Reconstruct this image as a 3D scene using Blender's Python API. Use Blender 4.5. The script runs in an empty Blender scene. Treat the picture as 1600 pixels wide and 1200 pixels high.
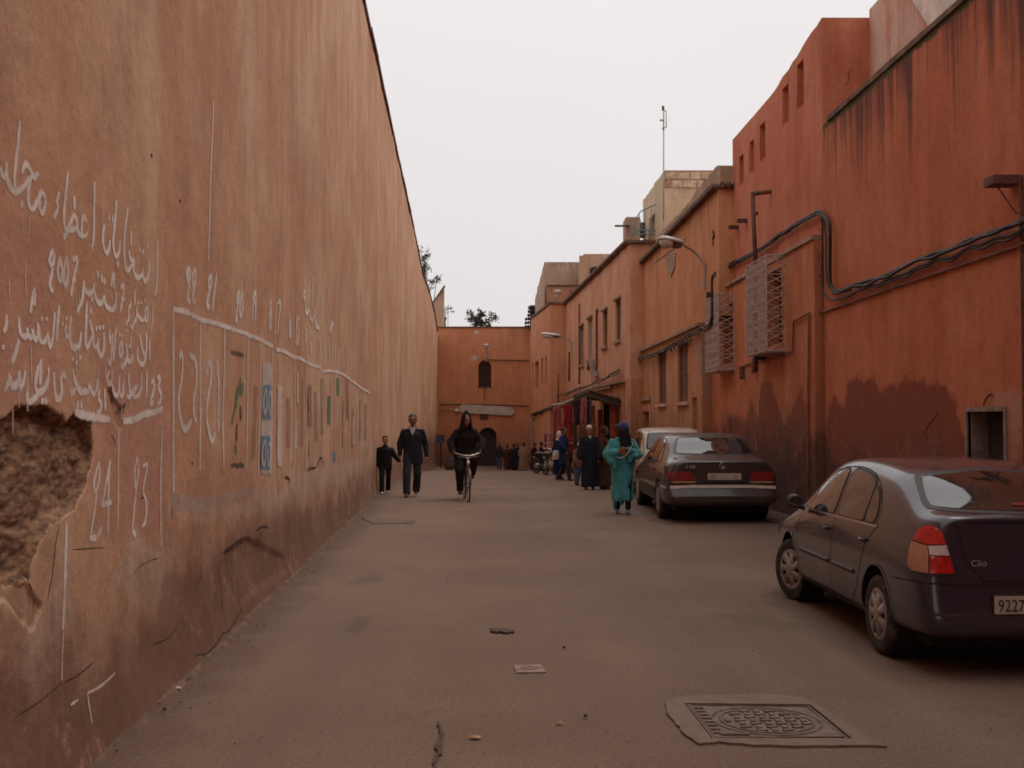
import bpy, bmesh, math, random
from mathutils import Vector, Matrix, noise
from mathutils.bvhtree import BVHTree
from mathutils.geometry import delaunay_2d_cdt
import numpy as np
R = math.radians
random.seed(7)
S = bpy.context.scene
COL = S.collection
# ------------------------------------------------------------------ camera
FPX = 1757.0
PITCH = math.atan(57 / FPX)
CZ = 1.68
cam_d = bpy.data.cameras.new('camera')
cam = bpy.data.objects.new('camera', cam_d)
COL.objects.link(cam)
cam_d.sensor_width = 36
cam_d.lens = FPX / 1600 * 36
cam_d.clip_start = .05
cam_d.clip_end = 3000
cam.location = (0, 0, CZ)
cam.rotation_euler = (R(90) + PITCH, 0, 0)
S.camera = cam
# ------------------------------------------------------------------ sky and sun
SUN_EL, SUN_AZ = R(60), R(62)            # azimuth from +Y towards +X
w = bpy.data.worlds.new('World')
S.world = w
w.use_nodes = True
nt = w.node_tree
nt.nodes.clear()
out = nt.nodes.new('ShaderNodeOutputWorld')
sky = nt.nodes.new('ShaderNodeTexSky')
sky.sky_type = 'NISHITA'
sky.sun_disc = False
sky.sun_elevation = SUN_EL
sky.sun_rotation = SUN_AZ
sky.dust_density = 4
b1 = nt.nodes.new('ShaderNodeBackground')
b1.inputs[1].default_value = .09
nt.links.new(sky.outputs[0], b1.inputs[0])
# overcast cloud layer: near uniform pinkish white, faint mottling, slightly brighter overhead
tc = nt.nodes.new('ShaderNodeTexCoord')
sep = nt.nodes.new('ShaderNodeSeparateXYZ')
nt.links.new(tc.outputs['Generated'], sep.inputs[0])
rmp = nt.nodes.new('ShaderNodeValToRGB')
rmp.color_ramp.elements[0].position = 0
rmp.color_ramp.elements[0].color = (.80, .755, .755, 1)
rmp.color_ramp.elements[1].position = 1
rmp.color_ramp.elements[1].color = (1.12, 1.05, 1.04, 1)
nt.links.new(sep.outputs[2], rmp.inputs[0])
nz = nt.nodes.new('ShaderNodeTexNoise')
nz.inputs['Scale'].default_value = 1.6
nz.inputs['Detail'].default_value = 4
nt.links.new(tc.outputs['Generated'], nz.inputs['Vector'])
mr = nt.nodes.new('ShaderNodeMapRange')
mr.inputs[3].default_value = .93
mr.inputs[4].default_value = 1.06
nt.links.new(nz.outputs[0], mr.inputs[0])
b2 = nt.nodes.new('ShaderNodeBackground')
nt.links.new(rmp.outputs[0], b2.inputs[0])
nt.links.new(mr.outputs[0], b2.inputs[1])
mxs = nt.nodes.new('ShaderNodeMixShader')
mxs.inputs[0].default_value = .93
nt.links.new(b1.outputs[0], mxs.inputs[1])
nt.links.new(b2.outputs[0], mxs.inputs[2])
nt.links.new(mxs.outputs[0], out.inputs[0])
sd = bpy.data.lights.new('sun', 'SUN')
sd.energy = 1.1
sd.angle = R(35)
sd.color = (1, .90, .78)
sun = bpy.data.objects.new('sun', sd)
COL.objects.link(sun)
sdir = Vector((math.sin(SUN_AZ) * math.cos(SUN_EL), math.cos(SUN_AZ) * math.cos(SUN_EL), math.sin(SUN_EL)))
sun.rotation_euler = sdir.to_track_quat('Z', 'Y').to_euler()
sun.location = (0, 0, 60)
S.view_settings.view_transform = 'Standard'
S.view_settings.look = 'None'
S.view_settings.gamma = 1
S.view_settings.exposure = 0
S.view_settings.use_curve_mapping = False
S.render.engine = 'CYCLES'
S.cycles.pixel_filter_type = 'BLACKMAN_HARRIS'
S.cycles.filter_width = 1.75          # the photograph is a little soft

# ------------------------------------------------------------------ pixel geometry of the photograph -> places
def ray(px, py):
    cx = (px - 800) / FPX
    cy = (600 - py) / FPX
    c, s = math.cos(PITCH), math.sin(PITCH)
    return cx, c - cy * s, s + cy * c
def P(px, py, Y):
    x, y, z = ray(px, py)
    k = Y / y
    return Vector((x * k, Y, CZ + z * k))
GP = [(-60, 0), (25, 0), (30, -.09), (37, -.25), (45, -.44), (53, -.7), (60, -1.02), (68, -1.36), (78, -1.47), (400, -1.5)]
def gz(Y):
    for (a, za), (b, zb) in zip(GP, GP[1:]):
        if Y <= b:
            if Y < a: return za
            return za + (zb - za) * (Y - a) / (b - a)
    return GP[-1][1]
def G(px, py):
    Y = 10
    for i in range(12):
        x, y, z = ray(px, py)
        k = (gz(Y) - CZ) / z
        Y = .5 * Y + .5 * y * k if i > 3 else y * k
    return Vector((x * k, y * k, gz(y * k)))
def RW(px, py, a=5.5, s=-.022):          # a point on a right-hand wall  x = a + s*Y
    x, y, z = ray(px, py)
    k = a / (x - s * y)
    return Vector((x * k, y * k, CZ + z * k))
def LW(px, py):                           # a point on the left wall -> (Y, z)
    x, y, z = ray(px, py)
    k = -1.83 / (x + .05 * y)
    return y * k, CZ + z * k

# ------------------------------------------------------------------ materials
class NM:
    def __init__(s, name):
        s.m = bpy.data.materials.new(name)
        s.m.use_nodes = True
        s.nt = s.m.node_tree
        s.b = s.nt.nodes['Principled BSDF']
        s._pos = None
    def n(s, t, **k):
        x = s.nt.nodes.new(t)
        for a, v in k.items(): setattr(x, a, v)
        return x
    def l(s, a, b): s.nt.links.new(a, b)
    def pos(s, obj=False):
        if s._pos is None:
            if obj: s._pos = s.n('ShaderNodeTexCoord').outputs['Object']
            else: s._pos = s.n('ShaderNodeNewGeometry').outputs['Position']
        return s._pos
    def noise(s, scale, det=4, rough=.55, vec=(1, 1, 1), dist=0, obj=False):
        mp = s.n('ShaderNodeMapping')
        mp.inputs['Scale'].default_value = vec
        s.l(s.pos(obj), mp.inputs[0])
        t = s.n('ShaderNodeTexNoise')
        t.inputs['Scale'].default_value = scale
        t.inputs['Detail'].default_value = det
        t.inputs['Roughness'].default_value = rough
        t.inputs['Distortion'].default_value = dist
        s.l(mp.outputs[0], t.inputs['Vector'])
        return t.outputs[0]
    def mr(s, v, a, b, c=0, d=1, smooth=True):
        t = s.n('ShaderNodeMapRange')
        if smooth: t.interpolation_type = 'SMOOTHSTEP'
        s.l(v, t.inputs[0])
        for i, q in enumerate((a, b, c, d)): t.inputs[i + 1].default_value = q
        return t.outputs[0]
    def math(s, op, a, b=None, clamp=False):
        t = s.n('ShaderNodeMath', operation=op, use_clamp=clamp)
        for i, q in enumerate((a, b)):
            if q is None: continue
            if isinstance(q, (int, float)): t.inputs[i].default_value = q
            else: s.l(q, t.inputs[i])
        return t.outputs[0]
    def mix(s, f, a, b, mode='MIX'):
        t = s.n('ShaderNodeMix', data_type='RGBA', blend_type=mode)
        if isinstance(f, (int, float)): t.inputs[0].default_value = f
        else: s.l(f, t.inputs[0])
        for i, q in ((6, a), (7, b)):
            if isinstance(q, (tuple, list)): t.inputs[i].default_value = (*q[:3], 1)
            else: s.l(q, t.inputs[i])
        return t.outputs[2]
    def attr(s, name):
        t = s.n('ShaderNodeAttribute')
        t.attribute_name = name
        return t.outputs['Fac']
    def bump(s, h, st=.3, d=.01, prev=None):
        t = s.n('ShaderNodeBump')
        t.inputs['Strength'].default_value = st
        t.inputs['Distance'].default_value = d
        s.l(h, t.inputs['Height'])
        if prev: s.l(prev, t.inputs['Normal'])
        s.l(t.outputs[0], s.b.inputs['Normal'])
        return t.outputs[0]
    def col(s, c):
        if isinstance(c, (tuple, list)): s.b.inputs['Base Color'].default_value = (*c[:3], 1)
        else: s.l(c, s.b.inputs['Base Color'])
    def rough(s, r):
        if isinstance(r, (int, float)): s.b.inputs['Roughness'].default_value = r
        else: s.l(r, s.b.inputs['Roughness'])

def solid(name, c, rough=.7, var=.25, scale=8, metal=0, bump=.1, spec=.5, obj=True, grime=None):
    m = NM(name)
    n1 = m.noise(scale, 5, obj=obj)
    f = m.mr(n1, .3, .7)
    a = tuple(x * (1 - var) for x in c)
    b = tuple(min(1, x * (1 + var)) for x in c)
    cc = m.mix(f, a, b)
    if grime:
        g = m.mr(m.noise(scale * .5, 6, .65, obj=obj), .5, .68)
        cc = m.mix(g, cc, grime)
    m.col(cc)
    m.rough(rough)
    m.b.inputs['Metallic'].default_value = metal
    m.b.inputs['Specular IOR Level'].default_value = spec
    if bump: m.bump(m.noise(scale * 9, 3, obj=obj), bump, .004)
    return m.m

def plaster(name, c1, c2, streak=None, sk=.5, damp=None, zoff=0, damph=.7, layers=(), top=None, rub=None, ax=(1, 1, 1)):
    m = NM(name)
    big = m.mr(m.noise(.55, 6, .6), .36, .66)
    c = m.mix(big, c1, c2)
    mid = m.mr(m.noise(2.3, 6, .65, (1, 1, .55)), .42, .72)
    c = m.mix(m.math('MULTIPLY', mid, .42), c, tuple(x * .62 for x in c1))
    pale = m.mr(m.noise(1.1, 7, .7, (1, 1, .8)), .56, .74)
    c = m.mix(m.math('MULTIPLY', pale, .3), c, tuple(min(1, x * 1.35 + .03) for x in c2))
    st = m.noise(1.7, 7, .68, (1, 1, .11), .4)
    if streak:
        f = m.math('MULTIPLY', m.mr(st, .44, .70), sk)
        c = m.mix(f, c, streak)
        st2 = m.noise(3.1, 7, .72, (1, 1, .14), .6)
        f = m.math('MULTIPLY', m.mr(st2, .48, .72), sk * .55)
        c = m.mix(f, c, tuple(min(1, x * 1.3 + .02) for x in c2))
    z = m.n('ShaderNodeSeparateXYZ')
    m.l(m.pos(), z.inputs[0])
    if top:                                        # (z0, depth, colour, strength): rain-run dirt below a coping
        z0, dp, tcol, ts = top
        runs = m.noise(2.6, 6, .7, (1, 1, .035))
        h = m.math('SUBTRACT', z0, z.outputs[2])
        hh = m.math('DIVIDE', h, dp)
        v = m.math('SUBTRACT', m.mr(runs, .40, .68, .02, 1.25, False), hh)
        f = m.math('MULTIPLY', m.mr(v, -.08, .8), ts)
        c = m.mix(f, c, tcol)
    for nm, lc, ls, e0, e1 in layers:
        a = m.attr(nm)
        v = m.math('ADD', a, m.mr(m.noise(4, 7, .72), .25, .75, -.38, .38, False))
        f = m.math('MULTIPLY', m.mr(v, e0, e1), ls)
        if isinstance(lc, tuple) and len(lc) == 2:
            lc = m.mix(m.mr(m.noise(26, 7, .8, (1, .30, 1)), .36, .60), lc[0], lc[1])
        c = m.mix(f, c, lc)
    if damp:
        dn = m.mr(m.noise(1.3, 6, .65), .3, .7, -.45, .55, False)
        zz = m.math('ADD', z.outputs[2], dn)
        f = m.mr(zz, zoff + damph * .2, zoff + damph * 1.5, .78, 0)
        f2 = m.mr(m.math('ADD', z.outputs[2], m.mr(m.noise(.9, 7, .75), .3, .7, -.7, .7, False)), zoff + damph * .6, zoff + damph * 2.6, .48, 0)
        c = m.mix(f2, c, tuple(x * 1.35 + .02 for x in damp))
        c = m.mix(f, c, damp)
        sc = m.mr(m.noise(3.2, 7, .8), .54, .74)
        f3 = m.math('MULTIPLY', sc, m.mr(z.outputs[2], zoff + damph * .8, zoff + damph * 2.8, .55, 0))
        c = m.mix(f3, c, tuple(min(1, x * 1.1 + .03) for x in c2))
    blot = m.mr(m.noise(8, 6, .75), .3, .7, .82, 1.2, False)
    c = m.mix(.55, c, m.mix(m.math('MULTIPLY', blot, .5), (0, 0, 0), (1, 1, 1)), 'OVERLAY')
    fine = m.noise(34, 5, .7)
    c = m.mix(.35, c, m.mix(fine, (.25, .25, .25), (.85, .85, .85)), 'OVERLAY')
    m.col(c)
    m.rough(.93)
    m.b.inputs['Specular IOR Level'].default_value = .25
    bn = m.bump(m.noise(60, 5, .7), .35, .004)
    m.bump(m.noise(5, 6, .65), .5, .03, bn)
    return m.m

def paint_strokes(name, c, cover=.5, rough=.9):     # brushed limewash that lets the plaster show
    m = NM(name)
    m.col(m.mix(m.mr(m.noise(20, 4), .3, .7), tuple(x * .82 for x in c), c))
    m.rough(rough)
    uv = m.n('ShaderNodeUVMap')
    sp = m.n('ShaderNodeSeparateXYZ')
    m.l(uv.outputs[0], sp.inputs[0])
    e = m.math('SUBTRACT', 1, m.math('ABSOLUTE', sp.outputs[1]))
    n = m.mr(m.noise(26, 5, .7, (1, 1, .6)), .25, .75, -.5, .45, False)
    a = m.mr(m.math('ADD', m.math('MULTIPLY', e, 1.6), n), .05, 1.0, 0, cover)
    big = m.mr(m.noise(3, 5, .6), .3, .7, .55, 1.1, False)
    a = m.math('MULTIPLY', a, big, True)
    m.l(a, m.b.inputs['Alpha'])
    return m.m

def glass(name, c=(.012, .015, .016), rough=.04):
    m = NM(name)
    m.col(m.mix(m.mr(m.noise(2, 3, obj=True), .4, .6), c, tuple(x * 1.6 for x in c)))
    m.rough(m.mr(m.noise(7, 4, obj=True), .3, .8, rough, rough + .08))
    m.b.inputs['Specular IOR Level'].default_value = .9
    m.b.inputs['Coat Weight'].default_value = .6
    m.b.inputs['Coat Roughness'].default_value = .03
    return m.m

def carpaint(name, c, dust, dustc, metal=.2, rough=.35):
    m = NM(name)
    g = m.n('ShaderNodeNewGeometry')
    s_ = m.n('ShaderNodeSeparateXYZ')
    m.l(g.outputs['Normal'], s_.inputs[0])
    n = m.mr(m.noise(3, 6, .7, obj=True), .3, .7, .25, 1, False)
    up = m.mr(s_.outputs[2], .15, .95)
    f = m.math('MULTIPLY', m.math('ADD', m.math('MULTIPLY', up, .6), .25), m.math('MULTIPLY', n, dust), True)
    s2 = m.n('ShaderNodeSeparateXYZ')
    tcn = m.n('ShaderNodeTexCoord')
    m.l(tcn.outputs['Object'], s2.inputs[0])
    low = m.mr(m.math('ADD', s2.outputs[2], m.mr(m.noise(2, 5, obj=True), .3, .7, -.15, .15, False)), .25, .75, dust * .7, 0)
    f = m.math('MAXIMUM', f, low)
    m.col(m.mix(f, c, dustc))
    m.rough(m.mr(f, 0, 1, rough, .8))
    m.l(m.mr(f, 0, 1, metal, 0), m.b.inputs['Metallic'])
    m.l(m.mr(f, 0, .7, .9, .0), m.b.inputs['Coat Weight'])
    m.b.inputs['Coat Roughness'].default_value = .08
    m.bump(m.noise(90, 2, obj=True), .03, .002)
    return m.m

def cloth(name, c, var=.2, sheen=.3, scale=14, stripes=None):
    m = NM(name)
    if max(c) < .09: sheen = 0
    cc = m.mix(m.mr(m.noise(scale, 5, .6, (1, 1, .4), obj=True), .3, .7), tuple(x * (1 - var) for x in c), tuple(x * (1 + var) for x in c))
    if stripes:
        t = m.n('ShaderNodeTexWave')
        t.inputs['Scale'].default_value = stripes[0]
        t.inputs['Distortion'].default_value = 2
        t.inputs['Detail'].default_value = 3
        m.l(m.pos(True), t.inputs['Vector'])
        cc = m.mix(m.mr(t.outputs[1], .55, .8), cc, stripes[1])
    m.col(cc)
    m.rough(.9)
    m.b.inputs['Sheen Weight'].default_value = sheen
    m.b.inputs['Specular IOR Level'].default_value = .2
    m.bump(m.noise(70, 3, obj=True), .2, .004)
    return m.m

# ------------------------------------------------------------------ mesh helpers
class MB:
    def __init__(s): s.v = []; s.f = []; s.uv = None; s.at = {}
    def add(s, vs, fs):
        o = len(s.v)
        s.v += [tuple(v) for v in vs]
        s.f += [tuple(i + o for i in f) for f in fs]
        return s
    def box(s, c, d, rz=0, rx=0, ry=0, M=None):
        m = M or (Matrix.Translation(c) @ Matrix.Rotation(rz, 4, 'Z') @ Matrix.Rotation(ry, 4, 'Y') @ Matrix.Rotation(rx, 4, 'X'))
        vs = [m @ Vector((x * d[0] / 2, y * d[1] / 2, z * d[2] / 2)) for x in (-1, 1) for y in (-1, 1) for z in (-1, 1)]
        return s.add(vs, [(0, 1, 3, 2), (4, 6, 7, 5), (0, 4, 5, 1), (2, 3, 7, 6), (0, 2, 6, 4), (1, 5, 7, 3)])
    def bbox(s, a, b):
        return s.box([(a[i] + b[i]) / 2 for i in range(3)], [abs(b[i] - a[i]) for i in range(3)])
    def bbox8(s, f, u0, u1, z0, z1, d0, d1):        # box in wall coordinates
        vs = [f(u, z, d) for u in (u0, u1) for d in (d0, d1) for z in (z0, z1)]
        return s.add(vs, [(0, 1, 3, 2), (4, 6, 7, 5), (0, 4, 5, 1), (2, 3, 7, 6), (0, 2, 6, 4), (1, 5, 7, 3)])
    def ring(s, c, ax, r, n, ph=0, ref=None):
        ax = Vector(ax).normalized()
        a = ref or Vector((0, 0, 1))
        if abs(ax.dot(a)) > .95: a = Vector((1, 0, 0))
        u = ax.cross(a).normalized()
        v = ax.cross(u)
        return [Vector(c) + (u * math.cos(ph + 2 * math.pi * i / n) + v * math.sin(ph + 2 * math.pi * i / n)) * r for i in range(n)]
    def rings(s, rs, cap=True):
        n = len(rs[0]); vs = []; fs = []
        for r in rs: vs += r
        for k in range(len(rs) - 1):
            for i in range(n):
                j = (i + 1) % n
                fs.append((k * n + i, k * n + j, (k + 1) * n + j, (k + 1) * n + i))
        if cap:
            fs.append(tuple(range(n))[::-1])
            fs.append(tuple(range((len(rs) - 1) * n, len(rs) * n)))
        return s.add(vs, fs)
    def tube(s, pts, r, n=8, cap=True):
        pts = [Vector(p) for p in pts]
        rr = r if isinstance(r, (list, tuple)) else [r] * len(pts)
        rs = []
        for i, p in enumerate(pts):
            a = pts[max(0, i - 1)]; b = pts[min(len(pts) - 1, i + 1)]
            d = (b - a)
            if d.length < 1e-6: d = Vector((0, 0, 1))
            rs.append(s.ring(p, d, rr[i], n))
        # keep rings untwisted
        for k in range(1, len(rs)):
            best = min(range(n), key=lambda q: (rs[k][q] - pts[k] - (rs[k - 1][0] - pts[k - 1])).length)
            rs[k] = rs[k][best:] + rs[k][:best]
        return s.rings(rs, cap)
    def caps(s, p0, r0, p1, r1, n=10):
        p0 = Vector(p0); p1 = Vector(p1)
        d = (p1 - p0)
        if d.length < 1e-5: d = Vector((0, 0, 1e-3))
        d.normalize()
        rs = []
        for k in (75, 45, 15): rs.append(s.ring(p0 - d * r0 * math.sin(R(k)), d, r0 * math.cos(R(k)), n))
        for k in (15, 45, 75): rs.append(s.ring(p1 + d * r1 * math.sin(R(k)), d, r1 * math.cos(R(k)), n))
        return s.rings(rs)
    def ell(s, c, r, M=None, n=14, m=9):
        vs = []
        M = M or Matrix.Identity(3)
        rs = []
        for k in range(1, m):
            t = math.pi * k / m
            rs.append([Vector(c) + M @ Vector((r[0] * math.sin(t) * math.cos(2 * math.pi * i / n), r[1] * math.sin(t) * math.sin(2 * math.pi * i / n), r[2] * math.cos(t))) for i in range(n)])
        rs[0] = rs[0]
        return s.rings(rs)
    def loft(s, rr, n=28, k=7, ph=.6):   # rings (cx,cy,cz,rx,ry,fold)
        rs = []
        for (cx, cy, cz, rx, ry, fo) in rr:
            ring = []
            for i in range(n):
                t = 2 * math.pi * i / n
                q = 1 + fo * (math.sin(k * t + ph) + .5 * math.sin((k * 2 - 3) * t + ph * 3))
                ring.append(Vector((cx + rx * q * math.cos(t), cy + ry * q * math.sin(t), cz)))
            rs.append(ring)
        return s.rings(rs)
    def lathe(s, prof, c, ax='X', n=24, cap=False):
        rs = []
        for r, h in prof:
            ring = []
            for i in range(n):
                t = 2 * math.pi * i / n
                if ax == 'X': p = (h, r * math.cos(t), r * math.sin(t))
                elif ax == 'Y': p = (r * math.cos(t), h, r * math.sin(t))
                else: p = (r * math.cos(t), r * math.sin(t), h)
                ring.append(Vector(c) + Vector(p))
            rs.append(ring)
        return s.rings(rs, cap)
    def prism(s, poly, f0, f1):          # poly 2D; f0,f1 map (a,b)->3D for the two faces
        n = len(poly)
        vs = [f0(*p) for p in poly] + [f1(*p) for p in poly]
        fs = [tuple(range(n)), tuple(range(2 * n - 1, n - 1, -1))] + [(i, (i + 1) % n, n + (i + 1) % n, n + i) for i in range(n)]
        return s.add(vs, fs)
    def mesh(s, name, smooth=False, fix=True):
        me = bpy.data.meshes.new(name)
        me.from_pydata(s.v, [], s.f)
        if s.uv:
            ul = me.uv_layers.new(name='UVMap')
            for li, l in enumerate(me.loops): ul.data[li].uv = s.uv[l.vertex_index]
        for k, a in s.at.items():
            at = me.attributes.new(k, 'FLOAT', 'POINT')
            at.data.foreach_set('value', np.asarray(a, dtype=np.float32))
        if fix:
            bm = bmesh.new(); bm.from_mesh(me)
            bmesh.ops.recalc_face_normals(bm, faces=bm.faces)
            bm.to_mesh(me); bm.free()
        if smooth: me.polygons.foreach_set('use_smooth', [True] * len(me.polygons))
        me.update()
        return me
    def build(s, name, mat, parent=None, smooth=False, label=None, world=False, fix=True, origin=None):
        me = s.mesh(name, smooth, fix)
        me.materials.append(mat)
        return link(name, me, parent, label, world, origin)
ROOTM = {}
def link(name, me, parent=None, label=None, world=False, origin=None):
    o = bpy.data.objects.new(name, me)
    COL.objects.link(o)
    if parent:
        o.parent = parent
        if world:
            p = parent; M = Matrix.Identity(4)
            while p is not None: M = p.matrix_basis @ M; p = p.parent
            me.transform(M.inverted())
    elif origin is not None:
        me.transform(Matrix.Translation(-Vector(origin)))
        o.location = origin
    if label: o['label'] = label
    return o
def thing(name, label, cat, loc=(0, 0, 0), rz=0, group=None):
    o = bpy.data.objects.new(name, None)
    COL.objects.link(o)
    o.empty_display_size = .2
    o.location = loc; o.rotation_euler = (0, 0, rz)
    o['label'] = label; o['category'] = cat
    if group: o['group'] = group
    return o
def tag(o, label, cat, group=None):
    o['label'] = label; o['category'] = cat
    if group: o['group'] = group
    return o
TMP = bpy.data.scenes.new('workbench')          # small side scene in which modifiers are applied, removed at the end
def tmp_dg():
    with bpy.context.temp_override(scene=TMP, view_layer=TMP.view_layers[0]):
        dg = bpy.context.evaluated_depsgraph_get()
        dg.update()
    return dg
def modded(mb_or_me, mods, name):
    me = mb_or_me.mesh(name) if isinstance(mb_or_me, MB) else mb_or_me
    o = bpy.data.objects.new('tmp', me)
    TMP.collection.objects.link(o)
    for t, kw in mods:
        m = o.modifiers.new(t, t)
        for a, v in kw.items(): setattr(m, a, v)
    dg = tmp_dg()
    me2 = bpy.data.meshes.new_from_object(o.evaluated_get(dg))
    bpy.data.objects.remove(o)
    me2.name = name
    return me2
def fuse(mb, name, mat, parent, voxel=.012, smooth=3, fold=0, label=None, dec=None):
    mods = [('REMESH', dict(mode='VOXEL', voxel_size=voxel, use_smooth_shade=True)), ('SMOOTH', dict(iterations=smooth, factor=.5))]
    if dec: mods.append(('DECIMATE', dict(ratio=dec)))
    me = modded(mb, mods, name)
    if fold:
        nn = [v.normal.copy() for v in me.vertices]; oo = []
        for v, n_ in zip(me.vertices, nn):
            p = v.co
            q = noise.noise(Vector((p.x * 9, p.y * 9, p.z * 2.2))) + .6 * noise.noise(Vector((p.x * 22, p.y * 22, p.z * 7 + 5)))
            oo += list(p + n_ * q * fold)
        me.vertices.foreach_set('co', oo)
    me.polygons.foreach_set('use_smooth', [True] * len(me.polygons))
    me.materials.clear(); me.materials.append(mat)
    me.update()
    return link(name, me, parent, label)

def inpoly(x, y, poly):
    c = False; n = len(poly); j = n - 1
    for i in range(n):
        xi, yi = poly[i]; xj, yj = poly[j]
        if (yi > y) != (yj > y) and x < (xj - xi) * (y - yi) / (yj - yi) + xi: c = not c
        j = i
    return c
def sdf_poly(X, Y, poly):                # numpy signed distance, inside negative
    X = np.asarray(X); Y = np.asarray(Y)
    d = np.full(X.shape, 1e9); ins = np.zeros(X.shape, bool); n = len(poly)
    for i in range(n):
        x0, y0 = poly[i]; x1, y1 = poly[(i + 1) % n]
        ex, ey = x1 - x0, y1 - y0
        t = np.clip(((X - x0) * ex + (Y - y0) * ey) / (ex * ex + ey * ey + 1e-12), 0, 1)
        d = np.minimum(d, np.hypot(X - x0 - t * ex, Y - y0 - t * ey))
        if abs(ey) > 1e-9:
            cr = ((y0 > Y) != (y1 > Y)) & (X < ex * (Y - y0) / ey + x0)
            ins ^= cr
    return np.where(ins, -d, d)
def smoothline(pts, k=4):
    pts = [Vector(p) for p in pts]
    if len(pts) < 3: return pts
    o = []
    for i in range(len(pts) - 1):
        p0 = pts[max(0, i - 1)]; p1 = pts[i]; p2 = pts[i + 1]; p3 = pts[min(len(pts) - 1, i + 2)]
        for q in range(k):
            t = q / k
            o.append(.5 * ((2 * p1) + (p2 - p0) * t + (2 * p0 - 5 * p1 + 4 * p2 - p3) * t * t + (3 * p1 - p0 - 3 * p2 + p3) * t ** 3))
    o.append(pts[-1])
    return o
# text in the built-in font, as a flat mesh of its own
def textmesh(txt, size, name, sx=1.0, ext=.0):
    cu = bpy.data.curves.new(name, 'FONT')
    cu.body = txt; cu.size = size; cu.align_x = 'LEFT'; cu.extrude = ext; cu.resolution_u = 3
    o = bpy.data.objects.new('tmp', cu)
    TMP.collection.objects.link(o)
    dg = tmp_dg()
    me = bpy.data.meshes.new_from_object(o.evaluated_get(dg))
    bpy.data.objects.remove(o)
    me.transform(Matrix.Scale(sx, 4, (1, 0, 0)))
    me.name = name
    return me
# ------------------------------------------------------------------ colours
M = {}
M['left'] = plaster('ochre_pink_plaster', (.458, .238, .142), (.56, .352, .232), streak=(.40, .185, .098), sk=.42,
    damp=(.135, .066, .042), zoff=.02, damph=.62,
    layers=[('pink', (.43, .215, .15), .6, .2, .8), ('pale', (.52, .40, .31), .5, .25, .8), ('dark', (.17, .09, .06), .7, .25, .8), ('hole', ((.06, .03, .02), (.30, .175, .10)), 1, .35, .65)])
M['red'] = plaster('brick_red_limewash', (.46, .135, .066), (.52, .18, .095), streak=(.36, .10, .05), sk=.4,
    damp=(.10, .045, .033), zoff=.85, damph=.35, top=(6.6, 2.1, (.085, .036, .032), .88),
    layers=[('stain', (.19, .05, .026), .85, .3, .6), ('pale', (.42, .23, .16), .7, .3, .7), ('moss', (.075, .07, .03), 1, .3, .6)])
M['redup'] = plaster('red_limewash_upper', (.50, .155, .085), (.56, .21, .125), streak=(.28, .085, .05), sk=.45, top=(8.6, .5, (.16, .08, .06), .6))
M['redlow'] = plaster('orange_red_limewash', (.48, .155, .072), (.54, .21, .108), streak=(.27, .085, .045), sk=.5, damp=(.10, .047, .035), zoff=1.0, damph=.4,
    layers=[('stain', (.20, .055, .03), .8, .3, .6), ('moss', (.12, .11, .05), .8, .3, .6)])
M['ochre'] = plaster('orange_ochre_plaster', (.54, .225, .105), (.60, .29, .15), streak=(.33, .12, .06), sk=.4, top=(7.0, .9, (.22, .12, .08), .6))
M['ochlow'] = plaster('worn_ochre_plaster', (.49, .215, .105), (.56, .30, .17), streak=(.30, .12, .06), sk=.6, damp=(.19, .085, .05), zoff=.5, damph=.9,
    layers=[('moss', (.16, .17, .06), .9, .3, .6), ('stain', (.24, .10, .055), .8, .3, .6), ('pale', (.30, .23, .18), .7, .3, .7)])
M['salmon'] = plaster('salmon_plaster', (.58, .28, .165), (.64, .38, .25), streak=(.38, .16, .09), sk=.35, top=(7.7, .5, (.27, .16, .11), .5))
M['orange'] = plaster('plain_orange_plaster', (.57, .245, .125), (.61, .30, .165), streak=(.37, .14, .07), sk=.3, damp=(.24, .10, .06), zoff=-1.3, damph=.8)
M['endwall'] = plaster('terracotta_plaster', (.55, .225, .112), (.59, .265, .14), streak=(.38, .14, .07), sk=.25, damp=(.2, .085, .055), zoff=-1.2, damph=1.2)
M['cream'] = plaster('cream_render', (.55, .42, .28), (.62, .49, .35), streak=(.42, .30, .2), sk=.5)
M['tan'] = plaster('weathered_tan_render', (.40, .27, .19), (.50, .36, .26), streak=(.28, .17, .12), sk=.5, top=(10.8, .8, (.2, .13, .1), .6))
M['pinkgrey'] = plaster('faded_pink_render', (.54, .28, .20), (.62, .44, .35), streak=(.50, .17, .10), sk=.8)
M['parapet'] = plaster('weathered_parapet', (.34, .22, .14), (.44, .31, .21), streak=(.2, .12, .08), sk=.6)
M['coping'] = solid('dirty_coping', (.14, .075, .05), .9, .4, 4)
M['dark'] = solid('dark_interior', (.03, .018, .014), .9, .3)
M['iron'] = solid('grey_painted_iron', (.44, .35, .32), .6, .25, 20, metal=.1)
M['rust'] = solid('rusty_iron', (.14, .065, .045), .8, .35, 15)
M['wood'] = solid('dark_wood', (.07, .04, .028), .75, .4, 12)
M['shutter'] = solid('brown_shutter', (.17, .065, .04), .7, .3, 12)
M['shutterg'] = solid('grey_shutter', (.36, .29, .26), .7, .2, 12)
M['cable'] = solid('black_cable', (.03, .018, .018), .6, .3, 10)
M['pipe'] = solid('painted_red_pipe', (.20, .075, .045), .7, .3, 6)
M['teal'] = solid('teal_iron', (.12, .28, .32), .5, .2, 10)
M['steel'] = solid('galvanised_steel', (.36, .33, .31), .5, .15, 20, metal=.3)
M['lampw'] = solid('lamp_shell_grey', (.50, .47, .45), .4, .12, 5)
M['lampg'] = solid('lamp_bowl', (.55, .45, .40), .25, .15, 5)
M['plankgrey'] = solid('faded_white_board', (.52, .45, .38), .8, .15, 3)
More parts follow.
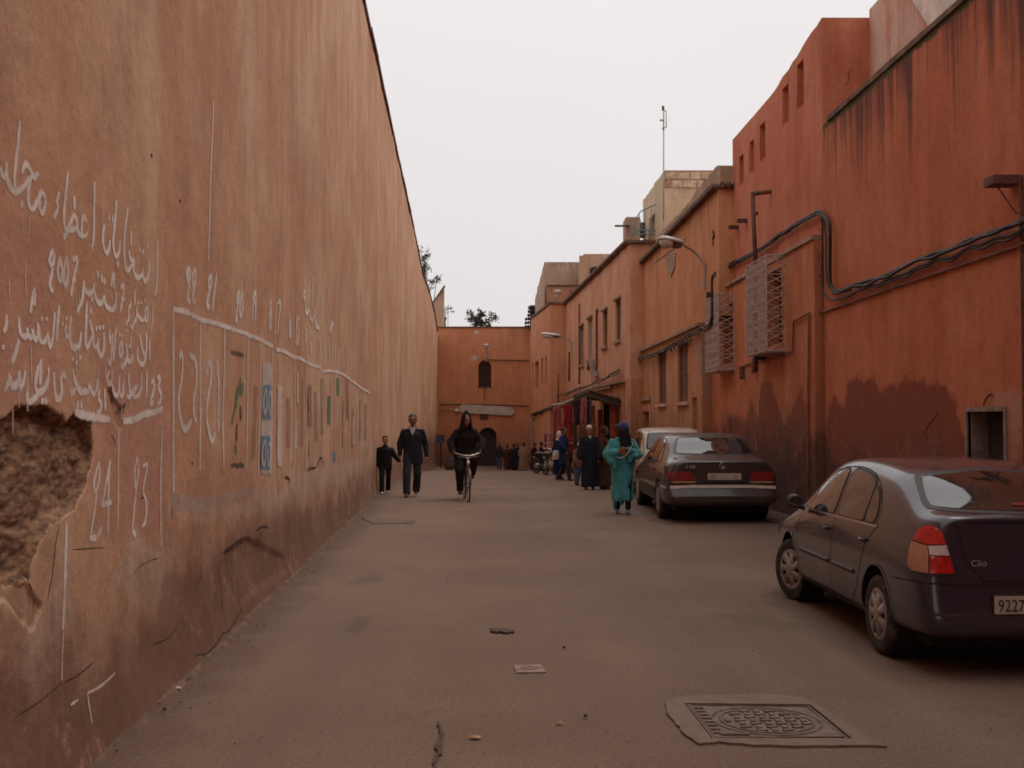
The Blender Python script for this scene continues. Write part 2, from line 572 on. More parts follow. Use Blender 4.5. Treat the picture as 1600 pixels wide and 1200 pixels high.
M['mudbrick'] = solid('weathered_block', (.55, .42, .30), .95, .25, 5, bump=.6)
M['tile'] = solid('dark_roof_tile', (.045, .04, .035), .7, .4, 5)
M['glass'] = glass('window_glass')

# ------------------------------------------------------------------ the road
mr_ = NM('dusty_worn_asphalt')
big = mr_.mr(mr_.noise(.35, 6, .6), .35, .68)
c = mr_.mix(big, (.165, .108, .079), (.210, .142, .107))
lane = mr_.mr(mr_.noise(.8, 5, .6, (1, .12, 1)), .4, .7)
c = mr_.mix(mr_.math('MULTIPLY', lane, .5), c, (.150, .100, .076))
trk = mr_.mr(mr_.noise(.55, 4, .5, (1, .04, 1)), .45, .62)
c = mr_.mix(mr_.math('MULTIPLY', trk, .35), c, (.225, .158, .122))
pt = mr_.mr(mr_.noise(1.9, 7, .72), .56, .7)
c = mr_.mix(mr_.math('MULTIPLY', pt, .4), c, (.13, .082, .06))
stn = mr_.mr(mr_.noise(.55, 7, .75, (1, .6, 1), .8), .58, .66)
c = mr_.mix(mr_.math('MULTIPLY', stn, .38), c, (.085, .058, .045))
sp_ = mr_.mr(mr_.noise(11, 5, .7), .60, .72)
c = mr_.mix(mr_.math('MULTIPLY', sp_, .5), c, (.09, .055, .042))
sx_ = mr_.n('ShaderNodeSeparateXYZ')
mr_.l(mr_.pos(), sx_.inputs[0])
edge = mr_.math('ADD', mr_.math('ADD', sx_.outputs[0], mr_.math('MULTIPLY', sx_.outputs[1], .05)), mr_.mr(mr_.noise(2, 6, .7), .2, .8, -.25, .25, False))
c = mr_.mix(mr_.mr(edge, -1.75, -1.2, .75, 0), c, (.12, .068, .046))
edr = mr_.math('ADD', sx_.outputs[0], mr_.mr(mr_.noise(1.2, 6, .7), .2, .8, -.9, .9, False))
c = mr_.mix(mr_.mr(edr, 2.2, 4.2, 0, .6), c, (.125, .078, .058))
grit = mr_.noise(38, 5, .8)
c = mr_.mix(.5, c, mr_.mix(mr_.mr(grit, .3, .7), (.25, .25, .25), (.76, .76, .76)), 'OVERLAY')
fine = mr_.noise(120, 4, .75)
c = mr_.mix(.6, c, mr_.mix(mr_.mr(fine, .28, .72), (.22, .22, .22), (.78, .78, .78)), 'OVERLAY')
mr_.col(c)
mr_.rough(.9)
mr_.b.inputs['Specular IOR Level'].default_value = .25
b_ = mr_.bump(mr_.noise(150, 4, .7), .5, .004)
mr_.bump(mr_.noise(3, 6, .6), .35, .02, b_)
M['road'] = mr_.m
xs = [-600, -60, -12] + [x * .5 for x in range(-16, 17)] + [12, 60, 600]
ys = [-300, -60, -10] + [y * 1.0 for y in range(-5, 82)] + [120, 300, 900]
mb = MB()
for y in ys:
    for x in xs:
        z = gz(y)
        if -8 < x < 8 and -6 < y < 82: z += .012 * noise.noise(Vector((x * .5, y * .35, 0))) if y > 11.9 or y < 4 else 0
        mb.v.append((x, y, z))
nx = len(xs)
for j in range(len(ys) - 1):
    for i in range(nx - 1):
        mb.f.append((j * nx + i, j * nx + i + 1, (j + 1) * nx + i + 1, (j + 1) * nx + i))
o = mb.build('road', M['road'], smooth=True)
o['kind'] = 'structure'

# ------------------------------------------------------------------ left wall
M['dirt'] = solid('swept_dirt', (.13, .078, .055), .95, .35, 6, bump=.6, obj=False)
def wbase(Y):
    if Y < 60: return -1.83 - .05 * Y
    return -4.83 - .36 * (Y - 60) / 20
def wtop(Y):
    if Y < 55: return 9.9 + .02 * math.sin(Y * 1.3)
    if Y < 71: return 9.9 - .75 * (Y - 55) / 16
    return 9.15 - 1.95 * (Y - 71) / 8.5
def wsurf(Y, z):
    h = z - gz(Y)
    d = .028 * noise.noise(Vector((Y * .45, z * .4, 3))) + .011 * noise.noise(Vector((Y * 1.7, z * 1.5, 8)))
    foot = .07 * max(0, 1 - h / .55) ** 2
    return wbase(Y) + d + foot
HOLE = [(0, 658), (13, 642), (30, 637), (63, 637), (80, 647), (93, 653), (103, 656), (110, 650), (133, 653), (140, 661), (143, 677), (144, 700), (141, 725), (133, 757), (117, 793), (95, 806), (75, 818), (58, 850), (47, 877), (43, 905), (30, 908), (15, 915), (0, 905), (-60, 900), (-120, 860), (-120, 700), (-60, 665)]
HOLE_YZ = [LW(*p) for p in HOLE]
FLAKE = [LW(*p) for p in [(168, 609), (171, 603), (178, 618), (186, 634), (197, 634), (195, 650), (189, 670), (184, 668), (177, 650), (174, 630)]]
GREY = [LW(*p) for p in [(-20, 905), (40, 912), (50, 930), (62, 950), (48, 985), (30, 970), (10, 940), (-20, 930)]]
def arr(a, b, st):
    n = max(1, int(round((b - a) / st)))
    return [a + (b - a) * i / n for i in range(n)]
Ys = arr(-9, 3.9, .3) + arr(3.9, 6.3, .012) + arr(6.3, 12, .05) + arr(12, 22, .12) + arr(22, 45, .35) + arr(45, 78.6, .8) + [78.6]
us = arr(0, .75, .03) + arr(.75, 2.0, .012) + arr(2.0, 4.2, .06) + arr(4.2, 11.4, .25) + [11.4]
NY, NZ = len(Ys), len(us)
YY = np.zeros((NY, NZ)); ZZ = np.zeros((NY, NZ))
for i, Y in enumerate(Ys):
    g = gz(Y) - .15; t = wtop(Y)
    for j, u in enumerate(us):
        if u <= 4.2: ZZ[i, j] = g + u
        else: ZZ[i, j] = g + 4.2 + (t - g - 4.2) * (u - 4.2) / 7.2
        YY[i, j] = Y
def jit(X, Z, a, s, off):
    return np.array([a * noise.fractal(Vector((x * s, z * s, off)), .8, 2, 3) for x, z in zip(X.ravel(), Z.ravel())]).reshape(X.shape)
near = (YY > 3) & (YY < 6.6) & (ZZ < 2.4) & (ZZ > .3)
hd = np.full(YY.shape, 1.0); fd = hd.copy(); gd = hd.copy()
jj = np.zeros(YY.shape); jj[near] = jit(YY[near], ZZ[near], .022, 9, 2)
hd[near] = (sdf_poly(YY[near], ZZ[near], HOLE_YZ) + jj[near]); fd[near] = sdf_poly(YY[near], ZZ[near], FLAKE); gd[near] = sdf_poly(YY[near], ZZ[near], GREY) + jj[near] * .5
X = np.zeros(YY.shape)
for i in range(NY):
    for j in range(NZ):
        X[i, j] = wsurf(YY[i, j], ZZ[i, j])
ridx = np.argwhere(hd < .02)
for i, j in ridx:
    t = min(1, max(0, -hd[i, j] / .035 + .12))
    p = Vector((YY[i, j] * .34, ZZ[i, j], 0))
    X[i, j] -= t * (.045 + .020 * (noise.voronoi(p * 13)[0][0] - .35) + .014 * (noise.voronoi(p * 34)[0][0] - .35) + .006 * noise.noise(p * 60) + .016 * noise.noise(p * 4))
X -= np.where(fd < .004, .012, 0) + np.where(gd < 0, .012, 0)
# base breaks: plaster lost in flakes along the foot
lowp = [LW(*p) for p in [(350, 862), (372, 845), (388, 838), (410, 850), (440, 868), (440, 895), (395, 925), (372, 950), (364, 940), (350, 905)]]
ld = sdf_poly(YY, ZZ, lowp)
X -= np.clip(-ld / .03, 0, 1) * .02
mb = MB()
mb.v = [(X[i, j], YY[i, j], ZZ[i, j]) for i in range(NY) for j in range(NZ)]
for i in range(NY - 1):
    for j in range(NZ - 1):
        mb.f.append((i * NZ + j, (i + 1) * NZ + j, (i + 1) * NZ + j + 1, i * NZ + j + 1))
# back and coping (an added wall behind the camera, built further down, blocks sky light)
nb = len(mb.v)
for i in range(NY):
    mb.v.append((X[i, -1] - .5, Ys[i], wtop(Ys[i]) - .03)); mb.v.append((X[i, -1] - .5, Ys[i], gz(Ys[i]) - .15))
for i in range(NY - 1):
    mb.f.append((i * NZ + NZ - 1, (i + 1) * NZ + NZ - 1, nb + 2 * i + 2, nb + 2 * i))
    mb.f.append((nb + 2 * i, nb + 2 * i + 2, nb + 2 * i + 3, nb + 2 * i + 1))
n0 = len(mb.v)
def mask(sd, soft): return np.clip(.5 - sd / soft, 0, 1)
pinkp = [[LW(*p) for p in q] for q in (
    [(-40, 340), (60, 350), (95, 380), (100, 440), (80, 480), (90, 640), (-40, 640)],
    [(215, 530), (245, 525), (262, 560), (262, 700), (250, 840), (180, 850), (140, 820), (160, 700), (150, 560), (190, 540)],
    [(-60, 930), (30, 960), (40, 1100), (-60, 1150)])]
palep = [[LW(*p) for p in q] for q in (
    [(25, 1080), (20, 1010), (60, 960), (95, 900), (110, 960), (85, 1050), (45, 1085)],
    [(262, 772), (330, 790), (380, 780), (450, 765), (560, 720), (580, 730), (520, 760), (420, 800), (330, 815), (262, 800)],
    [(210, 830), (270, 860), (260, 950), (220, 960), (180, 900)],
    [(450, 740), (520, 725), (575, 715), (580, 730), (500, 770), (450, 775)])]
darkp = [[LW(*p) for p in q] for q in (
    [(255, 900), (330, 880), (360, 830), (440, 800), (520, 790), (560, 770), (560, 800), (440, 900), (330, 1010), (270, 1050), (230, 1000)],
    [(-60, 1000), (-60, 1300), (100, 1250), (200, 1120), (170, 1060), (60, 1080)])]
def multi(polys, soft):
    a = np.zeros(YY.shape)
    for p in polys: a = np.maximum(a, mask(sdf_poly(YY, ZZ, p), soft))
    return a
z_ = np.zeros(n0 - nb)
mb.at['hole'] = np.concatenate([np.clip(.5 - (hd - .004) / .016, 0, 1).ravel(), z_])
mb.at['pink'] = np.concatenate([np.maximum(multi(pinkp, .08), np.where(fd < .004, .8, 0)).ravel(), z_])
mb.at['pale'] = np.concatenate([multi(palep, .25).ravel(), z_])
mb.at['dark'] = np.concatenate([np.maximum(multi(darkp, .35), np.maximum(mask(ld, .06) * .8, np.where(gd < 0, .45, 0))).ravel(), z_])
lwall = mb.build('street_wall', M['left'], smooth=True, fix=False, origin=(wbase(5) - .25, 5, 0))
tag(lwall, 'very tall ochre plaster wall with white painted Arabic lettering along the left of the street', 'wall')
lcop = MB()
for a, b in zip(Ys[::6], Ys[6::6]):
    if b < 3: continue
    q = .03 * noise.noise(Vector((a * .7, 0, 0)))
    for (Y, k) in ((a, 0),):
        lcop.add([(wbase(a) + .05 + q, a, wtop(a) - .02), (wbase(b) + .05 + q, b - .004, wtop(b) - .02), (wbase(b) - .52, b - .004, wtop(b) - .02), (wbase(a) - .52, a, wtop(a) - .02),
                  (wbase(a) + .05 + q, a, wtop(a) + .07), (wbase(b) + .05 + q, b - .004, wtop(b) + .07), (wbase(b) - .52, b - .004, wtop(b) + .07), (wbase(a) - .52, a, wtop(a) + .07)],
                 [(0, 1, 2, 3), (4, 5, 6, 7), (0, 1, 5, 4), (2, 3, 7, 6), (0, 3, 7, 4), (1, 2, 6, 5)])
lcop.build('coping', M['coping'], lwall, world=True)

M['white'] = paint_strokes('white_limewash_strokes', (.84, .73, .67), 1.0)
M['whitefaint'] = paint_strokes('faint_white_strokes', (.74, .62, .55), .95)
M['smear'] = paint_strokes('grey_limewash_smear', (.56, .47, .41), .38)
M['greenp'] = paint_strokes('green_poster_paint', (.10, .22, .10), .85)
M['bluep'] = paint_strokes('blue_poster_paint', (.09, .25, .42), .85)
M['blackp'] = paint_strokes('black_scribble', (.06, .035, .03), .8)
M['whitep'] = paint_strokes('torn_white_paper', (.68, .60, .54), .8)
M['crack'] = solid('deep_crack', (.035, .018, .013), .95, .4, 20)
M['brownp'] = paint_strokes('brown_poster_remains', (.2, .10, .07), .35)
def wribbon(mb, pts, wid, lift=.004, taper=.25, k=5):
    lift = lift * .3 + .001 + .0006 * max(0, pts[0][0] - 6)
    """brush stroke lying on the left wall; pts = (Y, z)"""
    pp = smoothline([(p[0], p[1], 0) for p in pts], k)
    # resample
    L = [0]
    for a, b in zip(pp, pp[1:]): L.append(L[-1] + (b - a).length)
    n = max(3, int(L[-1] / .03)); res = []
    for i in range(n + 1):
        t = L[-1] * i / n
        j = 0
        while j < len(L) - 2 and L[j + 1] < t: j += 1
        f = (t - L[j]) / max(1e-6, L[j + 1] - L[j])
        res.append(pp[j].lerp(pp[j + 1], min(1, f)))
    o = len(mb.v)
    if mb.uv is None: mb.uv = []
    for i, p in enumerate(res):
        a = res[max(0, i - 1)]; b = res[min(len(res) - 1, i + 1)]
        d = (b - a); d.normalize()
        nrm = Vector((-d.y, d.x, 0))
        e = min(i, len(res) - 1 - i) / max(1, len(res) * .15)
        ww = wid * (1 - taper * max(0, 1 - e)) * (1 + .18 * noise.noise(Vector((p.x * 20, p.y * 20, 1)))) / 2
        for sgn in (-1, 0, 1):
            q = p + nrm * ww * sgn
            mb.v.append((wsurf(q.x, q.y) + lift, q.x, q.y)); mb.uv.append((i * .1, float(sgn)))
    for i in range(len(res) - 1):
        for s_ in (0, 1):
            mb.f.append((o + 3 * i + s_, o + 3 * i + 3 + s_, o + 3 * i + 4 + s_, o + 3 * i + 1 + s_))
def strokes(name, ox, oy, s, lst, wid, mat='white', label=None, lift=.004, taper=.25):
    if wid < .07: wid *= 1.85
    mb = MB()
    for st in lst:
        ww = wid
        if isinstance(st, tuple) and isinstance(st[0], (int, float)): ww, st = st; ww *= 1.2
        wribbon(mb, [LW(ox + x / s, oy + y / s) for x, y in st], ww, lift, taper)
    return mb.build(name, M[mat], lwall, world=True, fix=False, label=label)
T1 = (0, 180, 6.667); T2 = (90, 260, 5.218); T3 = (0, 440, 6); T4 = (110, 460, 5.714); T5 = (120, 690, 7.06); T6 = (260, 400, 5.4545); T7 = (380, 420, 5)
strokes('painted_word', *T1, [[(200, 60), (185, 250), (165, 420), (150, 600), (150, 760)], [(68, 490), (60, 600), (90, 720), (150, 800), (230, 760), (310, 650), (350, 640)],
    [(8, 540), (18, 655), (60, 600)], [(225, 610), (240, 530), (280, 510), (320, 600), (350, 645), (395, 600)], (.04, [(325, 610), (365, 665)]), [(310, 660), (290, 780), (295, 920), (335, 980), (385, 890), (425, 800), (462, 860), (462, 940), (435, 1030), (405, 980), (410, 890)],
    [(235, 890), (215, 960)]], .026, label='white brushed Arabic word at the top left of the notice')
strokes('painted_word', *T1, [[(610, 800), (580, 920), (600, 950), (550, 1075)], [(705, 590), (680, 800), (660, 1000), (660, 1130), (680, 1190), (740, 1190), (785, 1170)],
    [(768, 840), (768, 985)], [(700, 1170), (740, 1080), (768, 1040), (790, 1110), (795, 1200), (830, 1250), (880, 1260), (900, 1220)], [(895, 1110), (872, 1055), (845, 1100), (840, 1190), (850, 1240)], [(690, 1210), (650, 1290)]], .027,
    label='white brushed Arabic word between the top left word and the tall upright stroke')
strokes('painted_word', *T2, [[(297, 125), (290, 350), (285, 600), (272, 670)], [(375, 475), (360, 560), (370, 660), (395, 710), (415, 650), (418, 600)], (.03, [(412, 395), (412, 440)]), (.03, [(440, 395), (440, 460)]),
    [(475, 275), (460, 450), (445, 600), (455, 700), (475, 735), (495, 690), (500, 610)], [(485, 770), (485, 820)], [(567, 335), (545, 500), (535, 650), (545, 800), (570, 850), (610, 790), (625, 770)], [(575, 690), (590, 760), (620, 770), (615, 840), (650, 910), (690, 880), (692, 830)],
    (.034, [(592, 525), (595, 645)]), [(690, 880), (710, 940), (740, 870), (738, 770)], [(663, 660), (665, 700)], [(690, 675), (690, 725)], [(732, 630), (730, 665)], [(805, 600), (805, 800), (800, 1000), (785, 1050)]], .029,
    label='long white Arabic word of the top line, right half')
strokes('painted_numeral', 0, 150, 3.4275, [[(280, 825), (262, 870), (272, 915), (287, 870), (280, 825)], [(280, 915), (264, 1000), (262, 1025), (282, 1045)], [(315, 865), (305, 940), (320, 1000), (328, 930), (315, 865)], [(350, 865), (335, 950), (345, 1020), (360, 940), (350, 865)],
    [(383, 880), (412, 870), (395, 950), (375, 1070)], [(380, 985), (402, 980)]], .026, label='2007 painted in white')
strokes('painted_word', *T2, [[(205, 930), (215, 1000), (250, 1040), (285, 1010), (290, 950)], [(202, 960), (195, 1080), (150, 1190)], [(272, 1070), (275, 1100)], [(320, 850), (322, 915)], [(350, 880), (358, 950)], [(375, 905), (375, 960)],
    [(290, 1010), (310, 1090), (350, 1120), (375, 1050), (385, 1130), (440, 1170), (470, 1130), (470, 1020)], [(430, 980), (450, 860), (455, 1000)], [(508, 990), (540, 970), (530, 1060), (510, 1190)], [(515, 1085), (545, 1080)]], .028, label='white Arabic month name and 7 in the second line')
strokes('painted_word', *T4, [[(725, 60), (735, 200), (720, 340)], [(690, 110), (665, 160), (680, 250), (690, 190), (690, 100)], [(600, 100), (595, 170), (640, 230), (665, 220)], [(595, 200), (555, 300), (540, 280)], [(575, -40), (580, 100)], [(545, 75), (520, 150), (530, 200), (495, 270)],
    [(610, 60), (610, 90)], [(635, 60), (635, 90)], [(665, 40), (668, 70)], [(497, 310), (500, 335)]], .024, label='small white Arabic word at the right end of the second line')
strokes('painted_word', *T4, [[(712, 390), (708, 580)], [(680, 340), (680, 500), (655, 620), (610, 600), (600, 500), (605, 470)], [(620, 350), (640, 480), (665, 540)], [(545, 380), (545, 440), (525, 470)], [(500, 440), (510, 560), (470, 650), (450, 640)], [(510, 590), (545, 600), (560, 540)],
    [(455, 420), (435, 500), (450, 560), (468, 490), (455, 420)], [(440, 340), (440, 380)], [(462, 350), (462, 385)]], .027, label='white Arabic word at the right end of the third line')
strokes('painted_word', *T4, [[(405, 290), (390, 450), (380, 600)], [(370, 350), (365, 500), (350, 620), (330, 590), (330, 560)], [(340, 310), (350, 450)], [(290, 340), (295, 460), (270, 550), (240, 500), (240, 390)], [(240, 450), (200, 470), (190, 350), (165, 230)], [(225, 280), (228, 325)], [(255, 275), (255, 320)], [(288, 275), (285, 315)],
    [(140, 60), (130, 250), (125, 400), (135, 480), (180, 380)], [(175, 125), (175, 180)], [(80, 340), (75, 440), (45, 480), (10, 450)], [(5, 560), (10, 590)], [(35, 590), (40, 620)], [(70, 550), (75, 575)]], .028, label='long white Arabic word in the middle of the third line')
strokes('painted_word', *T3, [[(320, 60), (270, 290)], [(325, 100), (315, 230)], [(40, 310), (35, 420), (5, 470)], [(5, 590), (5, 640)], [(160, 330), (165, 450), (190, 510), (240, 500), (240, 400), (245, 500), (290, 520), (290, 420), (300, 520), (340, 540), (345, 380), (360, 540), (390, 570), (430, 540), (435, 480), (460, 620), (490, 480), (505, 290)],
    [(545, 220), (530, 400), (520, 560)], [(155, 540), (120, 680), (80, 760)], (.03, [(385, 330), (385, 370)]), (.03, [(430, 330), (430, 370)]), [(655, 320), (645, 450), (650, 600), (700, 620), (740, 560), (740, 470)], [(610, 400), (600, 500), (640, 510), (635, 420)], [(575, 380), (580, 410)], [(610, 330), (615, 360)]], .027, label='white Arabic word at the left end of the third line')
strokes('painted_word', *T3, [[(5, 1020), (50, 960), (60, 870), (70, 970), (110, 980), (150, 930), (155, 820), (165, 1000), (205, 900), (215, 840)], [(375, 740), (330, 850), (310, 980), (330, 1040), (400, 1000), (435, 900), (440, 800)], [(370, 760), (355, 970)], [(225, 1040), (235, 1130), (300, 1090), (340, 1040)],
    [(490, 850), (490, 1000), (510, 1100), (550, 1080), (560, 1000), (550, 920), (580, 860), (600, 920)], [(665, 820), (690, 940), (750, 1030), (780, 1000)], [(640, 1000), (650, 1060), (690, 1000)], [(375, 1090), (375, 1150)], [(405, 1090), (410, 1150)]], .028, label='white Arabic words at the left of the bottom line')
strokes('painted_word', *T4, [[(682, 675), (680, 930)], [(635, 700), (630, 840), (600, 910), (560, 900), (600, 820), (570, 850), (530, 920), (505, 900)], [(525, 700), (530, 870), (560, 880)], [(365, 650), (365, 780), (330, 790), (320, 720), (345, 700)], [(370, 800), (390, 890), (430, 880), (435, 710), (440, 880), (470, 900), (475, 780)],
    [(250, 840), (240, 930), (270, 970), (255, 1050), (225, 1060)], [(300, 840), (310, 1040)], [(235, 750), (215, 880), (180, 870), (150, 800), (150, 860), (110, 870), (75, 880), (30, 800), (5, 690)], [(50, 950), (50, 1020)], [(80, 960), (85, 1020)]], .027, label='white Arabic words at the right of the bottom line')
strokes('painted_numeral', *T4, [[(722, 800), (742, 765), (750, 840), (715, 960), (720, 985), (745, 960)], [(780, 750), (810, 740), (790, 830), (815, 890), (808, 950), (780, 980)]], .03, label='23 at the end of the bottom line of the notice')
strokes('painted_line', *T4, [(.055, [(20, 1050), (120, 1080), (240, 1100), (350, 1118)]), (.055, [(470, 1130), (560, 1120), (660, 1070), (760, 1050), (830, 1015)])], .05, label='thick wavy white underline')
strokes('painted_numeral', *T5, [[(235, 230), (195, 350), (175, 470), (190, 560), (225, 480), (240, 350), (235, 230)], [(205, 560), (180, 780), (140, 1030)], (.045, [(125, 1060), (215, 1060)]), [(220, 1050), (275, 940)], [(370, 210), (320, 450), (275, 690)], (.045, [(262, 700), (385, 670)]), [(370, 210), (350, 450), (345, 1060)]], .026, label='large white 24')
strokes('painted_numeral', *T5, [[(670, 170), (640, 330), (655, 520), (685, 350), (675, 180)], [(660, 520), (630, 800), (610, 990)], (.05, [(618, 985), (650, 1040)]), (.04, [(740, 275), (800, 240)]), [(795, 270), (770, 400), (740, 545)], [(745, 560), (780, 680), (765, 880), (720, 940)]], .026, label='large white 23')
strokes('painted_line', *T5, [[(462, -150), (460, 500), (455, 1000)], [(945, -200), (930, 560), (925, 1150)]], .024, 'whitefaint', label='thin faint uprights beside the large numerals')
strokes('painted_line', 0, 150, 3.4275, [[(1147, 30), (1135, 400), (1118, 880)]], .03, label='long thin white upright above the numbered grid')
strokes('painted_line', 0, 750, 3, [[(300, 195), (292, 500), (288, 700)]], .032, label='short thin white upright low on the wall')
strokes('painted_line', 0, 750, 3, [[(290, 700), (287, 940)], [(320, 1055), (352, 1030)], [(395, 1000), (455, 965), (525, 905)], [(395, 1000), (398, 1140)]], .014, 'whitefaint', label='faint white marks near the foot of the wall')
strokes('painted_line', *T6, [(.05, [(68, 455), (180, 480), (300, 540), (400, 565), (500, 600), (600, 640), (680, 665)]), (.052, [(675, 672), (760, 700), (850, 745), (905, 770)])], .07, taper=.05, label='thick white top rule over boxes 22 to 18')
strokes('painted_line', *T7, [(.056, [(262, 630), (320, 645), (390, 690), (440, 700), (500, 730), (560, 755), (605, 765)]), (.056, [(620, 800), (700, 800), (790, 830), (850, 880)]), (.06, [(850, 880), (920, 930), (985, 970)])], .08, taper=.05, label='thick white top rule over the far boxes')
g_ = []
for x, y0, y1 in ((272, 480, 770), (315, 500, 735), (350, 512, 730), (385, 525, 735), (405, 535, 740), (425, 545, 745)):
    g_.append([(x, y0), (x - .6, (y0 + y1) / 2), (x - 1.5, y1)])
strokes('painted_line', 0, 0, 1, g_, .045, 'whitefaint', label='thin white uprights of boxes 22 to 18')
g_ = []
for x, y0, y1 in ((459, 560, 725), (479, 568, 735), (503, 580, 730), (516, 585, 730), (531, 588, 720), (545, 596, 715), (557, 603, 712), (567, 610, 705), (577, 615, 700)):
    g_.append([(x, y0), (x, (y0 + y1) / 2), (x - 1, y1)])
strokes('painted_line', 0, 0, 1, g_, .06, 'whitefaint', label='thin white uprights of the far boxes')
def num(lst, lab): strokes('painted_numeral', *T6, lst, .045, label=lab)
num([[(205, 95), (185, 150), (190, 220), (210, 160), (205, 95)], [(202, 220), (190, 370), (208, 385)], [(248, 105), (228, 190), (238, 260), (255, 180), (248, 105)], [(238, 260), (228, 375), (255, 385)]], 'small white 22 above its box')
num([[(385, 160), (365, 220), (375, 280), (392, 220), (385, 160)], [(378, 280), (355, 420), (378, 430)], [(430, 155), (415, 300), (402, 455)]], 'small white 21 above its box')
num([[(605, 295), (588, 360), (595, 410), (608, 340), (605, 295)], [(597, 410), (580, 540), (592, 540)], [(632, 310), (610, 420), (618, 515), (635, 420), (632, 310)]], 'small white 20 above its box')
num([[(718, 305), (715, 550)], [(742, 305), (728, 330), (730, 400), (742, 380), (742, 305)], [(744, 380), (738, 560)]], 'small white 19 above its box')
num([[(865, 370), (862, 620)], [(888, 370), (872, 430), (888, 520), (878, 620), (868, 540), (888, 440), (888, 370)]], 'small white 18 above its box')
def num7(lst, lab, w_=.05): strokes('painted_numeral', *T7, lst, w_, label=lab)
num7([[(262, 265), (250, 520)], [(268, 268), (288, 265), (275, 400), (268, 510)]], 'small white 17 above its box')
num7([[(348, 340), (352, 535)], [(362, 400), (355, 480), (360, 530), (366, 470)]], 'small white 16 above its box')
num7([[(412, 360), (403, 600)], [(430, 375), (415, 440), (428, 500), (410, 600)]], 'small white 15 above its box')
num7([[(490, 462), (486, 580)], [(542, 470), (525, 560), (540, 600), (528, 650)]], 'small white 14 above its box')
num7([[(602, 555), (597, 665)], [(632, 570), (630, 735)]], 'faint white 13 above its box')
num7([[(668, 590), (668, 740)], [(715, 600), (712, 710)], [(745, 610), (738, 750)]], 'faint white numerals over the far boxes', .06)
num7([[(775, 635), (768, 780)], [(820, 680), (815, 790)], [(848, 665), (840, 790)], [(885, 740), (885, 820)], [(915, 750), (910, 880)], [(950, 830), (950, 890)]], 'farthest faint white numerals', .07)
num7([[(480, 100), (478, 130)], [(488, 160), (470, 210), (488, 235)], [(482, 240), (485, 325), (500, 348), (520, 320), (530, 380), (550, 400), (572, 340), (560, 310)], [(545, 70), (542, 280)], [(580, 400), (570, 440), (595, 465)], [(650, 340), (650, 380)], [(685, 400), (670, 490), (692, 440), (700, 420)], [(690, 490), (690, 535)], [(615, 190), (612, 300)], [(655, 260), (652, 340)]], 'small white Arabic heading above the far boxes', .055)
strokes('painted_numeral', 250, 400, 3, [(.07, [(93, 480), (106, 455), (110, 500)]), [(110, 480), (108, 560), (90, 680), (108, 790), (130, 812), (155, 770)], (.07, [(145, 462), (162, 480)]), [(162, 465), (176, 520), (175, 600), (162, 700), (175, 780)]], .05, 'whitefaint', label='large faint 22 inside the first box')
strokes('painted_numeral', 250, 400, 3, [[(218, 560), (235, 500), (245, 560), (220, 720), (230, 830), (245, 865), (262, 830)], (.11, [(268, 490), (276, 600), (276, 830)])], .055, 'whitefaint', label='large faint 21 inside the second box')
strokes('painted_line', 0, 450, 3, [(.10, [(795, 965), (850, 990), (940, 1010), (1050, 985), (1185, 950)]), (.07, [(800, 1000), (900, 1030), (1000, 1040)])], .09, 'smear', label='grey wiped band under boxes 22 to 19')
# poster remains
def wpatch(name, px0, px1, y0, y1, mat, label=None, lift=.007):
    mb = MB(); mb.uv = []
    (Ya, za), (Yb, zb) = LW(px0, y0), LW(px1, y0)
    za2, zb2 = LW(px0, y1)[1], LW(px1, y1)[1]
    n, m_ = 6, 24
    for i in range(n + 1):
        Y = Ya + (Yb - Ya) * i / n
        for j in range(m_ + 1):
            t = j / m_
            top = za + (zb - za) * i / n; bot = za2 + (zb2 - za2) * i / n
            e = .05 * noise.noise(Vector((Y * 9, t * 9, 1)))
            yy = Y + (e if i in (0, n) else 0)
            z = top + (bot - top) * t
            mb.v.append((wsurf(yy, z) + lift, yy, z))
            mb.uv.append((0, (abs(i - n / 2) / (n / 2)) ** 4 * .9 if 0 < j < m_ else .9))
    for i in range(n):
        for j in range(m_):
            a = i * (m_ + 1) + j
            mb.f.append((a, a + 1, a + m_ + 2, a + m_ + 1))
    return mb.build(name, M[mat], lwall, world=True, fix=False, label=label)
wpatch('poster', 407, 425, 565, 742, 'whitep', 'torn white poster strip with blue figures')
wpatch('poster_print', 408.5, 423.5, 601, 656, 'bluep', lift=.010)
wpatch('poster_print', 406, 421.5, 680, 734, 'bluep', lift=.010)
strokes('poster_print', 340, 530, 5.22, [[(372, 420), (362, 520), (372, 600), (388, 560), (390, 440), (378, 410)], [(412, 430), (404, 520), (412, 610), (426, 560), (426, 450), (414, 420)], [(362, 840), (352, 930), (362, 1020), (378, 980), (378, 860), (366, 830)], [(402, 850), (396, 940), (402, 1030), (414, 990), (414, 870), (404, 840)]], .05, 'whitep', lift=.035)
strokes('painted_emblem', 340, 530, 5.22, [(.13, [(178, 310), (175, 380), (185, 430)]), (.12, [(165, 400), (150, 470), (145, 560)]), (.07, [(140, 560), (125, 640), (115, 700)]), (.12, [(150, 860), (140, 920)]), (.06, [(195, 350), (190, 470)])], .1, 'greenp', label='green plant emblem')
strokes('painted_emblem', 340, 530, 5.22, [(.10, [(183, 545), (180, 600), (185, 660)]), (.09, [(155, 690), (150, 760), (152, 830)])], .1, 'blackp', label='black stem of the plant emblem')
strokes('scribble', 340, 530, 5.22, [[(100, 95), (120, 115), (130, 100), (145, 125), (160, 108), (170, 130), (185, 120), (200, 140)], [(105, 1030), (140, 1025), (165, 1035), (175, 1010), (185, 1030), (205, 1030)]], .03, 'blackp', label='small black handwriting', lift=.004)
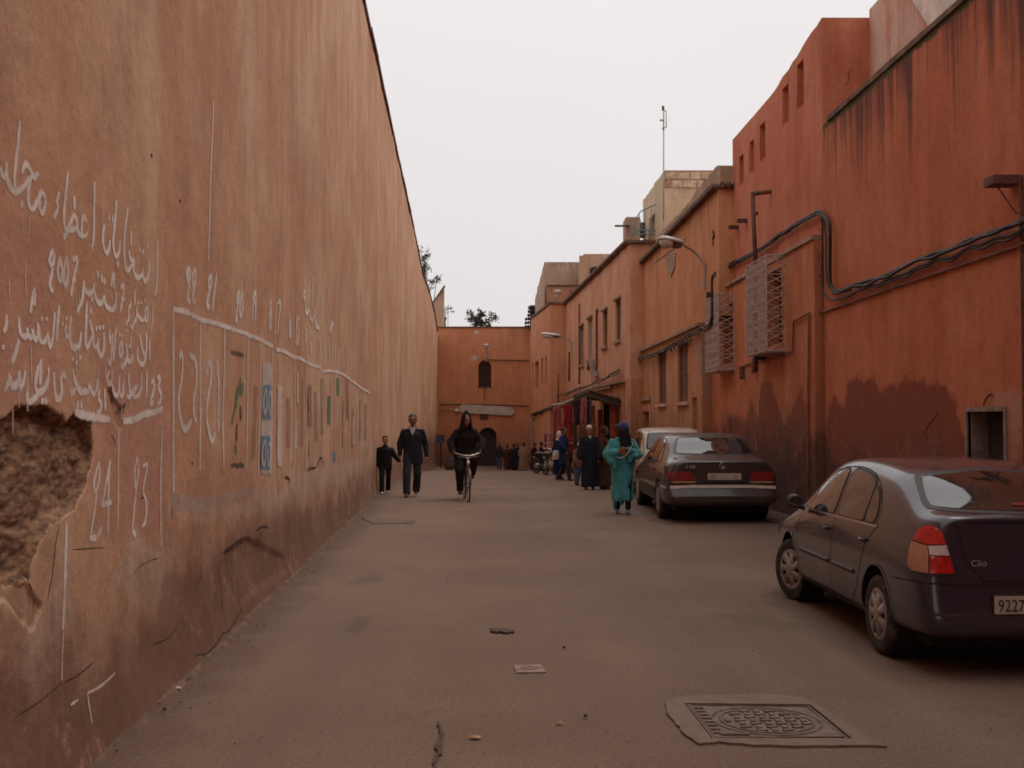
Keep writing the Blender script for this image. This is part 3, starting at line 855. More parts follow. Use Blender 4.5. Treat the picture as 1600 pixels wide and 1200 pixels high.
for (a, b, c0, d, mt) in ((462, 465.5, 580, 632, 'whitep'), (459, 463.5, 655, 703, 'whitep'), (510, 515.5, 618, 664, 'greenp'), (539, 545, 592, 657, 'brownp'), (553, 557, 610, 634, 'whitep'), (525, 529, 590, 618, 'greenp'), (480, 489, 600, 668, 'brownp'), (519, 523, 705, 722, 'bluep'), (499, 506, 590, 680, 'brownp'), (393, 400, 600, 720, 'brownp'), (446, 452, 620, 700, 'brownp'), (470, 474, 590, 700, 'brownp'), (491, 496, 610, 690, 'brownp'), (533, 537, 625, 700, 'brownp'), (548, 552, 640, 700, 'brownp'), (560, 564, 625, 690, 'brownp'), (569, 573, 630, 690, 'brownp'), (433, 440, 600, 730, 'whitefaint'), (549, 552, 650, 695, 'whitefaint')):
    wpatch('poster_scrap', a, b, c0, d, mt)
strokes('scribble', 440, 560, 6, [[(255, 360), (250, 420), (262, 460), (250, 520), (258, 640)], [(262, 780), (256, 850), (250, 940)], [(652, 580), (650, 600)], [(652, 685), (650, 700)], [(652, 765), (650, 780)]], .08, 'blackp', label='dark remains of print in the far boxes')
# cracks
def cracks(lst, lab=None):
    for pts, wd in lst:
        mb = MB()
        q = smoothline([(x, y, 0) for x, y in pts], 3)
        jt = [(p.x + random.uniform(-.5, .5), p.y + random.uniform(-.8, .8)) for p in q]
        wribbon(mb, [LW(*p) for p in jt], wd * .55, .001, .95, 1)
        mb.build('crack', M['crack'], lwall, world=True, fix=False)
cracks([([(400, 830), (412, 822), (420, 826)], .03), ([(408, 830), (404, 850), (402, 868)], .022), ([(300, 930), (310, 905), (318, 890)], .012), ([(520, 740), (516, 770), (512, 800)], .02), ([(470, 760), (466, 790), (470, 820)], .02), ([(346, 868), (340, 890), (345, 930), (338, 960)], .016), ([(205, 900), (225, 880), (250, 872)], .008), ([(230, 1010), (260, 995), (285, 960)], .01), ([(552, 720), (550, 745), (548, 770)], .025), ([(494, 731), (500, 715), (505, 729)], .05),
        ([(170, 603), (168, 610), (176, 620), (183, 632)], .03), ([(183, 632), (185, 640), (194, 636), (196, 628)], .03), ([(195, 632), (191, 655), (188, 672)], .012), ([(174, 677), (182, 694)], .014),
        ([(91, 815), (82, 850), (80, 880), (70, 940)], .016), ([(40, 905), (48, 930), (47, 985)], .01), ([(148, 1031), (120, 1055), (98, 1066)], .012), ([(98, 1066), (60, 1095), (20, 1120)], .01),
        ([(346, 866), (355, 855), (372, 850), (385, 840), (388, 850)], .035), ([(355, 862), (360, 880), (358, 890)], .02), ([(366, 900), (368, 940), (370, 958)], .025), ([(440, 0), (441, 150), (440, 300), (434, 420), (434, 600), (432, 720), (441, 880)], .012),
        ([(220, 780), (232, 772)], .02), ([(268, 790), (268, 812)], .02), ([(108, 859), (130, 858), (165, 856)], .008), ([(455, 718), (454, 735)], .05), ([(443, 745), (450, 748), (450, 760)], .06), ([(480, 735), (487, 731), (494, 731)], .05),
        ([(286, 1030), (295, 1022), (310, 1020), (340, 985)], .018), ([(333, 988), (345, 985), (372, 950)], .016)])
# small dark nail holes and the like on the far part
for px, py in ((596, 470), (237, 243), (284, 314), (302, 724)):
    Y, z = LW(px, py)
    mb = MB(); mb.ell((wsurf(Y, z), Y, z), (.006, .018, .012), n=8, m=6)
    mb.build('nail_hole', M['crack'], lwall, world=True)

# swept dirt and crumbs of plaster gathered along the foot of the wall
mb = MB(); Yq = arr(2.5, 40, .06); random.seed(4)
for i, Y in enumerate(Yq):
    wq = .035 + .09 * abs(noise.fractal(Vector((Y * .9, 7, 0)), .8, 2, 4)); hq = .012 + .03 * abs(noise.fractal(Vector((Y * 1.6, 2, 5)), .7, 2, 5))
    x0 = wsurf(Y, gz(Y) + .05) - .02; g = gz(Y)
    mb.v += [(x0, Y, g + hq * 1.3), (x0 + wq * .35, Y, g + hq * .8 + .008 * random.random()), (x0 + wq * .7, Y, g + .018 + .006 * random.random()), (x0 + wq, Y, g - .005)]
for i in range(len(Yq) - 1):
    for q in range(3): a = i * 4 + q; mb.f.append((a, a + 1, a + 5, a + 4))
o = mb.build('dirt', M['dirt'], smooth=True, fix=False, origin=(-2.2, 5, 0)); o['kind'] = 'stuff'
mb = MB()
for k in range(260):
    Y = 3 + 30 * random.random() ** 1.6; s_ = random.choice((.003, .004, .005, .008)) * random.uniform(.7, 1.3)
    x = wbase(Y) + .08 + abs(random.gauss(0, .16)) if random.random() < .75 else random.uniform(wbase(Y) + .2, 4.8)
    mb.ell((x, Y, gz(Y) + .014 + s_ * .3), (s_, s_ * 1.1, s_ * .6), n=5, m=4)
o = mb.build('grit', M['dirt'], origin=(-2.2, 6, 0)); o['kind'] = 'stuff'

random.seed(21); dl = []
for k in range(26):
    x = random.choice((40, 62, 118, 150, 166, 205, 236, 20, 95, 215, 187)) + random.uniform(-8, 8); y = random.choice((330, 420, 470, 540, 590, 640)) + random.uniform(-12, 12)
    dl.append([(x, y), (x - .3, y + random.uniform(12, 34)), (x - .6, y + random.uniform(36, 60))])
strokes('paint_drips', 0, 0, 1, dl, .008, 'whitefaint', label='thin white drips under the lettering')
# ------------------------------------------------------------------ right-hand buildings
def frame_right(a, s=-.022):
    return lambda u, z, d=0: (a + s * u + d, u, z)
def block(name, mat, fr, u0, u1, ztop, depth, z0=-1.8, ops=(), cell=.5, masks=None, rough=.012, label=None, cat='building', group=None, parent=None, ragged=0, su=None, topslope=0):
    zt = ztop if callable(ztop) else (lambda u: ztop)
    ul = {u0, u1}; zl = {z0}
    zc = z0
    for o_ in ops:
        ul |= {o_[0], o_[1]}; zl |= {o_[2], o_[3]}; zc = max(zc, o_[3])
    def refine(vals, st):
        v = sorted(vals); r = []
        for a_, b_ in zip(v, v[1:]): r += arr(a_, b_, st)
        return r + [v[-1]]
    U = refine(ul, cell); Z = refine(zl, cell) if len(zl) > 1 else [z0]
    ntop = max(2, int((zt((u0 + u1) / 2) - zc) / cell))
    nU = len(U); n1 = len(Z); nZt = n1 + ntop
    mb = MB(); idx = {}
    for i, u in enumerate(U):
        for j in range(nZt):
            if j < n1: z = Z[j]
            else:
                t = (j - n1 + 1) / ntop
                z = Z[-1] + (zt(u) - Z[-1]) * t
                if j == nZt - 1: z += ragged * noise.fractal(Vector((u * 1.7, 3, 1)), .8, 2, 4)
            d = rough * noise.fractal(Vector((u * .6, z * .6, 5)), .8, 2, 4)
            if i in (0, nU - 1): d = 0
            mb.v.append(fr(u, z, d))
    def inop(u, z): return any(o_[0] < u < o_[1] and o_[2] < z < o_[3] for o_ in ops)
    for i in range(nU - 1):
        for j in range(nZt - 1):
            um = (U[i] + U[i + 1]) / 2
            if j + 1 < n1 and inop(um, (Z[j] + Z[j + 1]) / 2): continue
            mb.f.append((i * nZt + j, (i + 1) * nZt + j, (i + 1) * nZt + j + 1, i * nZt + j + 1))
    # reveals
    for (a_, b_, c_, d_, dp) in [o_[:5] for o_ in ops]:
        mb.add([fr(a_, c_, -.0), fr(b_, c_, 0), fr(b_, d_, 0), fr(a_, d_, 0), fr(a_, c_, dp), fr(b_, c_, dp), fr(b_, d_, dp), fr(a_, d_, dp)],
               [(0, 1, 5, 4), (1, 2, 6, 5), (2, 3, 7, 6), (3, 0, 4, 7), (4, 5, 6, 7)])
    # ends, roof, back
    nf = len(mb.v)
    for i in range(nU):
        zt_ = mb.v[i * nZt + nZt - 1][2]
        mb.v.append(fr(U[i], zt_, depth)); mb.v.append(fr(U[i], z0, depth))
    for i in range(nU - 1):
        a_, b_ = i * nZt + nZt - 1, (i + 1) * nZt + nZt - 1
        mb.f.append((a_, b_, nf + 2 * i + 2, nf + 2 * i))
        mb.f.append((nf + 2 * i, nf + 2 * i + 2, nf + 2 * i + 3, nf + 2 * i + 1))
    for i in (0, nU - 1):
        mb.f.append(tuple([i * nZt + j for j in range(nZt)] + [nf + 2 * i, nf + 2 * i + 1]))
    if masks:
        A = np.array(mb.v)
        for k, (polys, soft) in masks.items():
            v = np.zeros(len(A))
            for p in polys: v = np.maximum(v, np.clip(.5 - sdf_poly(A[:, 1], A[:, 2], p) / soft, 0, 1))
            mb.at[k] = v
    if parent is not None:
        return mb.build(name, mat, parent, world=True, fix=False)
    o = mb.build(name, mat, fix=False, origin=fr(u0, gz(u0), 0))
    tag(o, label, cat, group)
    return o
def yz(pts, a, s=-.022): return [(lambda q: (q.y, q.z))(RW(x, y, a, s)) for x, y in pts]
fA = frame_right(5.5); fBl = frame_right(5.37); fCu = frame_right(5.18); fCl = frame_right(5.14); fD = frame_right(6.15, -.06)

M['plaingrey'] = solid('grey_mortar', (.26, .19, .15), .9, .3, 8, bump=.4)
# A : tall red wall, nearest on the right
stainA = [yz(q, 5.5) for q in ([(1325, 600), (1345, 594), (1365, 596), (1378, 615), (1395, 603), (1425, 592), (1450, 598), (1470, 603), (1490, 622), (1495, 660), (1512, 700), (1512, 760), (1310, 760), (1312, 680), (1318, 640)],
    [(1296, 640), (1306, 618), (1316, 650), (1316, 760), (1290, 760), (1290, 690)])]
paleA = [yz(q, 5.5) for q in ([(1535, 640), (1560, 612), (1590, 606), (1600, 640), (1590, 720), (1576, 720), (1574, 650), (1545, 642)],)]
mossA = [[(7, 6.42), (18.4, 6.42), (18.4, 6.7), (7, 6.7)]]
wallA = block('red_wall', M['red'], fA, -9, 18.3, 6.52, .5, z0=-.2, ops=[(11.95, 12.87, .85, 1.78, .42)], cell=.13, masks={'stain': (stainA, .42), 'pale': (paleA, .2), 'moss': (mossA, .12)},
    label='brick red limewashed wall with black rain streaks nearest on the right', cat='wall')
mb = MB()
for (u0, u1, z0, z1) in ((11.90, 11.95, .85, 1.83), (12.87, 12.92, .85, 1.83), (11.95, 12.87, 1.78, 1.83)):
    mb.bbox8(fA, u0, u1, z0, z1, -.02, .03)
nf_ = mb.build('niche_frame', M['plaingrey'], wallA, world=True)
mb = MB(); mb.bbox8(fA, 11.96, 12.86, .86, 1.775, .36, .40)
mb.build('niche_back', M['dark'], wallA, world=True)
mb = MB(); mb.bbox8(fA, 12.84, 12.866, .86, 1.775, .03, .355)
mb.build('niche_side', M['plaingrey'], wallA, world=True)
mb = MB(); mb.bbox8(fA, 11.97, 12.80, .86, 1.775, .20, .355)
mb.build('niche_shade', M['dark'], wallA, world=True)  # dark back and slab paint the niche's shade, grey side its lit part
mb = MB()
for k in range(27):
    u = -8 + k
    if u > 17.8: break
    q = .02 * noise.noise(Vector((u * 2.1, 0, 0)))
    mb.bbox8(fA, u, u + .996, 6.50, 6.575 + q, -.035 + q * .5, .52)
mb.build('coping', M['coping'], wallA, world=True)
# cracks in the red wall
def rcrack(pts, parent, a, wd=.012, s=-.022):
    q = smoothline([RW(x, y, a, s) for x, y in pts], 3)
    mb = MB()
    mb.tube([(p.x - .001, p.y + random.uniform(-.012, .012), p.z) for p in q], [wd * (.4 + .6 * math.sin(math.pi * (i + .5) / len(q))) for i in range(len(q))], 5)
    mb.build('crack', M['crack'], parent, world=True)
rcrack([(1535, 640), (1542, 622), (1550, 616), (1553, 624)], wallA, 5.5)
rcrack([(1445, 675), (1450, 690), (1448, 670), (1463, 650), (1466, 640)], wallA, 5.5, .008)
rcrack([(1510, 640), (1525, 636)], wallA, 5.5, .01)

# H : upper wall set back behind the red wall
wallH = block('set_back_wall', M['pinkgrey'], frame_right(6.28), -9, 18.29, lambda u: 8.45 + .01 * (18 - u) + (.5 if u < 14 else 0), 4, z0=6.0, cell=.35,
    label='faded pink upper storey set back above the streaked red wall', cat='building', ragged=.04)
M['whitep2'] = solid('whitewashed_patch', (.66, .55, .47), .9, .2, 3, bump=.3)
q_ = [RW(x, y, 6.27) for x, y in [(1425, -8), (1436, 12), (1448, 30), (1457, 44), (1478, 28), (1502, 10), (1530, -14)]]
mb = MB(); mb.prism([(v.y, v.z) for v in q_], lambda a, b: (6.28 - .022 * a - .05, a, b), lambda a, b: (6.28 - .022 * a + .02, a, b)); mb.build('whitewash_patch', M['whitep2'], wallH, world=True)
mb = MB(); mb.bbox8(fA, -9, 18.28, 6.3, 6.45, .5, .80)
mb.build('roof_terrace', M['coping'], wallH, world=True)

# B : taller red building with slits
def zB(u):
    T = [(18.3, 8.32), (19.3, 8.22), (20.3, 8.10), (21.5, 7.98), (23, 7.72), (24.8, 7.55), (25.1, 7.5)]
    for (a, za), (b, zb) in zip(T, T[1:]):
        if u <= b: return za + (zb - za) * (u - a) / (b - a)
    return T[-1][1]
slits = [(23.98, 24.4, 6.8, 7.42, .25), (23.05, 23.42, 6.85, 7.5, .25), (22.1, 22.55, 6.92, 7.62, .25), (20.38, 20.78, 7.16, 7.85, .25), (19.38, 19.8, 7.2, 7.98, .25)]
bB = block('slit_window_building', M['redup'], fA, 18.304, 25.05, zB, 6, z0=4.55, ops=slits, cell=.3, ragged=.05,
    label='tall red building with five narrow vertical slits under its roofline', cat='building')
for q in (((1162, 343), (1171, 347)), ((1149, 353), (1157, 357))):
    p = RW((q[0][0] + q[1][0]) / 2, q[0][1] + 2, 5.5)
    mb = MB(); mb.box((p.x - .09, p.y, p.z), (.22, .14, .07))
    mb.build('beam_stub', M['wood'], bB, world=True)
# right-hand edge: crack in side wall
mb = MB()
q = [P(x, y, 18.29) for x, y in [(1329, 108), (1325, 118), (1327, 124), (1321, 132)]]
mb.tube(q, .005, 5); mb.build('crack', M['crack'], bB, world=True)

# B lower wall, proud of it
stB = [yz(q, 5.37) for q in ([(1185, 640), (1190, 600), (1200, 592), (1212, 620), (1222, 668), (1240, 640), (1250, 600), (1262, 640), (1262, 780), (1180, 780)], [(1170, 640), (1180, 620), (1180, 780), (1165, 780)],
    [(1130, 665), (1140, 650), (1175, 655), (1175, 780), (1125, 780)])]
msB = [yz(q, 5.37) for q in ([(1140, 442), (1180, 420), (1182, 428), (1142, 452)],)]
wBl = block('lower_wall', M['redlow'], fBl, 18.42, 26.9, lambda u: 4.68 + .03 * math.sin(u * 2), .55, z0=-.3, ops=[(20.45, 21.55, 3.1, 4.5, .3), (24.55, 25.6, 2.95, 4.3, .3)], cell=.25,
    masks={'stain': (stB, .45), 'moss': (msB, .1)}, rough=.02,
    label='orange red ground floor wall carrying two caged windows, damp at its foot', cat='wall')
mb = MB()
for k in range(34):
    u = 18.42 + k * .25
    q = .025 * noise.noise(Vector((u * 3, 1, 0)))
    mb.bbox8(fBl, u, u + .248, 4.66, 4.73 + q, -.05 + q, .12)
mb.build('ledge', M['parapet'], wBl, world=True)
# windows behind the cages
def window(parent, fr, u0, u1, z0, z1, d, kind='dark', n=2, name='window'):
    mb = MB(); t = .045
    for a in ((u0, u0 + t, z0, z1), (u1 - t, u1, z0, z1), (u0 + t, u1 - t, z1 - t, z1), (u0 + t, u1 - t, z0, z0 + t)):
        mb.bbox8(fr, *a, d - .05, d)
    wd = mb.build(name, M['wood' if kind != 'grey' else 'shutterg'], parent, world=True)
    if kind in ('louvre', 'grey'):
        for q in range(n):
            a0 = u0 + t + (u1 - u0 - 2 * t) * q / n; a1 = u0 + t + (u1 - u0 - 2 * t) * (q + 1) / n
            mb = MB()
            for a in ((a0 + .003, a0 + .04, z0 + t, z1 - t), (a1 - .04, a1 - .003, z0 + t, z1 - t), (a0 + .04, a1 - .04, z1 - t - .05, z1 - t), (a0 + .04, a1 - .04, z0 + t, z0 + t + .05), (a0 + .04, a1 - .04, (z0 + z1) / 2 - .03, (z0 + z1) / 2 + .03)):
                mb.bbox8(fr, *a, d - .04, d - .012)
            sh = mb.build('shutter', M['shutter' if kind == 'louvre' else 'shutterg'], wd, world=True)
            k = int((z1 - z0 - .2) / .07)
            mb = MB()
            for j in range(k):
                z = z0 + t + .055 + j * .07
                if abs(z + .03 - (z0 + z1) / 2) < .045: continue
                mb.add([fr(a0 + .04, z, d - .035), fr(a1 - .04, z, d - .035), fr(a1 - .04, z + .062, d - .015), fr(a0 + .04, z + .062, d - .015)], [(0, 1, 2, 3)])
            s2 = mb.build('louvres', M['shutter' if kind == 'louvre' else 'shutterg'], wd, world=True)
            s2['kind'] = 'stuff'
    else:
        for q in range(n):
            a0 = u0 + t + (u1 - u0 - 2 * t) * q / n; a1 = u0 + t + (u1 - u0 - 2 * t) * (q + 1) / n
            mb = MB(); mb.bbox8(fr, a0 + .02, a1 - .02, z0 + t + .01, z1 - t - .01, d - .03, d - .02)
            mb.build('pane', M['glass'], wd, world=True)
            mb = MB(); mb.bbox8(fr, a1 - .02, a1 + .02, z0 + t, z1 - t, d - .045, d - .01)
            mb.build('mullion', M['wood'], wd, world=True)
    return wd
window(wBl, fBl, 20.45, 21.55, 3.1, 4.5, .29)
window(wBl, fBl, 24.55, 25.6, 2.95, 4.3, .29)
def cage(parent, fr, u0, u1, z0, z1, dd):
    """projecting grille: three lattice sides on a frame"""
    mb = MB(); r = .012
    def T(a, b, rr=r): mb.tube([fr(*a), fr(*b)], rr, 5)
    cs = [(u0, 0), (u0, -dd), (u1, -dd), (u1, 0)]
    for z in (z0, z1):
        for p, q in zip(cs, cs[1:]): T((p[0], z, p[1]), (q[0], z, q[1]), .016)
    for p in cs: T((p[0], z0, p[1]), (p[0], z1, p[1]), .016)
    mb.bbox8(fr, u0, u1, z0 - .03, z0 - .004, -dd, 0)
    cg = mb.build('window_cage', M['iron'], parent, world=True)
    def bar(a, b):
        m2 = MB(); m2.tube([fr(*a), fr(*b)], .0085, 4)
        m2.build('bar', M['iron'], cg, world=True)
    hz = 5
    H = (z1 - z0) / hz
    for k in range(1, hz):
        z = z0 + H * k
        bar((u0, z, 0), (u0, z, -dd)); bar((u0, z, -dd), (u1, z, -dd))
    for k in range(hz * 2):                                    # zigzags on the side facing up the street
        za, zb = z0 + H / 2 * k, z0 + H / 2 * (k + 1)
        bar((u0, za, 0), (u0, zb, -dd)); bar((u0, zb, 0), (u0, za, -dd))
    nn = 9
    for q in range(nn):
        a, b = u0 + (u1 - u0) * q / nn, u0 + (u1 - u0) * (q + 1) / nn
        if q: bar((a, z0, -dd), (a, z1, -dd))
        for k in range(hz):
            za, zb = z0 + H * k, z0 + H * (k + 1)
            bar((a, za, -dd), (b, zb, -dd)); bar((b, za, -dd), (a, zb, -dd))
    return cg
cage(wBl, fBl, 20.2, 21.75, 2.94, 4.66, .34)
cage(wBl, fBl, 24.4, 25.85, 2.79, 4.44, .34)
# niche scars and stub at the foot
mb = MB(); mb.bbox8(fBl, 24.9, 25.0, 1.0, 1.72, -.06, 0); mb.build('stub_post', M['redlow'], wBl, world=True)
p = RW(1163, 583, 5.37)
mb = MB(); mb.box((p.x - .05, p.y, p.z), (.1, .06, .26)); mb.build('bracket', M['rust'], wBl, world=True)

# C : ochre building
mossC = [yz(q, 5.14) for q in ([(985, 590), (1040, 563), (1040, 572), (988, 600)], [(1050, 560), (1075, 548), (1075, 556), (1052, 566)])]
stC = [yz(q, 5.14) for q in ([(1010, 690), (1020, 650), (1040, 640), (1060, 655), (1075, 680), (1080, 720), (1010, 720)],)]
plC = [yz(q, 5.14) for q in ([(1085, 535), (1112, 525), (1112, 600), (1098, 600)], [(975, 640), (990, 625), (1005, 640), (1003, 690), (975, 690)])]
def zC(u): return 6.92
bC = block('ochre_building', M['ochre'], fCu, 25.054, 37.2, 6.9, 6.2, z0=4.02, cell=.4, rough=.02,
    label='orange ochre building with a scratched upper wall beyond the caged windows', cat='building')
cuts = [(32.3, 33.7, 2.17, 3.69, .12), (28.75, 30.25, 2.18, 3.68, .12), (35.4, 36.9, 1.35, 1.95, .5), (27.55, 28.1, 1.35, 2.25, .06)]
block('lower_storey', M['ochlow'], fCl, 26.904, 39.2, lambda u: 3.98 + .04 * math.sin(u * 3), .9, z0=-1.2, ops=cuts, cell=.25, parent=bC, masks={'pale': (plC, .3)}, rough=.025)
mb = MB()
for k in range(49):
    u = 26.92 + k * .25
    q = .035 * noise.noise(Vector((u * 2.3, 4, 0)))
    mb.bbox8(fCl, u, u + .247, 3.95, 4.03 + q, -.11 + q, .3)
mb.build('ledge', M['parapet'], bC, world=True)
M['mossm'] = solid('green_moss', (.13, .14, .055), .95, .35, 12, bump=.5)
mb = MB(); random.seed(31)
for k in range(60):
    u = random.uniform(30.8, 36.8) if k < 44 else random.uniform(28.2, 30.0); z = 3.74 - abs(random.gauss(0, .045)) ; s_ = random.uniform(.04, .13)
    mb.ell(fCl(u, z, 0), (.022, s_, .025 + .03 * random.random()), n=7, m=5)
o_m = mb.build('moss', M['mossm'], bC, world=True, smooth=True); o_m['kind'] = 'stuff'
for (u0, u1) in ((32.3, 33.7), (28.75, 30.25)):
    window(bC, fCl, u0, u1, 2.17, 3.69, .11, 'louvre', 2)
    mb = MB(); mb.bbox8(fCl, u0 - .1, u1 + .1, 2.08, 2.168, -.09, .03); mb.build('sill', M['pinkgrey'], bC, world=True)
    mb = MB(); mb.bbox8(fCl, u0 - .1, u1 + .1, 3.692, 3.75, -.07, .03); mb.build('lintel', M['pinkgrey'], bC, world=True)
window(bC, fCl, 35.4, 36.9, 1.35, 1.95, .3)
mb = MB()
for a in ((35.15, 35.38, 1.3, 2.2), (36.92, 37.15, 1.3, 2.2), (35.38, 36.92, 1.97, 2.2)): mb.bbox8(fCl, *a, -.05, 0)
mb.build('window_surround', M['ochlow'], bC, world=True)
mb = MB(); mb.bbox8(fCl, 35.2, 37.1, 2.32, 2.42, -.1, 0); mb.build('ledge', M['parapet'], bC, world=True)
# cornice with scalloped tiles and parapet
mb = MB(); mb.bbox8(fCu, 25.0, 37.2, 6.88, 6.94, -.10, .3); cor = mb.build('cornice', M['coping'], bC, world=True)
for k in range(86):
    u = 25.06 + k * .141
    m2 = MB(); m2.lathe([(.066, -.16), (.062, .05)], fCu(u, 6.93, 0), 'X', 8, True)
    m2.build('tile', M['coping'], cor, world=True)
for k in range(4):
    m2 = MB(); m2.lathe([(.066, -.14), (.062, .05)], (fCu(25.0, 0, .06 + k * .14)[0], 25.02, 6.93), 'Y', 8, True)
    m2.build('tile', M['coping'], cor, world=True)
block('parapet', M['parapet'], frame_right(5.22), 25.054, 34.6, lambda u: 7.42 - .015 * (u - 25) + .05 * math.sin(u), .35, z0=6.944, cell=.3, ragged=.09, parent=bC, rough=.04)
# scratches and bare patches under the cornice
M['bare'] = solid('bare_scratched_mortar', (.34, .22, .14), .95, .35, 6, bump=.5)
mb = MB()
pp = [RW(x, y, 5.18) for x, y in [(1040, 402), (1050, 394), (1057, 396), (1055, 416), (1049, 433), (1044, 424)]]
mb.prism([(q.y, q.z) for q in pp], lambda a, b: (fCu(a, b, -.022)), lambda a, b: (fCu(a, b, .01)))
mb.build('bare_patch', M['bare'], bC, world=True)
for k in range(13):
    x0 = 1020 + k * 3.4 + (k % 3)
    y0 = 414 - k * 2.6
    rcrack([(x0, y0), (x0 + 6, y0 - 6), (x0 + 9 + k % 4 * 2, y0 - 11 - k % 3 * 2)], bC, 5.17, .0035)
rcrack([(1114, 360), (1116, 368), (1113, 374)], bC, 5.17, .03); rcrack([(1114, 376), (1114, 384)], bC, 5.17, .015)

# G : cream roof room with exposed blocks
bG = thing('roof_room', 'cream roof room with exposed blockwork at its top behind the ochre parapet', 'building', (4.9, 36, 6.5))
fG = frame_right(5.69)
def box_room(parent, name, mat, fr, u0, u1, z0, zt, depth, ops=(), **k):
    return block(name, mat, fr, u0, u1, zt, depth, z0=z0, ops=ops, cell=.3, parent=parent, **k)
box_room(bG, 'wall', M['cream'], fG, 36, 40.9, 6.5, 9.72, 2.6, ops=[(38.0, 39.3, 7.6, 8.75, .3)], ragged=.06, rough=.03)
mb = MB(); random.seed(3)
for row in range(2):
    x = 4.93 + row * .2
    while x < 7.3:
        wdt = random.uniform(.32, .5)
        z = 9.60 - row * .27
        m2 = MB()
        c0 = (x + wdt / 2, 35.985 - random.uniform(0, .02), z - .04)
        m2.box(c0, (wdt - .035, .06, .225 + random.uniform(-.03, .0)), ry=random.uniform(-.03, .03))
        m2.build('block', M['mudbrick'], bG, world=True)
        x += wdt
mb = MB(); mb.bbox((4.92, 35.965, 9.18), (7.45, 35.998, 9.73))
mb.build('mortar_band', M['bare'], bG, world=True)
# teal iron arch and rail on the roof
def tubes(name, mat, parent, lst, r=.02, n=6, **k):
    mb = MB()
    for pts in lst: mb.tube(smoothline(pts, 4) if len(pts) > 2 else pts, r, n)
    return mb.build(name, M[mat], parent, world=True, smooth=True, **k)
tr_ = thing('iron_arch', 'pale teal iron arch railing standing on the roof beside the cream room', 'railing', P(988, 368, 38))
tubes('arch', 'teal', tr_, [[P(988, 366, 37.8), P(991, 350, 37.8), P(999, 333, 37.8), P(1010, 326, 37.8), P(1024, 320, 37.8), P(1038, 318, 37.8)]], .022)
tubes('rail', 'teal', tr_, [[P(988, 366, 37.8), P(1026, 366, 37.8)], [P(988, 358, 37.8), P(1026, 361, 37.8)]], .02)
tubes('upright', 'teal', tr_, [[P(1008, 327, 37.8), P(1008, 367, 37.8)], [P(1018, 322, 37.8), P(1018, 367, 37.8)], [P(1026, 320, 37.8), P(1026, 367, 37.8)], [P(998, 334, 37.8), P(1006, 366, 37.8)], [P(1006, 352, 37.8), P(992, 365, 37.8)]], .014)
# antenna
an = thing('aerial_mast', 'thin rooftop aerial mast with a small rectangular frame at its tip', 'antenna', P(1037, 340, 34.5))
tubes('mast', 'steel', an, [[P(1037, 345, 34.5), P(1037, 205, 34.5)], [P(1037, 205, 34.5), P(1037, 168, 34.5)]], .022)
tubes('frame', 'steel', an, [[P(1034, 201, 34.5), P(1041, 199, 34.5)], [P(1041, 199, 34.5), P(1041, 174, 34.5)], [P(1041, 174, 34.5), P(1036, 171, 34.5)]], .016)
mb = MB(); mb.box(P(1036, 169, 34.5), (.07, .06, .13)); mb.build('clamp', M['rust'], an, world=True)
mb = MB(); mb.box(P(1033.5, 188, 34.5), (.10, .05, .05)); mb.build('clamp', M['steel'], an, world=True)
# brown chimney mass
ch = block('chimney', M['tan'], frame_right(3.95 + .022 * 38.7), 38.7, 39.6, 8.72, .48, z0=7.3, cell=.2, rough=.04, ragged=.08, label='stubby brown chimney block on the roof edge', cat='chimney')
mb = MB(); mb.box(P(972, 353, 38.6), (.5, .12, .05)); mb.build('capstone', M['coping'], ch, world=True)
mb = MB(); mb.box(P(994, 360, 40.5), (.6, .5, .5)); 
pg = mb.build('roof_box', M['wood'], world=False)
tag(pg, 'dark box on the roof between chimney and cream room', 'box')

# D : salmon building
def winD(px0, px1, y0, y1):
    a = RW(px0, y0, 6.15, -.06); b = RW(px1, y0, 6.15, -.06)
    return b.y, a.y
wins = []
for px0, px1, zt_, zb_, k in ((962, 970, 5.96, 4.5, 'dark'), (942, 949, 5.9, 4.5, 'dark'), (919, 925.5, 6.0, 4.25, 'grey'), (906, 912, 5.93, 4.15, 'grey')):
    u0, u1 = winD(px0, px1, 500, 500)
    wins.append((u0, u1, zb_, zt_, .14, k))
ops = [w_[:5] for w_ in wins] 
bD = block('salmon_building', M['salmon'], fD, 37.2, 56.9, 7.6, 6, z0=3.05, ops=ops, cell=.5, rough=.025,
    label='salmon plastered building with two dark and two pale windows above the rug shop', cat='building')
block('shop_floor', M['ochlow'], fD, 37.2, 56.9, 3.046, 6, z0=-1.6, ops=[(39.6, 44.4, -1.55, 2.5, 2.5), (46, 51.5, -1.55, 2.3, 2.5)], cell=.5, parent=bD)
for (u0, u1, z0, z1, dp, k) in wins:
    window(bD, fD, u0, u1, z0, z1, .13, k, 2)
    mb = MB(); mb.bbox8(fD, u0 - .1, u1 + .1, z0 - .09, z0 - .003, -.1, .02); mb.build('sill', M['parapet'], bD, world=True)
    mb = MB(); mb.bbox8(fD, u0 - .1, u1 + .1, z1 + .003, z1 + .08, -.1, .02); mb.build('lintel', M['parapet'], bD, world=True)
mb = MB(); mb.bbox8(fD, 37.1, 57, 7.56, 7.66, -.10, .5); cor = mb.build('cornice', M['coping'], bD, world=True)
for k in range(30):
    m2 = MB(); m2.lathe([(.06, -.14), (.06, .05)], (fD(37.1, 0, .02 + k * .128)[0], 37.13, 7.60), 'Y', 8, True)
    m2.build('tile', M['coping'], cor, world=True)
for k in range(110):
    m2 = MB(); m2.lathe([(.07, -.17), (.07, .05)], fD(37.2 + k * .18, 7.64, 0), 'X', 6, True)
    m2.build('tile', M['coping'], cor, world=True)
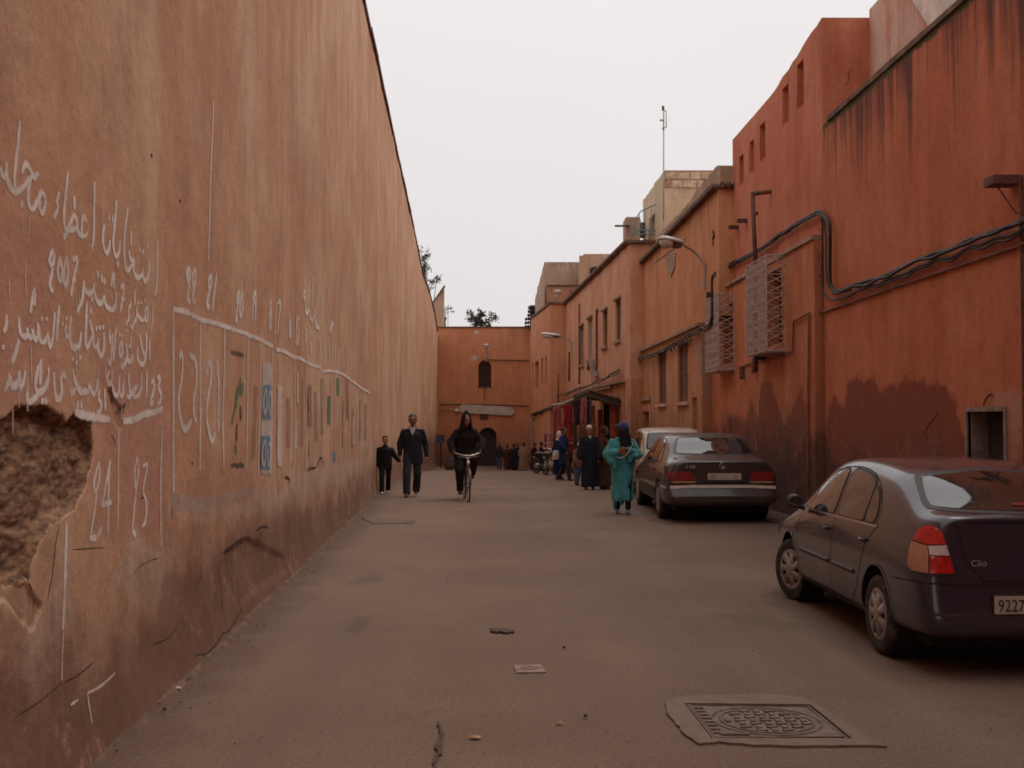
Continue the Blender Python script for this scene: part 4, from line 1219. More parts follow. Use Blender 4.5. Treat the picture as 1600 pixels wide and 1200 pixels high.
mb = MB(); mb.bbox8(fD, 38.2, 46.2, 2.98, 3.06, -.16, .02)
mb.bbox8(fD, 41.0, 46.2, 2.86, 2.976, -.12, .02)
mb.build('ledge', M['parapet'], bD, world=True)
# meter boxes and cable tangle
for (px, py, s_) in ((924, 567, .3), (920, 574, .24), (926, 578, .26), (931, 584, .2)):
    p = RW(px, py, 6.05, -.06)
    mb = MB(); mb.box((p.x, p.y, p.z), (.16, .42, s_)); mb.build('junction_box', M['steel' if px != 920 else 'rust'], bD, world=True)
tubes('service_pipe', 'pipe', bD, [[RW(933, 483, 6.1, -.06), RW(932, 500, 6.1, -.06), RW(932, 590, 6.1, -.06)]], .05)
tubes('service_pipe', 'pipe', bD, [[RW(905, 475, 6.1, -.06), RW(905, 600, 6.1, -.06)]], .04)
tubes('service_pipe', 'pipe', bD, [[RW(889, 550, 6.1, -.06), RW(889, 595, 6.1, -.06)]], .05)

# E : plain orange building
fE = lambda u, z, d=0: (1.94 - (u - 56.9) * .70 / 21.1 + d, u, z)
def winE(px):
    k = (px - 800) / FPX
    u = (1.94 + 56.9 * .70 / 21.1) / (k + .70 / 21.1)
    return u
opsE = []
for px0, px1, za, zb in ((831.5, 833.5, 568, 607), (836, 841.5, 565, 606), (845.5, 848.5, 560, 600), (852, 854, 557, 598)):
    u1, u0 = winE(px0), winE(px1)
    um = (u0 + u1) / 2
    opsE.append((u0, u1, CZ + (657 - zb) / FPX * um, CZ + (657 - za) / FPX * um, .25))
bE = block('orange_building', M['orange'], fE, 56.9, 78, lambda u: 7.58 + (u - 56.9) * 1.07 / 21.1, 7, ops=opsE, cell=.6,
    label='plain orange building with four tall slots beside the end wall', cat='building')
for o_ in opsE: 
    mb = MB(); mb.bbox8(fE, o_[0] + .01, o_[1] - .01, o_[2] + .01, o_[3] - .01, .2, .24); mb.build('window', M['shutter'], bE, world=True)
mb = MB()
for k in range(35): mb.bbox8(fE, 56.9 + k * .6, 57.49 + k * .6, 7.60 + k * .0304, 7.70 + k * .0304, -.08, .4)
mb.bbox((fE(57, 0)[0], 56.8, 7.58), (fE(57, 0)[0] + 5, 56.898, 7.68))
mb.build('coping', M['coping'], bE, world=True)
tubes('service_pipe', 'pipe', bE, [[P(872, 585, 56.85), P(872, 628, 56.85)]], .03)

# F : tall tan block behind
bF = block('tan_tower_block', M['tan'], frame_right(3.25), 64, 76.5, lambda u: 10.72 - (u - 64) * .06, 4.2, z0=6.6, cell=.5, ragged=.1, rough=.04,
    label='tall weathered tan block rising behind the plain orange building', cat='building')
block('terrace_wall', M['salmon'], frame_right(3.3), 62.2, 63.98, 9.15, 3.4, z0=6.6, cell=.5, parent=bF, ragged=.03)
mb = MB(); q = P(857, 443, 62.1); mb.bbox((q.x - .1, 62.1, 9.14), (q.x + 2.2, 62.9, 9.2)); mb.build('coping', M['coping'], bF, world=True)
bF2 = block('dark_roof_room', M['tan'], frame_right(3.85 + .022 * 60), 60, 64, 10.6, 2.2, z0=7.2, cell=.4, ragged=.08, rough=.04,
    label='squat tan roof room with a broken dark opening right of the tall tan block', cat='building')
mb = MB()
pp = [P(x, y, 59.97) for x, y in [(917, 434), (918, 424), (924, 418), (933, 415), (929, 423), (922, 430)]]
mb.prism([(q.x, q.z) for q in pp], lambda a, b: (a, 59.96, b), lambda a, b: (a, 60.05, b))
mb.build('opening', M['dark'], bF2, world=True)
mb = MB(); mb.bbox((3.6, 59.9, 7.0), (4.15, 59.99, 10.5)); mb.build('pilaster', M['parapet'], bF2, world=True)
tubes('roof_pole', 'steel', bF, [[P(866, 470, 61.5), P(871, 457, 61.5)]], .05)
mb = MB(); mb.ell(P(871, 456, 61.5), (.22, .1, .13)); mb.build('satellite_bowl', M['steel'], bF, world=True)
for px, y0, y1 in ((853, 447, 477), (892, 452, 470)):
    tubes('down_pipe', 'rust', bF, [[P(px, y0, 61.9), P(px, y1, 61.9)]], .05)
# dark tiled eave at the far corner
te = thing('tiled_eave', 'dark tiled eave jutting from the far right corner above the end wall', 'roof', P(826, 515, 77))
random.seed(5)
mb = MB()
mb.bbox(tuple(P(828, 517, 77.3)), tuple(P(846, 478, 77.8))); mb.build('backing', M['wood'], te, world=True)
for r_ in range(6):
    for k in range(6 - r_ // 2):
        x = 822 + k * 4 + (r_ < 3) * 3 - r_ * .6 + 2; y = 481 + r_ * 6 + k * -.5
        p = P(x, y, 76.9 + r_ * .04)
        m2 = MB(); m2.lathe([(.10, -.35), (.085, .35)], p, 'Y', 8, True)
        m2.build('tile', M['tile'], te, world=True)

# unseen wall added behind the camera to hold sky light off the near street
bk_ = MB()
bk_.bbox((-9, -6.6, -.2), (-1.0, -5.2, 10.5)); 
blocker = bk_.build('sky_blocker', M['orange'], origin=(-1.5, -5.2, 0)); tag(blocker, 'tall ochre wall added unseen behind the camera to block sky light', 'wall')
m2 = MB(); m2.bbox((2.6, -6.6, -.2), (9, -5.2, 10.5)); m2.build('blocker_side', M['orange'], blocker, world=True)
m2 = MB(); m2.bbox((-.999, -6.6, 4.2), (2.599, -5.2, 10.5)); m2.build('lintel', M['orange'], blocker, world=True)  # upper piece of the added light-blocking wall, over its gap
# end wall with arch window and arched gate
EY = 78.0
def fEnd(u, z, d=0): return (u, EY + d, z)
archw = (750 - 800) / FPX * EY
ax0, ax1 = (747.5 - 800) / FPX * EY, (767.5 - 800) / FPX * EY
az0, az1 = CZ + (657 - 604) / FPX * EY, CZ + (657 - 563) / FPX * EY
gx0, gx1 = (748 - 800) / FPX * EY, (776 - 800) / FPX * EY
gz1 = CZ + (657 - 668) / FPX * EY
mb = MB()
eTop = CZ + (657 - 512) / FPX * EY
def archpoly(x0, x1, z0, z1, n=12):
    r = (x1 - x0) / 2; cx = (x0 + x1) / 2
    return [(x0, z0)] + [(cx - r * math.cos(math.pi * i / n), z1 - r + r * math.sin(math.pi * i / n)) for i in range(n + 1)] + [(x1, z0)]
pa = archpoly(ax0, ax1, az0, az1); pg_ = archpoly(gx0, gx1, -1.9, gz1)
x0, x1 = -5.6, 3.6
# wall built as constrained triangulation with the two openings
ts = [Vector((x0, -1.9)), Vector((x1, -1.9)), Vector((x1, eTop)), Vector((x0, eTop))]
pts = list(ts); edges = [(0, 1), (1, 2), (2, 3), (3, 0)]
for pl in (pa, pg_):
    o0 = len(pts); pts += [Vector(p) for p in pl]
    edges += [(o0 + i, o0 + (i + 1) % len(pl)) for i in range(len(pl))]
for i in range(1, 18):
    for j in range(1, 18):
        p = (x0 + (x1 - x0) * i / 18, -1.9 + (eTop + 1.9) * j / 18)
        pts.append(Vector(p))
vo, eo, fo, _, _, _ = delaunay_2d_cdt(pts, edges, [], 0, 1e-6)
fcs = []
for f in fo:
    c = sum((vo[i] for i in f), Vector((0, 0))) / len(f)
    if not inpoly(c.x, c.y, pa) and not inpoly(c.x, c.y, pg_): fcs.append(tuple(f))
mb.add([(v.x, EY + .01 * noise.noise(Vector((v.x, v.y, 0))), v.y) for v in vo], fcs)
for pl, dp in ((pa, .35), (pg_, 1.2)):
    n = len(pl)
    mb.add([(p[0], EY, p[1]) for p in pl] + [(p[0], EY + dp, p[1]) for p in pl], [(i, (i + 1) % n, n + (i + 1) % n, n + i) for i in range(n)])
mb.add([(x0, EY, eTop), (x1, EY, eTop), (x1, EY + 3, eTop), (x0, EY + 3, eTop), (x0, EY + 3, -1.9), (x1, EY + 3, -1.9)], [(0, 1, 2, 3), (3, 2, 5, 4)])
ew = mb.build('end_wall', M['endwall'], fix=False, origin=(-.5, EY, -1.47))
tag(ew, 'terracotta wall closing the end of the street with an arched window and gate', 'wall')
mb = MB(); mb.prism(pa, lambda a, b: (a, EY + .2, b), lambda a, b: (a, EY + .25, b)); aw = mb.build('arched_window', M['dark'], ew, world=True)
mb = MB()
for k in range(1, 6): 
    x = ax0 + (ax1 - ax0) * k / 6
    mb.tube([(x, EY + .1, az0), (x, EY + .1, az1 - .1)], .015, 4)
for k in range(1, 7): mb.tube([(ax0, EY + .1, az0 + k * .22), (ax1, EY + .1, az0 + k * .22)], .012, 4)
mb.build('grille', M['rust'], aw, world=True)
mb = MB(); mb.bbox((ax0 - .05, EY - .06, az0 - .07), (ax1 + .05, EY, az0 - .003)); mb.build('sill', M['coping'], aw, world=True)
M['gate'] = solid('dark_gate_wood', (.05, .036, .032), .8, .3, 4)
mb = MB(); mb.prism(pg_, lambda a, b: (a, EY + .45, b), lambda a, b: (a, EY + .5, b)); ga = mb.build('arched_gate', M['gate'], ew, world=True)
n = 9
for k in range(n):
    xa = gx0 + (gx1 - gx0) * k / n; xb = gx0 + (gx1 - gx0) * (k + 1) / n
    xm = (xa + xb) / 2; r = (gx1 - gx0) / 2; cx = (gx0 + gx1) / 2
    zt_ = gz1 - r + math.sqrt(max(0, r * r - (abs(xm - cx) + .05) ** 2))
    m2 = MB(); m2.bbox((xa + .01, EY + .41, -1.47), (xb - .01, EY + .448, zt_)); m2.build('plank', M['gate'], ga, world=True)
mb = MB()
for k in range(15): mb.bbox((x0 + k * .6 + .0, EY - .07, eTop), (x0 + k * .6 + .595, EY + .5, eTop + .09 + .02 * noise.noise(Vector((k * 2., 0, 0)))))
mb.build('coping', M['coping'], ew, world=True)
mb = MB(); mb.bbox((P(750, 640, EY).x, EY - .03, P(0, 656, EY).z), (P(763, 640, EY).x, EY - .002, P(0, 645, EY).z)); mb.build('plaque', M['coping'], ew, world=True)
for (px, py, rr) in ((744.5, 519.5, .14), (741, 560, .21), (757, 628, .08)):
    mb = MB(); q = P(px, py, EY - .01)
    mb.prism([(q.x + rr * math.cos(t) * (1 + .2 * math.sin(3 * t)), q.z + rr * math.sin(t) * (1 + .2 * math.cos(2 * t))) for t in [2 * math.pi * i / 14 for i in range(14)]], lambda a, b: (a, EY - .018, b), lambda a, b: (a, EY + .005, b))
    mb.build('plaster_patch', M['plankgrey'], ew, world=True)
tubes('cable', 'cable', ew, [[P(686, 632, EY - .1), P(740, 632, EY - .1), P(826, 634.5, EY - .1)], [P(760, 562, EY - .1), P(800, 563, EY - .1), P(826, 563.5, EY - .1)]], .035)
tubes('cable', 'cable', ew, [[P(686, 642, EY - .1), P(712, 642, EY - .1)], [P(757, 604, EY - .1), P(757, 628, EY - .1)]], .02)
# signboard
sg = thing('signboard', 'long faded white board with rounded ends fixed high on the end wall', 'sign', P(760, 641, EY))
a, b = P(718, 633, EY), P(803, 648, EY)
L = b.x - a.x; hh = .30
m2 = MB(); ang = -.055
pl = []
for i in range(13): t = math.pi / 2 + math.pi * i / 12; pl.append((-L / 2 + hh + hh * math.cos(t), hh * math.sin(t)))
for i in range(13): t = -math.pi / 2 + math.pi * i / 12; pl.append((L / 2 - hh + hh * math.cos(t), hh * math.sin(t)))
cx, cz = (a.x + b.x) / 2, (a.z + b.z) / 2
def rotp(u, v): return (cx + u * math.cos(ang) - v * math.sin(ang), cz + u * math.sin(ang) + v * math.cos(ang))
m2.prism(pl, lambda u, v: (rotp(u, v)[0], EY - .16, rotp(u, v)[1]), lambda u, v: (rotp(u, v)[0], EY - .12, rotp(u, v)[1]))
m2.build('board', M['plankgrey'], sg, world=True)
m2 = MB()
for u in (-1.6, 0, 1.6): q = rotp(u, 0); m2.bbox((q[0] - .04, EY - .119, q[1] - .05), (q[0] + .04, EY, q[1] + .05))
m2.build('bracket', M['rust'], sg, world=True)
m2 = MB(); q = P(714, 642, EY - .12); m2.ell(q, (.2, .1, .13)); m2.build('lamp', M['lampw'], sg, world=True)
# small lamp on the end wall
def street_lamp(label, base, head, hl, hw, parts_r=.03, mid=None, hrot=None):
    t = thing('street_lamp', label, 'street lamp', base, group='street lamps on wall arms')
    base = Vector(base); head = Vector(head)
    d = (head - base); d.z = 0; d.normalize()
    pts = [base, base + Vector((0, 0, .25))] + ([Vector(m_) for m_ in mid] if mid else []) + [head]
    mb = MB(); mb.tube(smoothline(pts, 5), parts_r, 7); mb.build('arm', M['steel'], t, world=True, smooth=True)
    mb = MB(); mb.box(base, (.09, .12, .3)); mb.build('wall_plate', M['steel'], t, world=True)
    M3 = Matrix.Rotation(math.atan2(d.y, d.x), 3, 'Z') @ Matrix.Rotation(-.12, 3, 'Y')
    c = head + d * hl * .45
    mb = MB()
    rs = []
    for k in range(13):
        s_ = k / 12
        x = -hl / 2 + hl * s_
        ww = hw / 2 * (.42 + .58 * math.sin(math.pi * min(1, .25 + s_ * .62))) * (1 if s_ < .93 else .72)
        hh_ = hw * .30 * (.5 + .5 * math.sin(math.pi * min(1, .2 + s_ * .65))) * (1 if s_ < .93 else .6)
        rs.append([c + M3 @ Vector((x, ww * math.cos(q), max(-.01, hh_ * math.sin(q)) + .02)) for q in [2 * math.pi * i / 16 for i in range(16)]])
    mb.rings(rs); mb.build('shell', M['lampw'], t, world=True, smooth=True)
    mb = MB(); mb.ell(c + M3 @ Vector((hl * .16, 0, -.02)), (hl * .30, hw * .40, hw * .42), M3, 16, 10)
    mb.build('bowl', M['lampg'], t, world=True, smooth=True)
    mb = MB(); mb.box((0, 0, 0), (1, 1, 1)); mb = MB()
    mb.box(c, (1, 1, 1), M=Matrix.Translation(c + M3 @ Vector((-hl * .30, 0, -.035))) @ M3.to_4x4() @ Matrix.Diagonal((hl * .3, hw * .55, hw * .32, 1)))
    mb.build('gear_box', M['rust'], t, world=True)
    return t
b0 = RW(1101, 440, 5.15)
street_lamp('street lamp on a long curved arm fixed to the ochre building', b0, (3.92, 26.2, 5.83), .62, .36, mid=[(b0.x - .02, b0.y, 5.4), (b0.x - .25, b0.y, 5.68)])
b1_ = RW(893, 546, 6.12, -.06)
street_lamp('street lamp reaching out from the salmon building beyond the nearer lamp', b1_, (2.3, b1_.y, 5.78), .95, .36, mid=[(b1_.x - .05, b1_.y, 5.5)])
eb = P(760, 562, EY - .05)
street_lamp('small street lamp above the arched window of the end wall', eb, (eb.x, EY - .9, P(760, 543, EY).z), .7, .42, mid=[(eb.x, EY - .1, eb.z + .5)])

# rear gable and trees beyond
gb = MB()
g0, g1 = P(672, 480, 81), P(693.5, 447.5, 81)
gb.prism([(g0.x - 3, -1.5), (g1.x, -1.5), (g1.x, g1.z), (g0.x, g0.z), (g0.x - 3, g0.z - 3)], lambda a, b: (a, 81, b), lambda a, b: (a, 81.6, b))
o = gb.build('gable_building', M['tan'], origin=(g0.x, 81, -1.47))
tag(o, 'tan building with a sloping top edge peeping above the far end of the tall wall', 'building')
mb = MB(); mb.add([(g0.x, 80.9, g0.z), (g1.x + .05, 80.9, g1.z), (g1.x + .05, 81.7, g1.z), (g0.x, 81.7, g0.z), (g0.x, 80.9, g0.z + .12), (g1.x + .05, 80.9, g1.z + .12), (g1.x + .05, 81.7, g1.z + .12), (g0.x, 81.7, g0.z + .12)], [(0, 1, 2, 3), (4, 5, 6, 7), (0, 1, 5, 4), (1, 2, 6, 5), (2, 3, 7, 6), (3, 0, 4, 7)])
mb.build('coping', M['coping'], o, world=True)
M['leaf'] = solid('dark_leaf', (.045, .06, .038), .7, .5, 1.5, bump=0)
M['bark'] = solid('bark', (.10, .07, .05), .9, .3, 6)
def tree(label, base, clumps, seed, leaf=.16, n=420, trunk_r=.2):
    random.seed(seed)
    t = thing('tree', label, 'tree', base, group='trees beyond the walls')
    top = Vector(clumps[0][0])
    base = Vector(base)
    mid = base.lerp(top, .55) + Vector((.2, 0, 0))
    mb = MB(); mb.tube([base, mid, top], [trunk_r, trunk_r * .7, trunk_r * .25], 8); mb.build('trunk', M['bark'], t, world=True, smooth=True)
    for c, r in clumps:
        m2 = MB(); c = Vector(c)
        m2.tube([mid, mid.lerp(c, .6) + Vector((random.uniform(-.2, .2), 0, .1)), c], [trunk_r * .35, trunk_r * .2, .02], 5)
        m2.build('limb', M['bark'], t, world=True)
    mb = MB()
    for c, r in clumps:
        k = int(n * (r[0] * r[2]) / .8) + 30
        sub = [Vector((random.gauss(0, .5), random.gauss(0, .5), random.gauss(0, .5))) for _ in range(9)]
        for i in range(k):
            s_ = random.choice(sub)
            p = Vector(c) + Vector(((s_.x + random.gauss(0, .16)) * r[0], (s_.y + random.gauss(0, .16)) * r[1], (s_.z + random.gauss(0, .16)) * r[2]))
            d = Vector((random.gauss(0, 1), random.gauss(0, 1), random.gauss(0, .6) + .4)).normalized() * leaf * random.uniform(.6, 1.4)
            e = d.cross(Vector((random.random(), random.random(), random.random()))).normalized() * leaf * .28
            o_ = len(mb.v); mb.v += [tuple(p), tuple(p + d * .5 + e), tuple(p + d), tuple(p + d * .5 - e)]; mb.f.append((o_, o_ + 1, o_ + 2, o_ + 3))
    f = mb.build('foliage', M['leaf'], t, world=True, fix=False)
    return t
tree('round topped dark tree showing over the middle of the end wall', (P(750, 500, 96).x, 96, -1.5), [(P(750, 500, 96), (1.1, .9, .95)), (P(742, 507, 96), (.55, .6, .6)), (P(759, 506, 96), (.6, .6, .7)), (P(764, 513, 96), (.5, .5, .3)), (P(750, 492, 96), (.5, .5, .4))], 1, .2, 500)
tree('feathery dark tree behind the tall wall, left of the gable', (P(655, 440, 92).x, 92, -1.5), [(P(664, 412, 92), (.55, .6, .95)), (P(662, 424, 92), (.5, .5, .6)), (P(675, 440, 92), (.6, .5, .35)), (P(671, 450, 92), (.45, .5, .4)), (P(682, 436, 92), (.35, .3, .2)), (P(667, 402, 92), (.3, .3, .4)), (P(655, 430, 92), (.5, .5, .9))], 2, .17, 300)
tree('tiny tree top just right of the gable', (P(696, 500, 95).x, 95, -1.5), [(P(695, 486, 95), (.3, .3, .45)), (P(700, 484, 95), (.35, .3, .2)), (P(694, 497, 95), (.2, .2, .3))], 3, .15, 220, .12)

# cables and pipes on the right-hand walls
grp = 'cables clipped along the right-hand walls'
def cable(label, pts, a=5.42, r=.018, s=-.022, wob=.03, off=0, mat='cable'):
    q = smoothline([RW(x, y, a, s) for x, y in pts], 6)
    res = []
    for i, p in enumerate(q):
        res.append((p.x - off, p.y, p.z + wob * noise.noise(Vector((p.y * 2.1, off * 60, 2))) ))
    mb = MB(); mb.tube(res, r, 6)
    o = mb.build('cable', M[mat], smooth=True, origin=res[0])
    tag(o, label, 'cable', grp)
    return o
A_ = [(1640, 318), (1597, 345), (1540, 366), (1480, 390), (1430, 408), (1380, 432), (1335, 445), (1308, 455), (1300, 448), (1297, 430), (1297, 380), (1296, 350), (1288, 336), (1278, 330), (1268, 336), (1240, 352), (1215, 368), (1200, 380), (1170, 398), (1140, 412), (1118, 424)]
def shift(l, dx, dy): return [(x + dx, y + dy) for x, y in l]
cable('topmost thick black cable along the red wall, dropping beside its edge', A_, 5.42, .026)
cable('second black cable twisted under the topmost one', shift(A_, 1, 3), 5.42, .022, wob=.05, off=.02)
cable('third black cable of the bundle, looping lowest at the drop', [(1640, 334), (1597, 360), (1555, 372), (1500, 395), (1450, 412), (1400, 432), (1350, 452), (1315, 466), (1297, 468), (1288, 458), (1285, 440), (1285, 380), (1284, 345), (1276, 335), (1250, 350), (1215, 372), (1170, 402), (1118, 430)], 5.42, .017, wob=.05)
cable('thin black cable on the inner side of the drop', [(1330, 453), (1306, 457), (1294, 446), (1291, 420), (1290, 370), (1286, 342), (1277, 333), (1240, 354), (1200, 384), (1160, 406), (1118, 427)], 5.42, .014, wob=.04)
cable('black cable with loose ends hanging below the bundle', [(1597, 364), (1560, 376), (1535, 386), (1500, 398), (1470, 408), (1430, 424), (1405, 434), (1370, 447), (1340, 452)], 5.42, .014, wob=.09)
cl = thing('cable_clips', 'short wire clips holding the black cables on the red wall', 'clips', RW(1480, 395))
for (x, y) in ((1571, 371), (1521, 389), (1476, 405), (1430, 421), (1398, 436), (1363, 448), (1330, 462), (1260, 345), (1240, 358), (1225, 368), (1284, 360), (1285, 400), (1286, 430)):
    p = RW(x, y); mb = MB(); mb.tube([(p.x, p.y + .12, p.z + .03), (p.x - .06, p.y, p.z), (p.x - .05, p.y - .16, p.z - .01)], .008, 5); mb.build('clip', M['cable'], cl, world=True)
C_ = [(1118, 426), (1113, 432), (1112, 450), (1112, 480), (1110, 503), (1100, 511), (1080, 520), (1060, 532), (1040, 543), (1020, 553), (1003, 556), (990, 562), (975, 574), (966, 580)]
cable('black cable running down the corner and along the mossy ledge', C_, 5.02, .024)
cable('second black cable beside the corner drop and ledge', shift(C_, 2, 3), 5.02, .02, wob=.06, off=.02)
cable('slack cable sagging under the mossy ledge', [(1113, 440), (1114, 500), (1105, 514), (1075, 528), (1050, 540), (1030, 552), (1000, 564), (970, 580)], 5.02, .014, wob=.12)
D_ = [(968, 578), (955, 584), (945, 592), (935, 592), (922, 602), (905, 606), (893, 612), (885, 618)]
cable('black cable above the rug shop canopy', D_, 6.0, .03, -.06, wob=.03)
cable('sagging cable between the two shop canopies', [(968, 582), (950, 590), (935, 597), (915, 605), (895, 612), (880, 620)], 6.0, .022, -.06, wob=.05)
cable('cable along the foot of the orange building wall', [(893, 612), (870, 618), (856, 620), (850, 624), (838, 630), (829, 634)], 4.0, .03, -.03, wob=.03)
mb = MB(); p = RW(1108, 461, 5.1); mb.box(p, (.12, .2, .12)); o = mb.build('junction_box', M['cable'], origin=p); tag(o, 'black junction box at the corner cable drop', 'junction box')
def pipe(label, pts, a, r, mat='pipe', s=-.022, off=.03):
    q = [RW(x, y, a, s) for x, y in pts]
    mb = MB(); mb.tube([(p.x - off, p.y, p.z) for p in q], r, 7)
    o = mb.build('pipe', M[mat], smooth=False, origin=(q[0].x - off, q[0].y, q[0].z)); tag(o, label, 'pipe')
    return o
pipe('thin red conduit sloping across the red wall and stepping round the near cage', [(1640, 362), (1597, 384), (1500, 416), (1400, 449), (1290, 487), (1268, 490)], 5.5, .02)
pipe('thin conduit stepping under the near window cage', [(1268, 489), (1243, 502), (1241, 548), (1210, 560), (1180, 566), (1155, 575)], 5.37, .018)
pipe('upright thin pipe from the conduit down to the ground', [(1267, 492), (1266, 600), (1265, 760), (1265, 800)], 5.37, .022)
pipe('rusty upright pipe between the two window cages', [(1181, 560), (1180, 583)], 5.33, .05)
# corner pipe at the right edge with its bracket
pp = RW(1601, 400)
o = thing('drain_pipe', 'dark drain pipe at the right edge of the red wall', 'pipe', (pp.x - .06, pp.y, 0))
mb = MB(); mb.tube([(pp.x - .03, pp.y, 0), (pp.x - .03, pp.y, 4.2)], .018, 8); mb.build('pipe', M['rust'], o, world=True)
q = RW(1588, 284)
mb = MB(); mb.box((q.x - .16, q.y - .02, q.z), (.28, .24, .09)); mb.build('bracket_box', M['rust'], o, world=True)
mb = MB(); mb.tube([(q.x - .2, q.y, q.z - .05), (q.x - .02, q.y - .05, q.z - .35)], .008, 5); mb.build('brace', M['rust'], o, world=True)
# L-shaped pole beside the near cage
o = thing('bracket_pole', 'old grey angled pole standing off the wall left of the near window cage', 'pole', P(1181, 600, 21.7))
tubes('upright', 'rust', o, [[P(1181, 418, 21.7), P(1181, 580, 21.7)], [P(1175.5, 303, 21.7), P(1181, 418, 21.7)]], .045)
tubes('cross_arm', 'rust', o, [[P(1174, 303, 21.7), P(1210, 299, 21.7)]], .045)
tubes('brace', 'rust', o, [[P(1178, 334, 21.7), P(1184, 333, 21.7)]], .04)
tubes('brace', 'rust', o, [[P(1181, 560, 21.7), P(1205, 560, 21.7)]], .04)

# ------------------------------------------------------------------ shops
M['rug1'] = cloth('red_rug', (.30, .018, .022), .3, .3, 10)
M['rug2'] = cloth('patterned_red_rug', (.30, .02, .03), .3, .3, 10, stripes=(3.2, (.42, .25, .24)))
M['rug3'] = cloth('orange_rug', (.38, .07, .03), .3, .3, 10)
M['rug4'] = cloth('dark_goods', (.05, .02, .03), .4, .2, 10)
M['rug5'] = cloth('pink_cloth', (.38, .06, .10), .3, .3, 10)
M['clothw'] = cloth('grey_goods', (.3, .26, .24), .3)
M['tarp'] = solid('teal_tarpaulin', (.07, .15, .16), .6, .3, 3)
M['tarpw'] = solid('pale_tarpaulin', (.34, .31, .28), .7, .2, 3)
cn = thing('shop_canopy', 'dark sheet metal canopy sloping over the rug shop', 'canopy', P(920, 620, 39.2))
v = [P(920, 611, 39.2), P(971, 627, 39.2), P(931, 622, 44.2), P(895, 620, 44.2)]
mb = MB(); mb.add([tuple(p) for p in v] + [tuple(p + Vector((0, 0, -.07))) for p in v], [(0, 1, 2, 3), (7, 6, 5, 4), (0, 1, 5, 4), (1, 2, 6, 5), (2, 3, 7, 6), (3, 0, 4, 7)])
mb.build('roof_sheet', M['wood'], cn, world=True)
for k in range(9):
    a = v[0].lerp(v[3], k / 8); b = v[1].lerp(v[2], k / 8)
    mb = MB(); mb.tube([a + Vector((0, 0, .03)), b + Vector((0, 0, .03))], .04, 5); mb.build('corrugation', M['wood'], cn, world=True)
for a, b in ((v[0], v[3]), (v[0], v[1])):
    mb = MB(); mb.tube([a - Vector((0, 0, .16)), b - Vector((0, 0, .16))], .05, 5); mb.build('beam', M['wood'], cn, world=True)
for q in (v[0], v[3]):
    mb = MB(); mb.tube([(q.x + .06, q.y + .05, gz(q.y)), (q.x + .06, q.y + .05, q.z - .1)], .045, 6); mb.build('post', M['wood'], cn, world=True)
cn2 = thing('shop_canopy', 'teal and white tarpaulin stretched over the second shop front', 'canopy', P(863, 640, 50))
v = [P(899, 623, 45.3), P(921, 628, 45.3), P(884, 640, 52.5), P(864, 633, 52.5)]
mb = MB()
n = 8
for i in range(n + 1):
    for j in range(5):
        p = v[0].lerp(v[3], i / n).lerp(v[1].lerp(v[2], i / n), j / 4); mb.v.append((p.x, p.y, p.z - .10 * math.sin(math.pi * i / n * 3) ** 2))
for i in range(n):
    for j in range(4): a = i * 5 + j; mb.f.append((a, a + 1, a + 6, a + 5))
mb.build('tarpaulin', M['tarp'], cn2, world=True, smooth=True)
mb = MB(); mb.tube([v[0], v[0].lerp(v[3], .5) - Vector((0, 0, .08)), v[3]], .07, 6); mb.build('rolled_edge', M['tarpw'], cn2, world=True)
mb = MB(); q = v[0]; mb.tube([(q.x, q.y, gz(q.y)), (q.x, q.y, q.z)], .04, 6); mb.build('post', M['wood'], cn2, world=True)
cn3 = thing('shop_canopy', 'low dark awning on a grey post at the foot of the orange building', 'canopy', P(831, 730, 70))
v = [P(863, 634, 55), P(876, 640, 55), P(842, 652, 72), P(830, 646, 72)]
mb = MB(); mb.add([tuple(p) for p in v] + [tuple(p + Vector((0, 0, -.08))) for p in v], [(0, 1, 2, 3), (7, 6, 5, 4), (0, 1, 5, 4), (1, 2, 6, 5), (2, 3, 7, 6), (3, 0, 4, 7)])
mb.build('roof_sheet', M['wood'], cn3, world=True)
q = v[3]; mb = MB(); mb.tube([(q.x + .08, q.y - .1, gz(q.y)), (q.x + .08, q.y - .1, q.z)], .07, 6); mb.build('post', M['steel'], cn3, world=True)
mb = MB(); mb.tube([v[3].lerp(v[0], .5) - Vector((0, 0, .12)), v[2].lerp(v[1], .5) - Vector((0, 0, .5))], .05, 6); mb.tube([v[3] - Vector((0, 0, .12)), v[2] - Vector((0, 0, .6))], .05, 6)
mb.build('strut', M['wood'], cn3, world=True)
def rug(label, px0, px1, y0, y1, Y, mat, th=.05, group='rugs and cloths hung in front of the shops', dy=.0):
    a, b = P(px0, y0, Y), P(px1, y1, Y)
    mb = MB(); n, m_ = 8, 10
    for sgn in (0, 1):
        for i in range(n + 1):
            for j in range(m_ + 1):
                x = a.x + (b.x - a.x) * i / n
                z = a.z + (b.z - a.z) * j / m_
                wv = .05 * math.sin(i * 1.9 + j * .25) * (j / m_) ** .5
                mb.v.append((x, Y + wv + sgn * th + dy * i / n, z + .02 * math.sin(i * 2.2) * (j == m_)))
    N = (n + 1) * (m_ + 1)
    for sgn in (0, 1):
        for i in range(n):
            for j in range(m_): q = sgn * N + i * (m_ + 1) + j; mb.f.append((q, q + 1, q + m_ + 2, q + m_ + 1))
    for i in range(n):
        for j in (0, m_): q = i * (m_ + 1) + j; mb.f.append((q, q + m_ + 1, q + m_ + 1 + N, q + N))
    for j in range(m_):
        for i in (0, n): q = i * (m_ + 1) + j; mb.f.append((q, q + 1, q + 1 + N, q + N))
    o = mb.build('hanging_rug', M[mat], smooth=True, origin=((a.x + b.x) / 2, Y, b.z)); tag(o, label, 'rug', group)
    return o
rug('red rug with white pattern hanging under the metal canopy', 908, 917, 622, 662, 39.5, 'rug2')
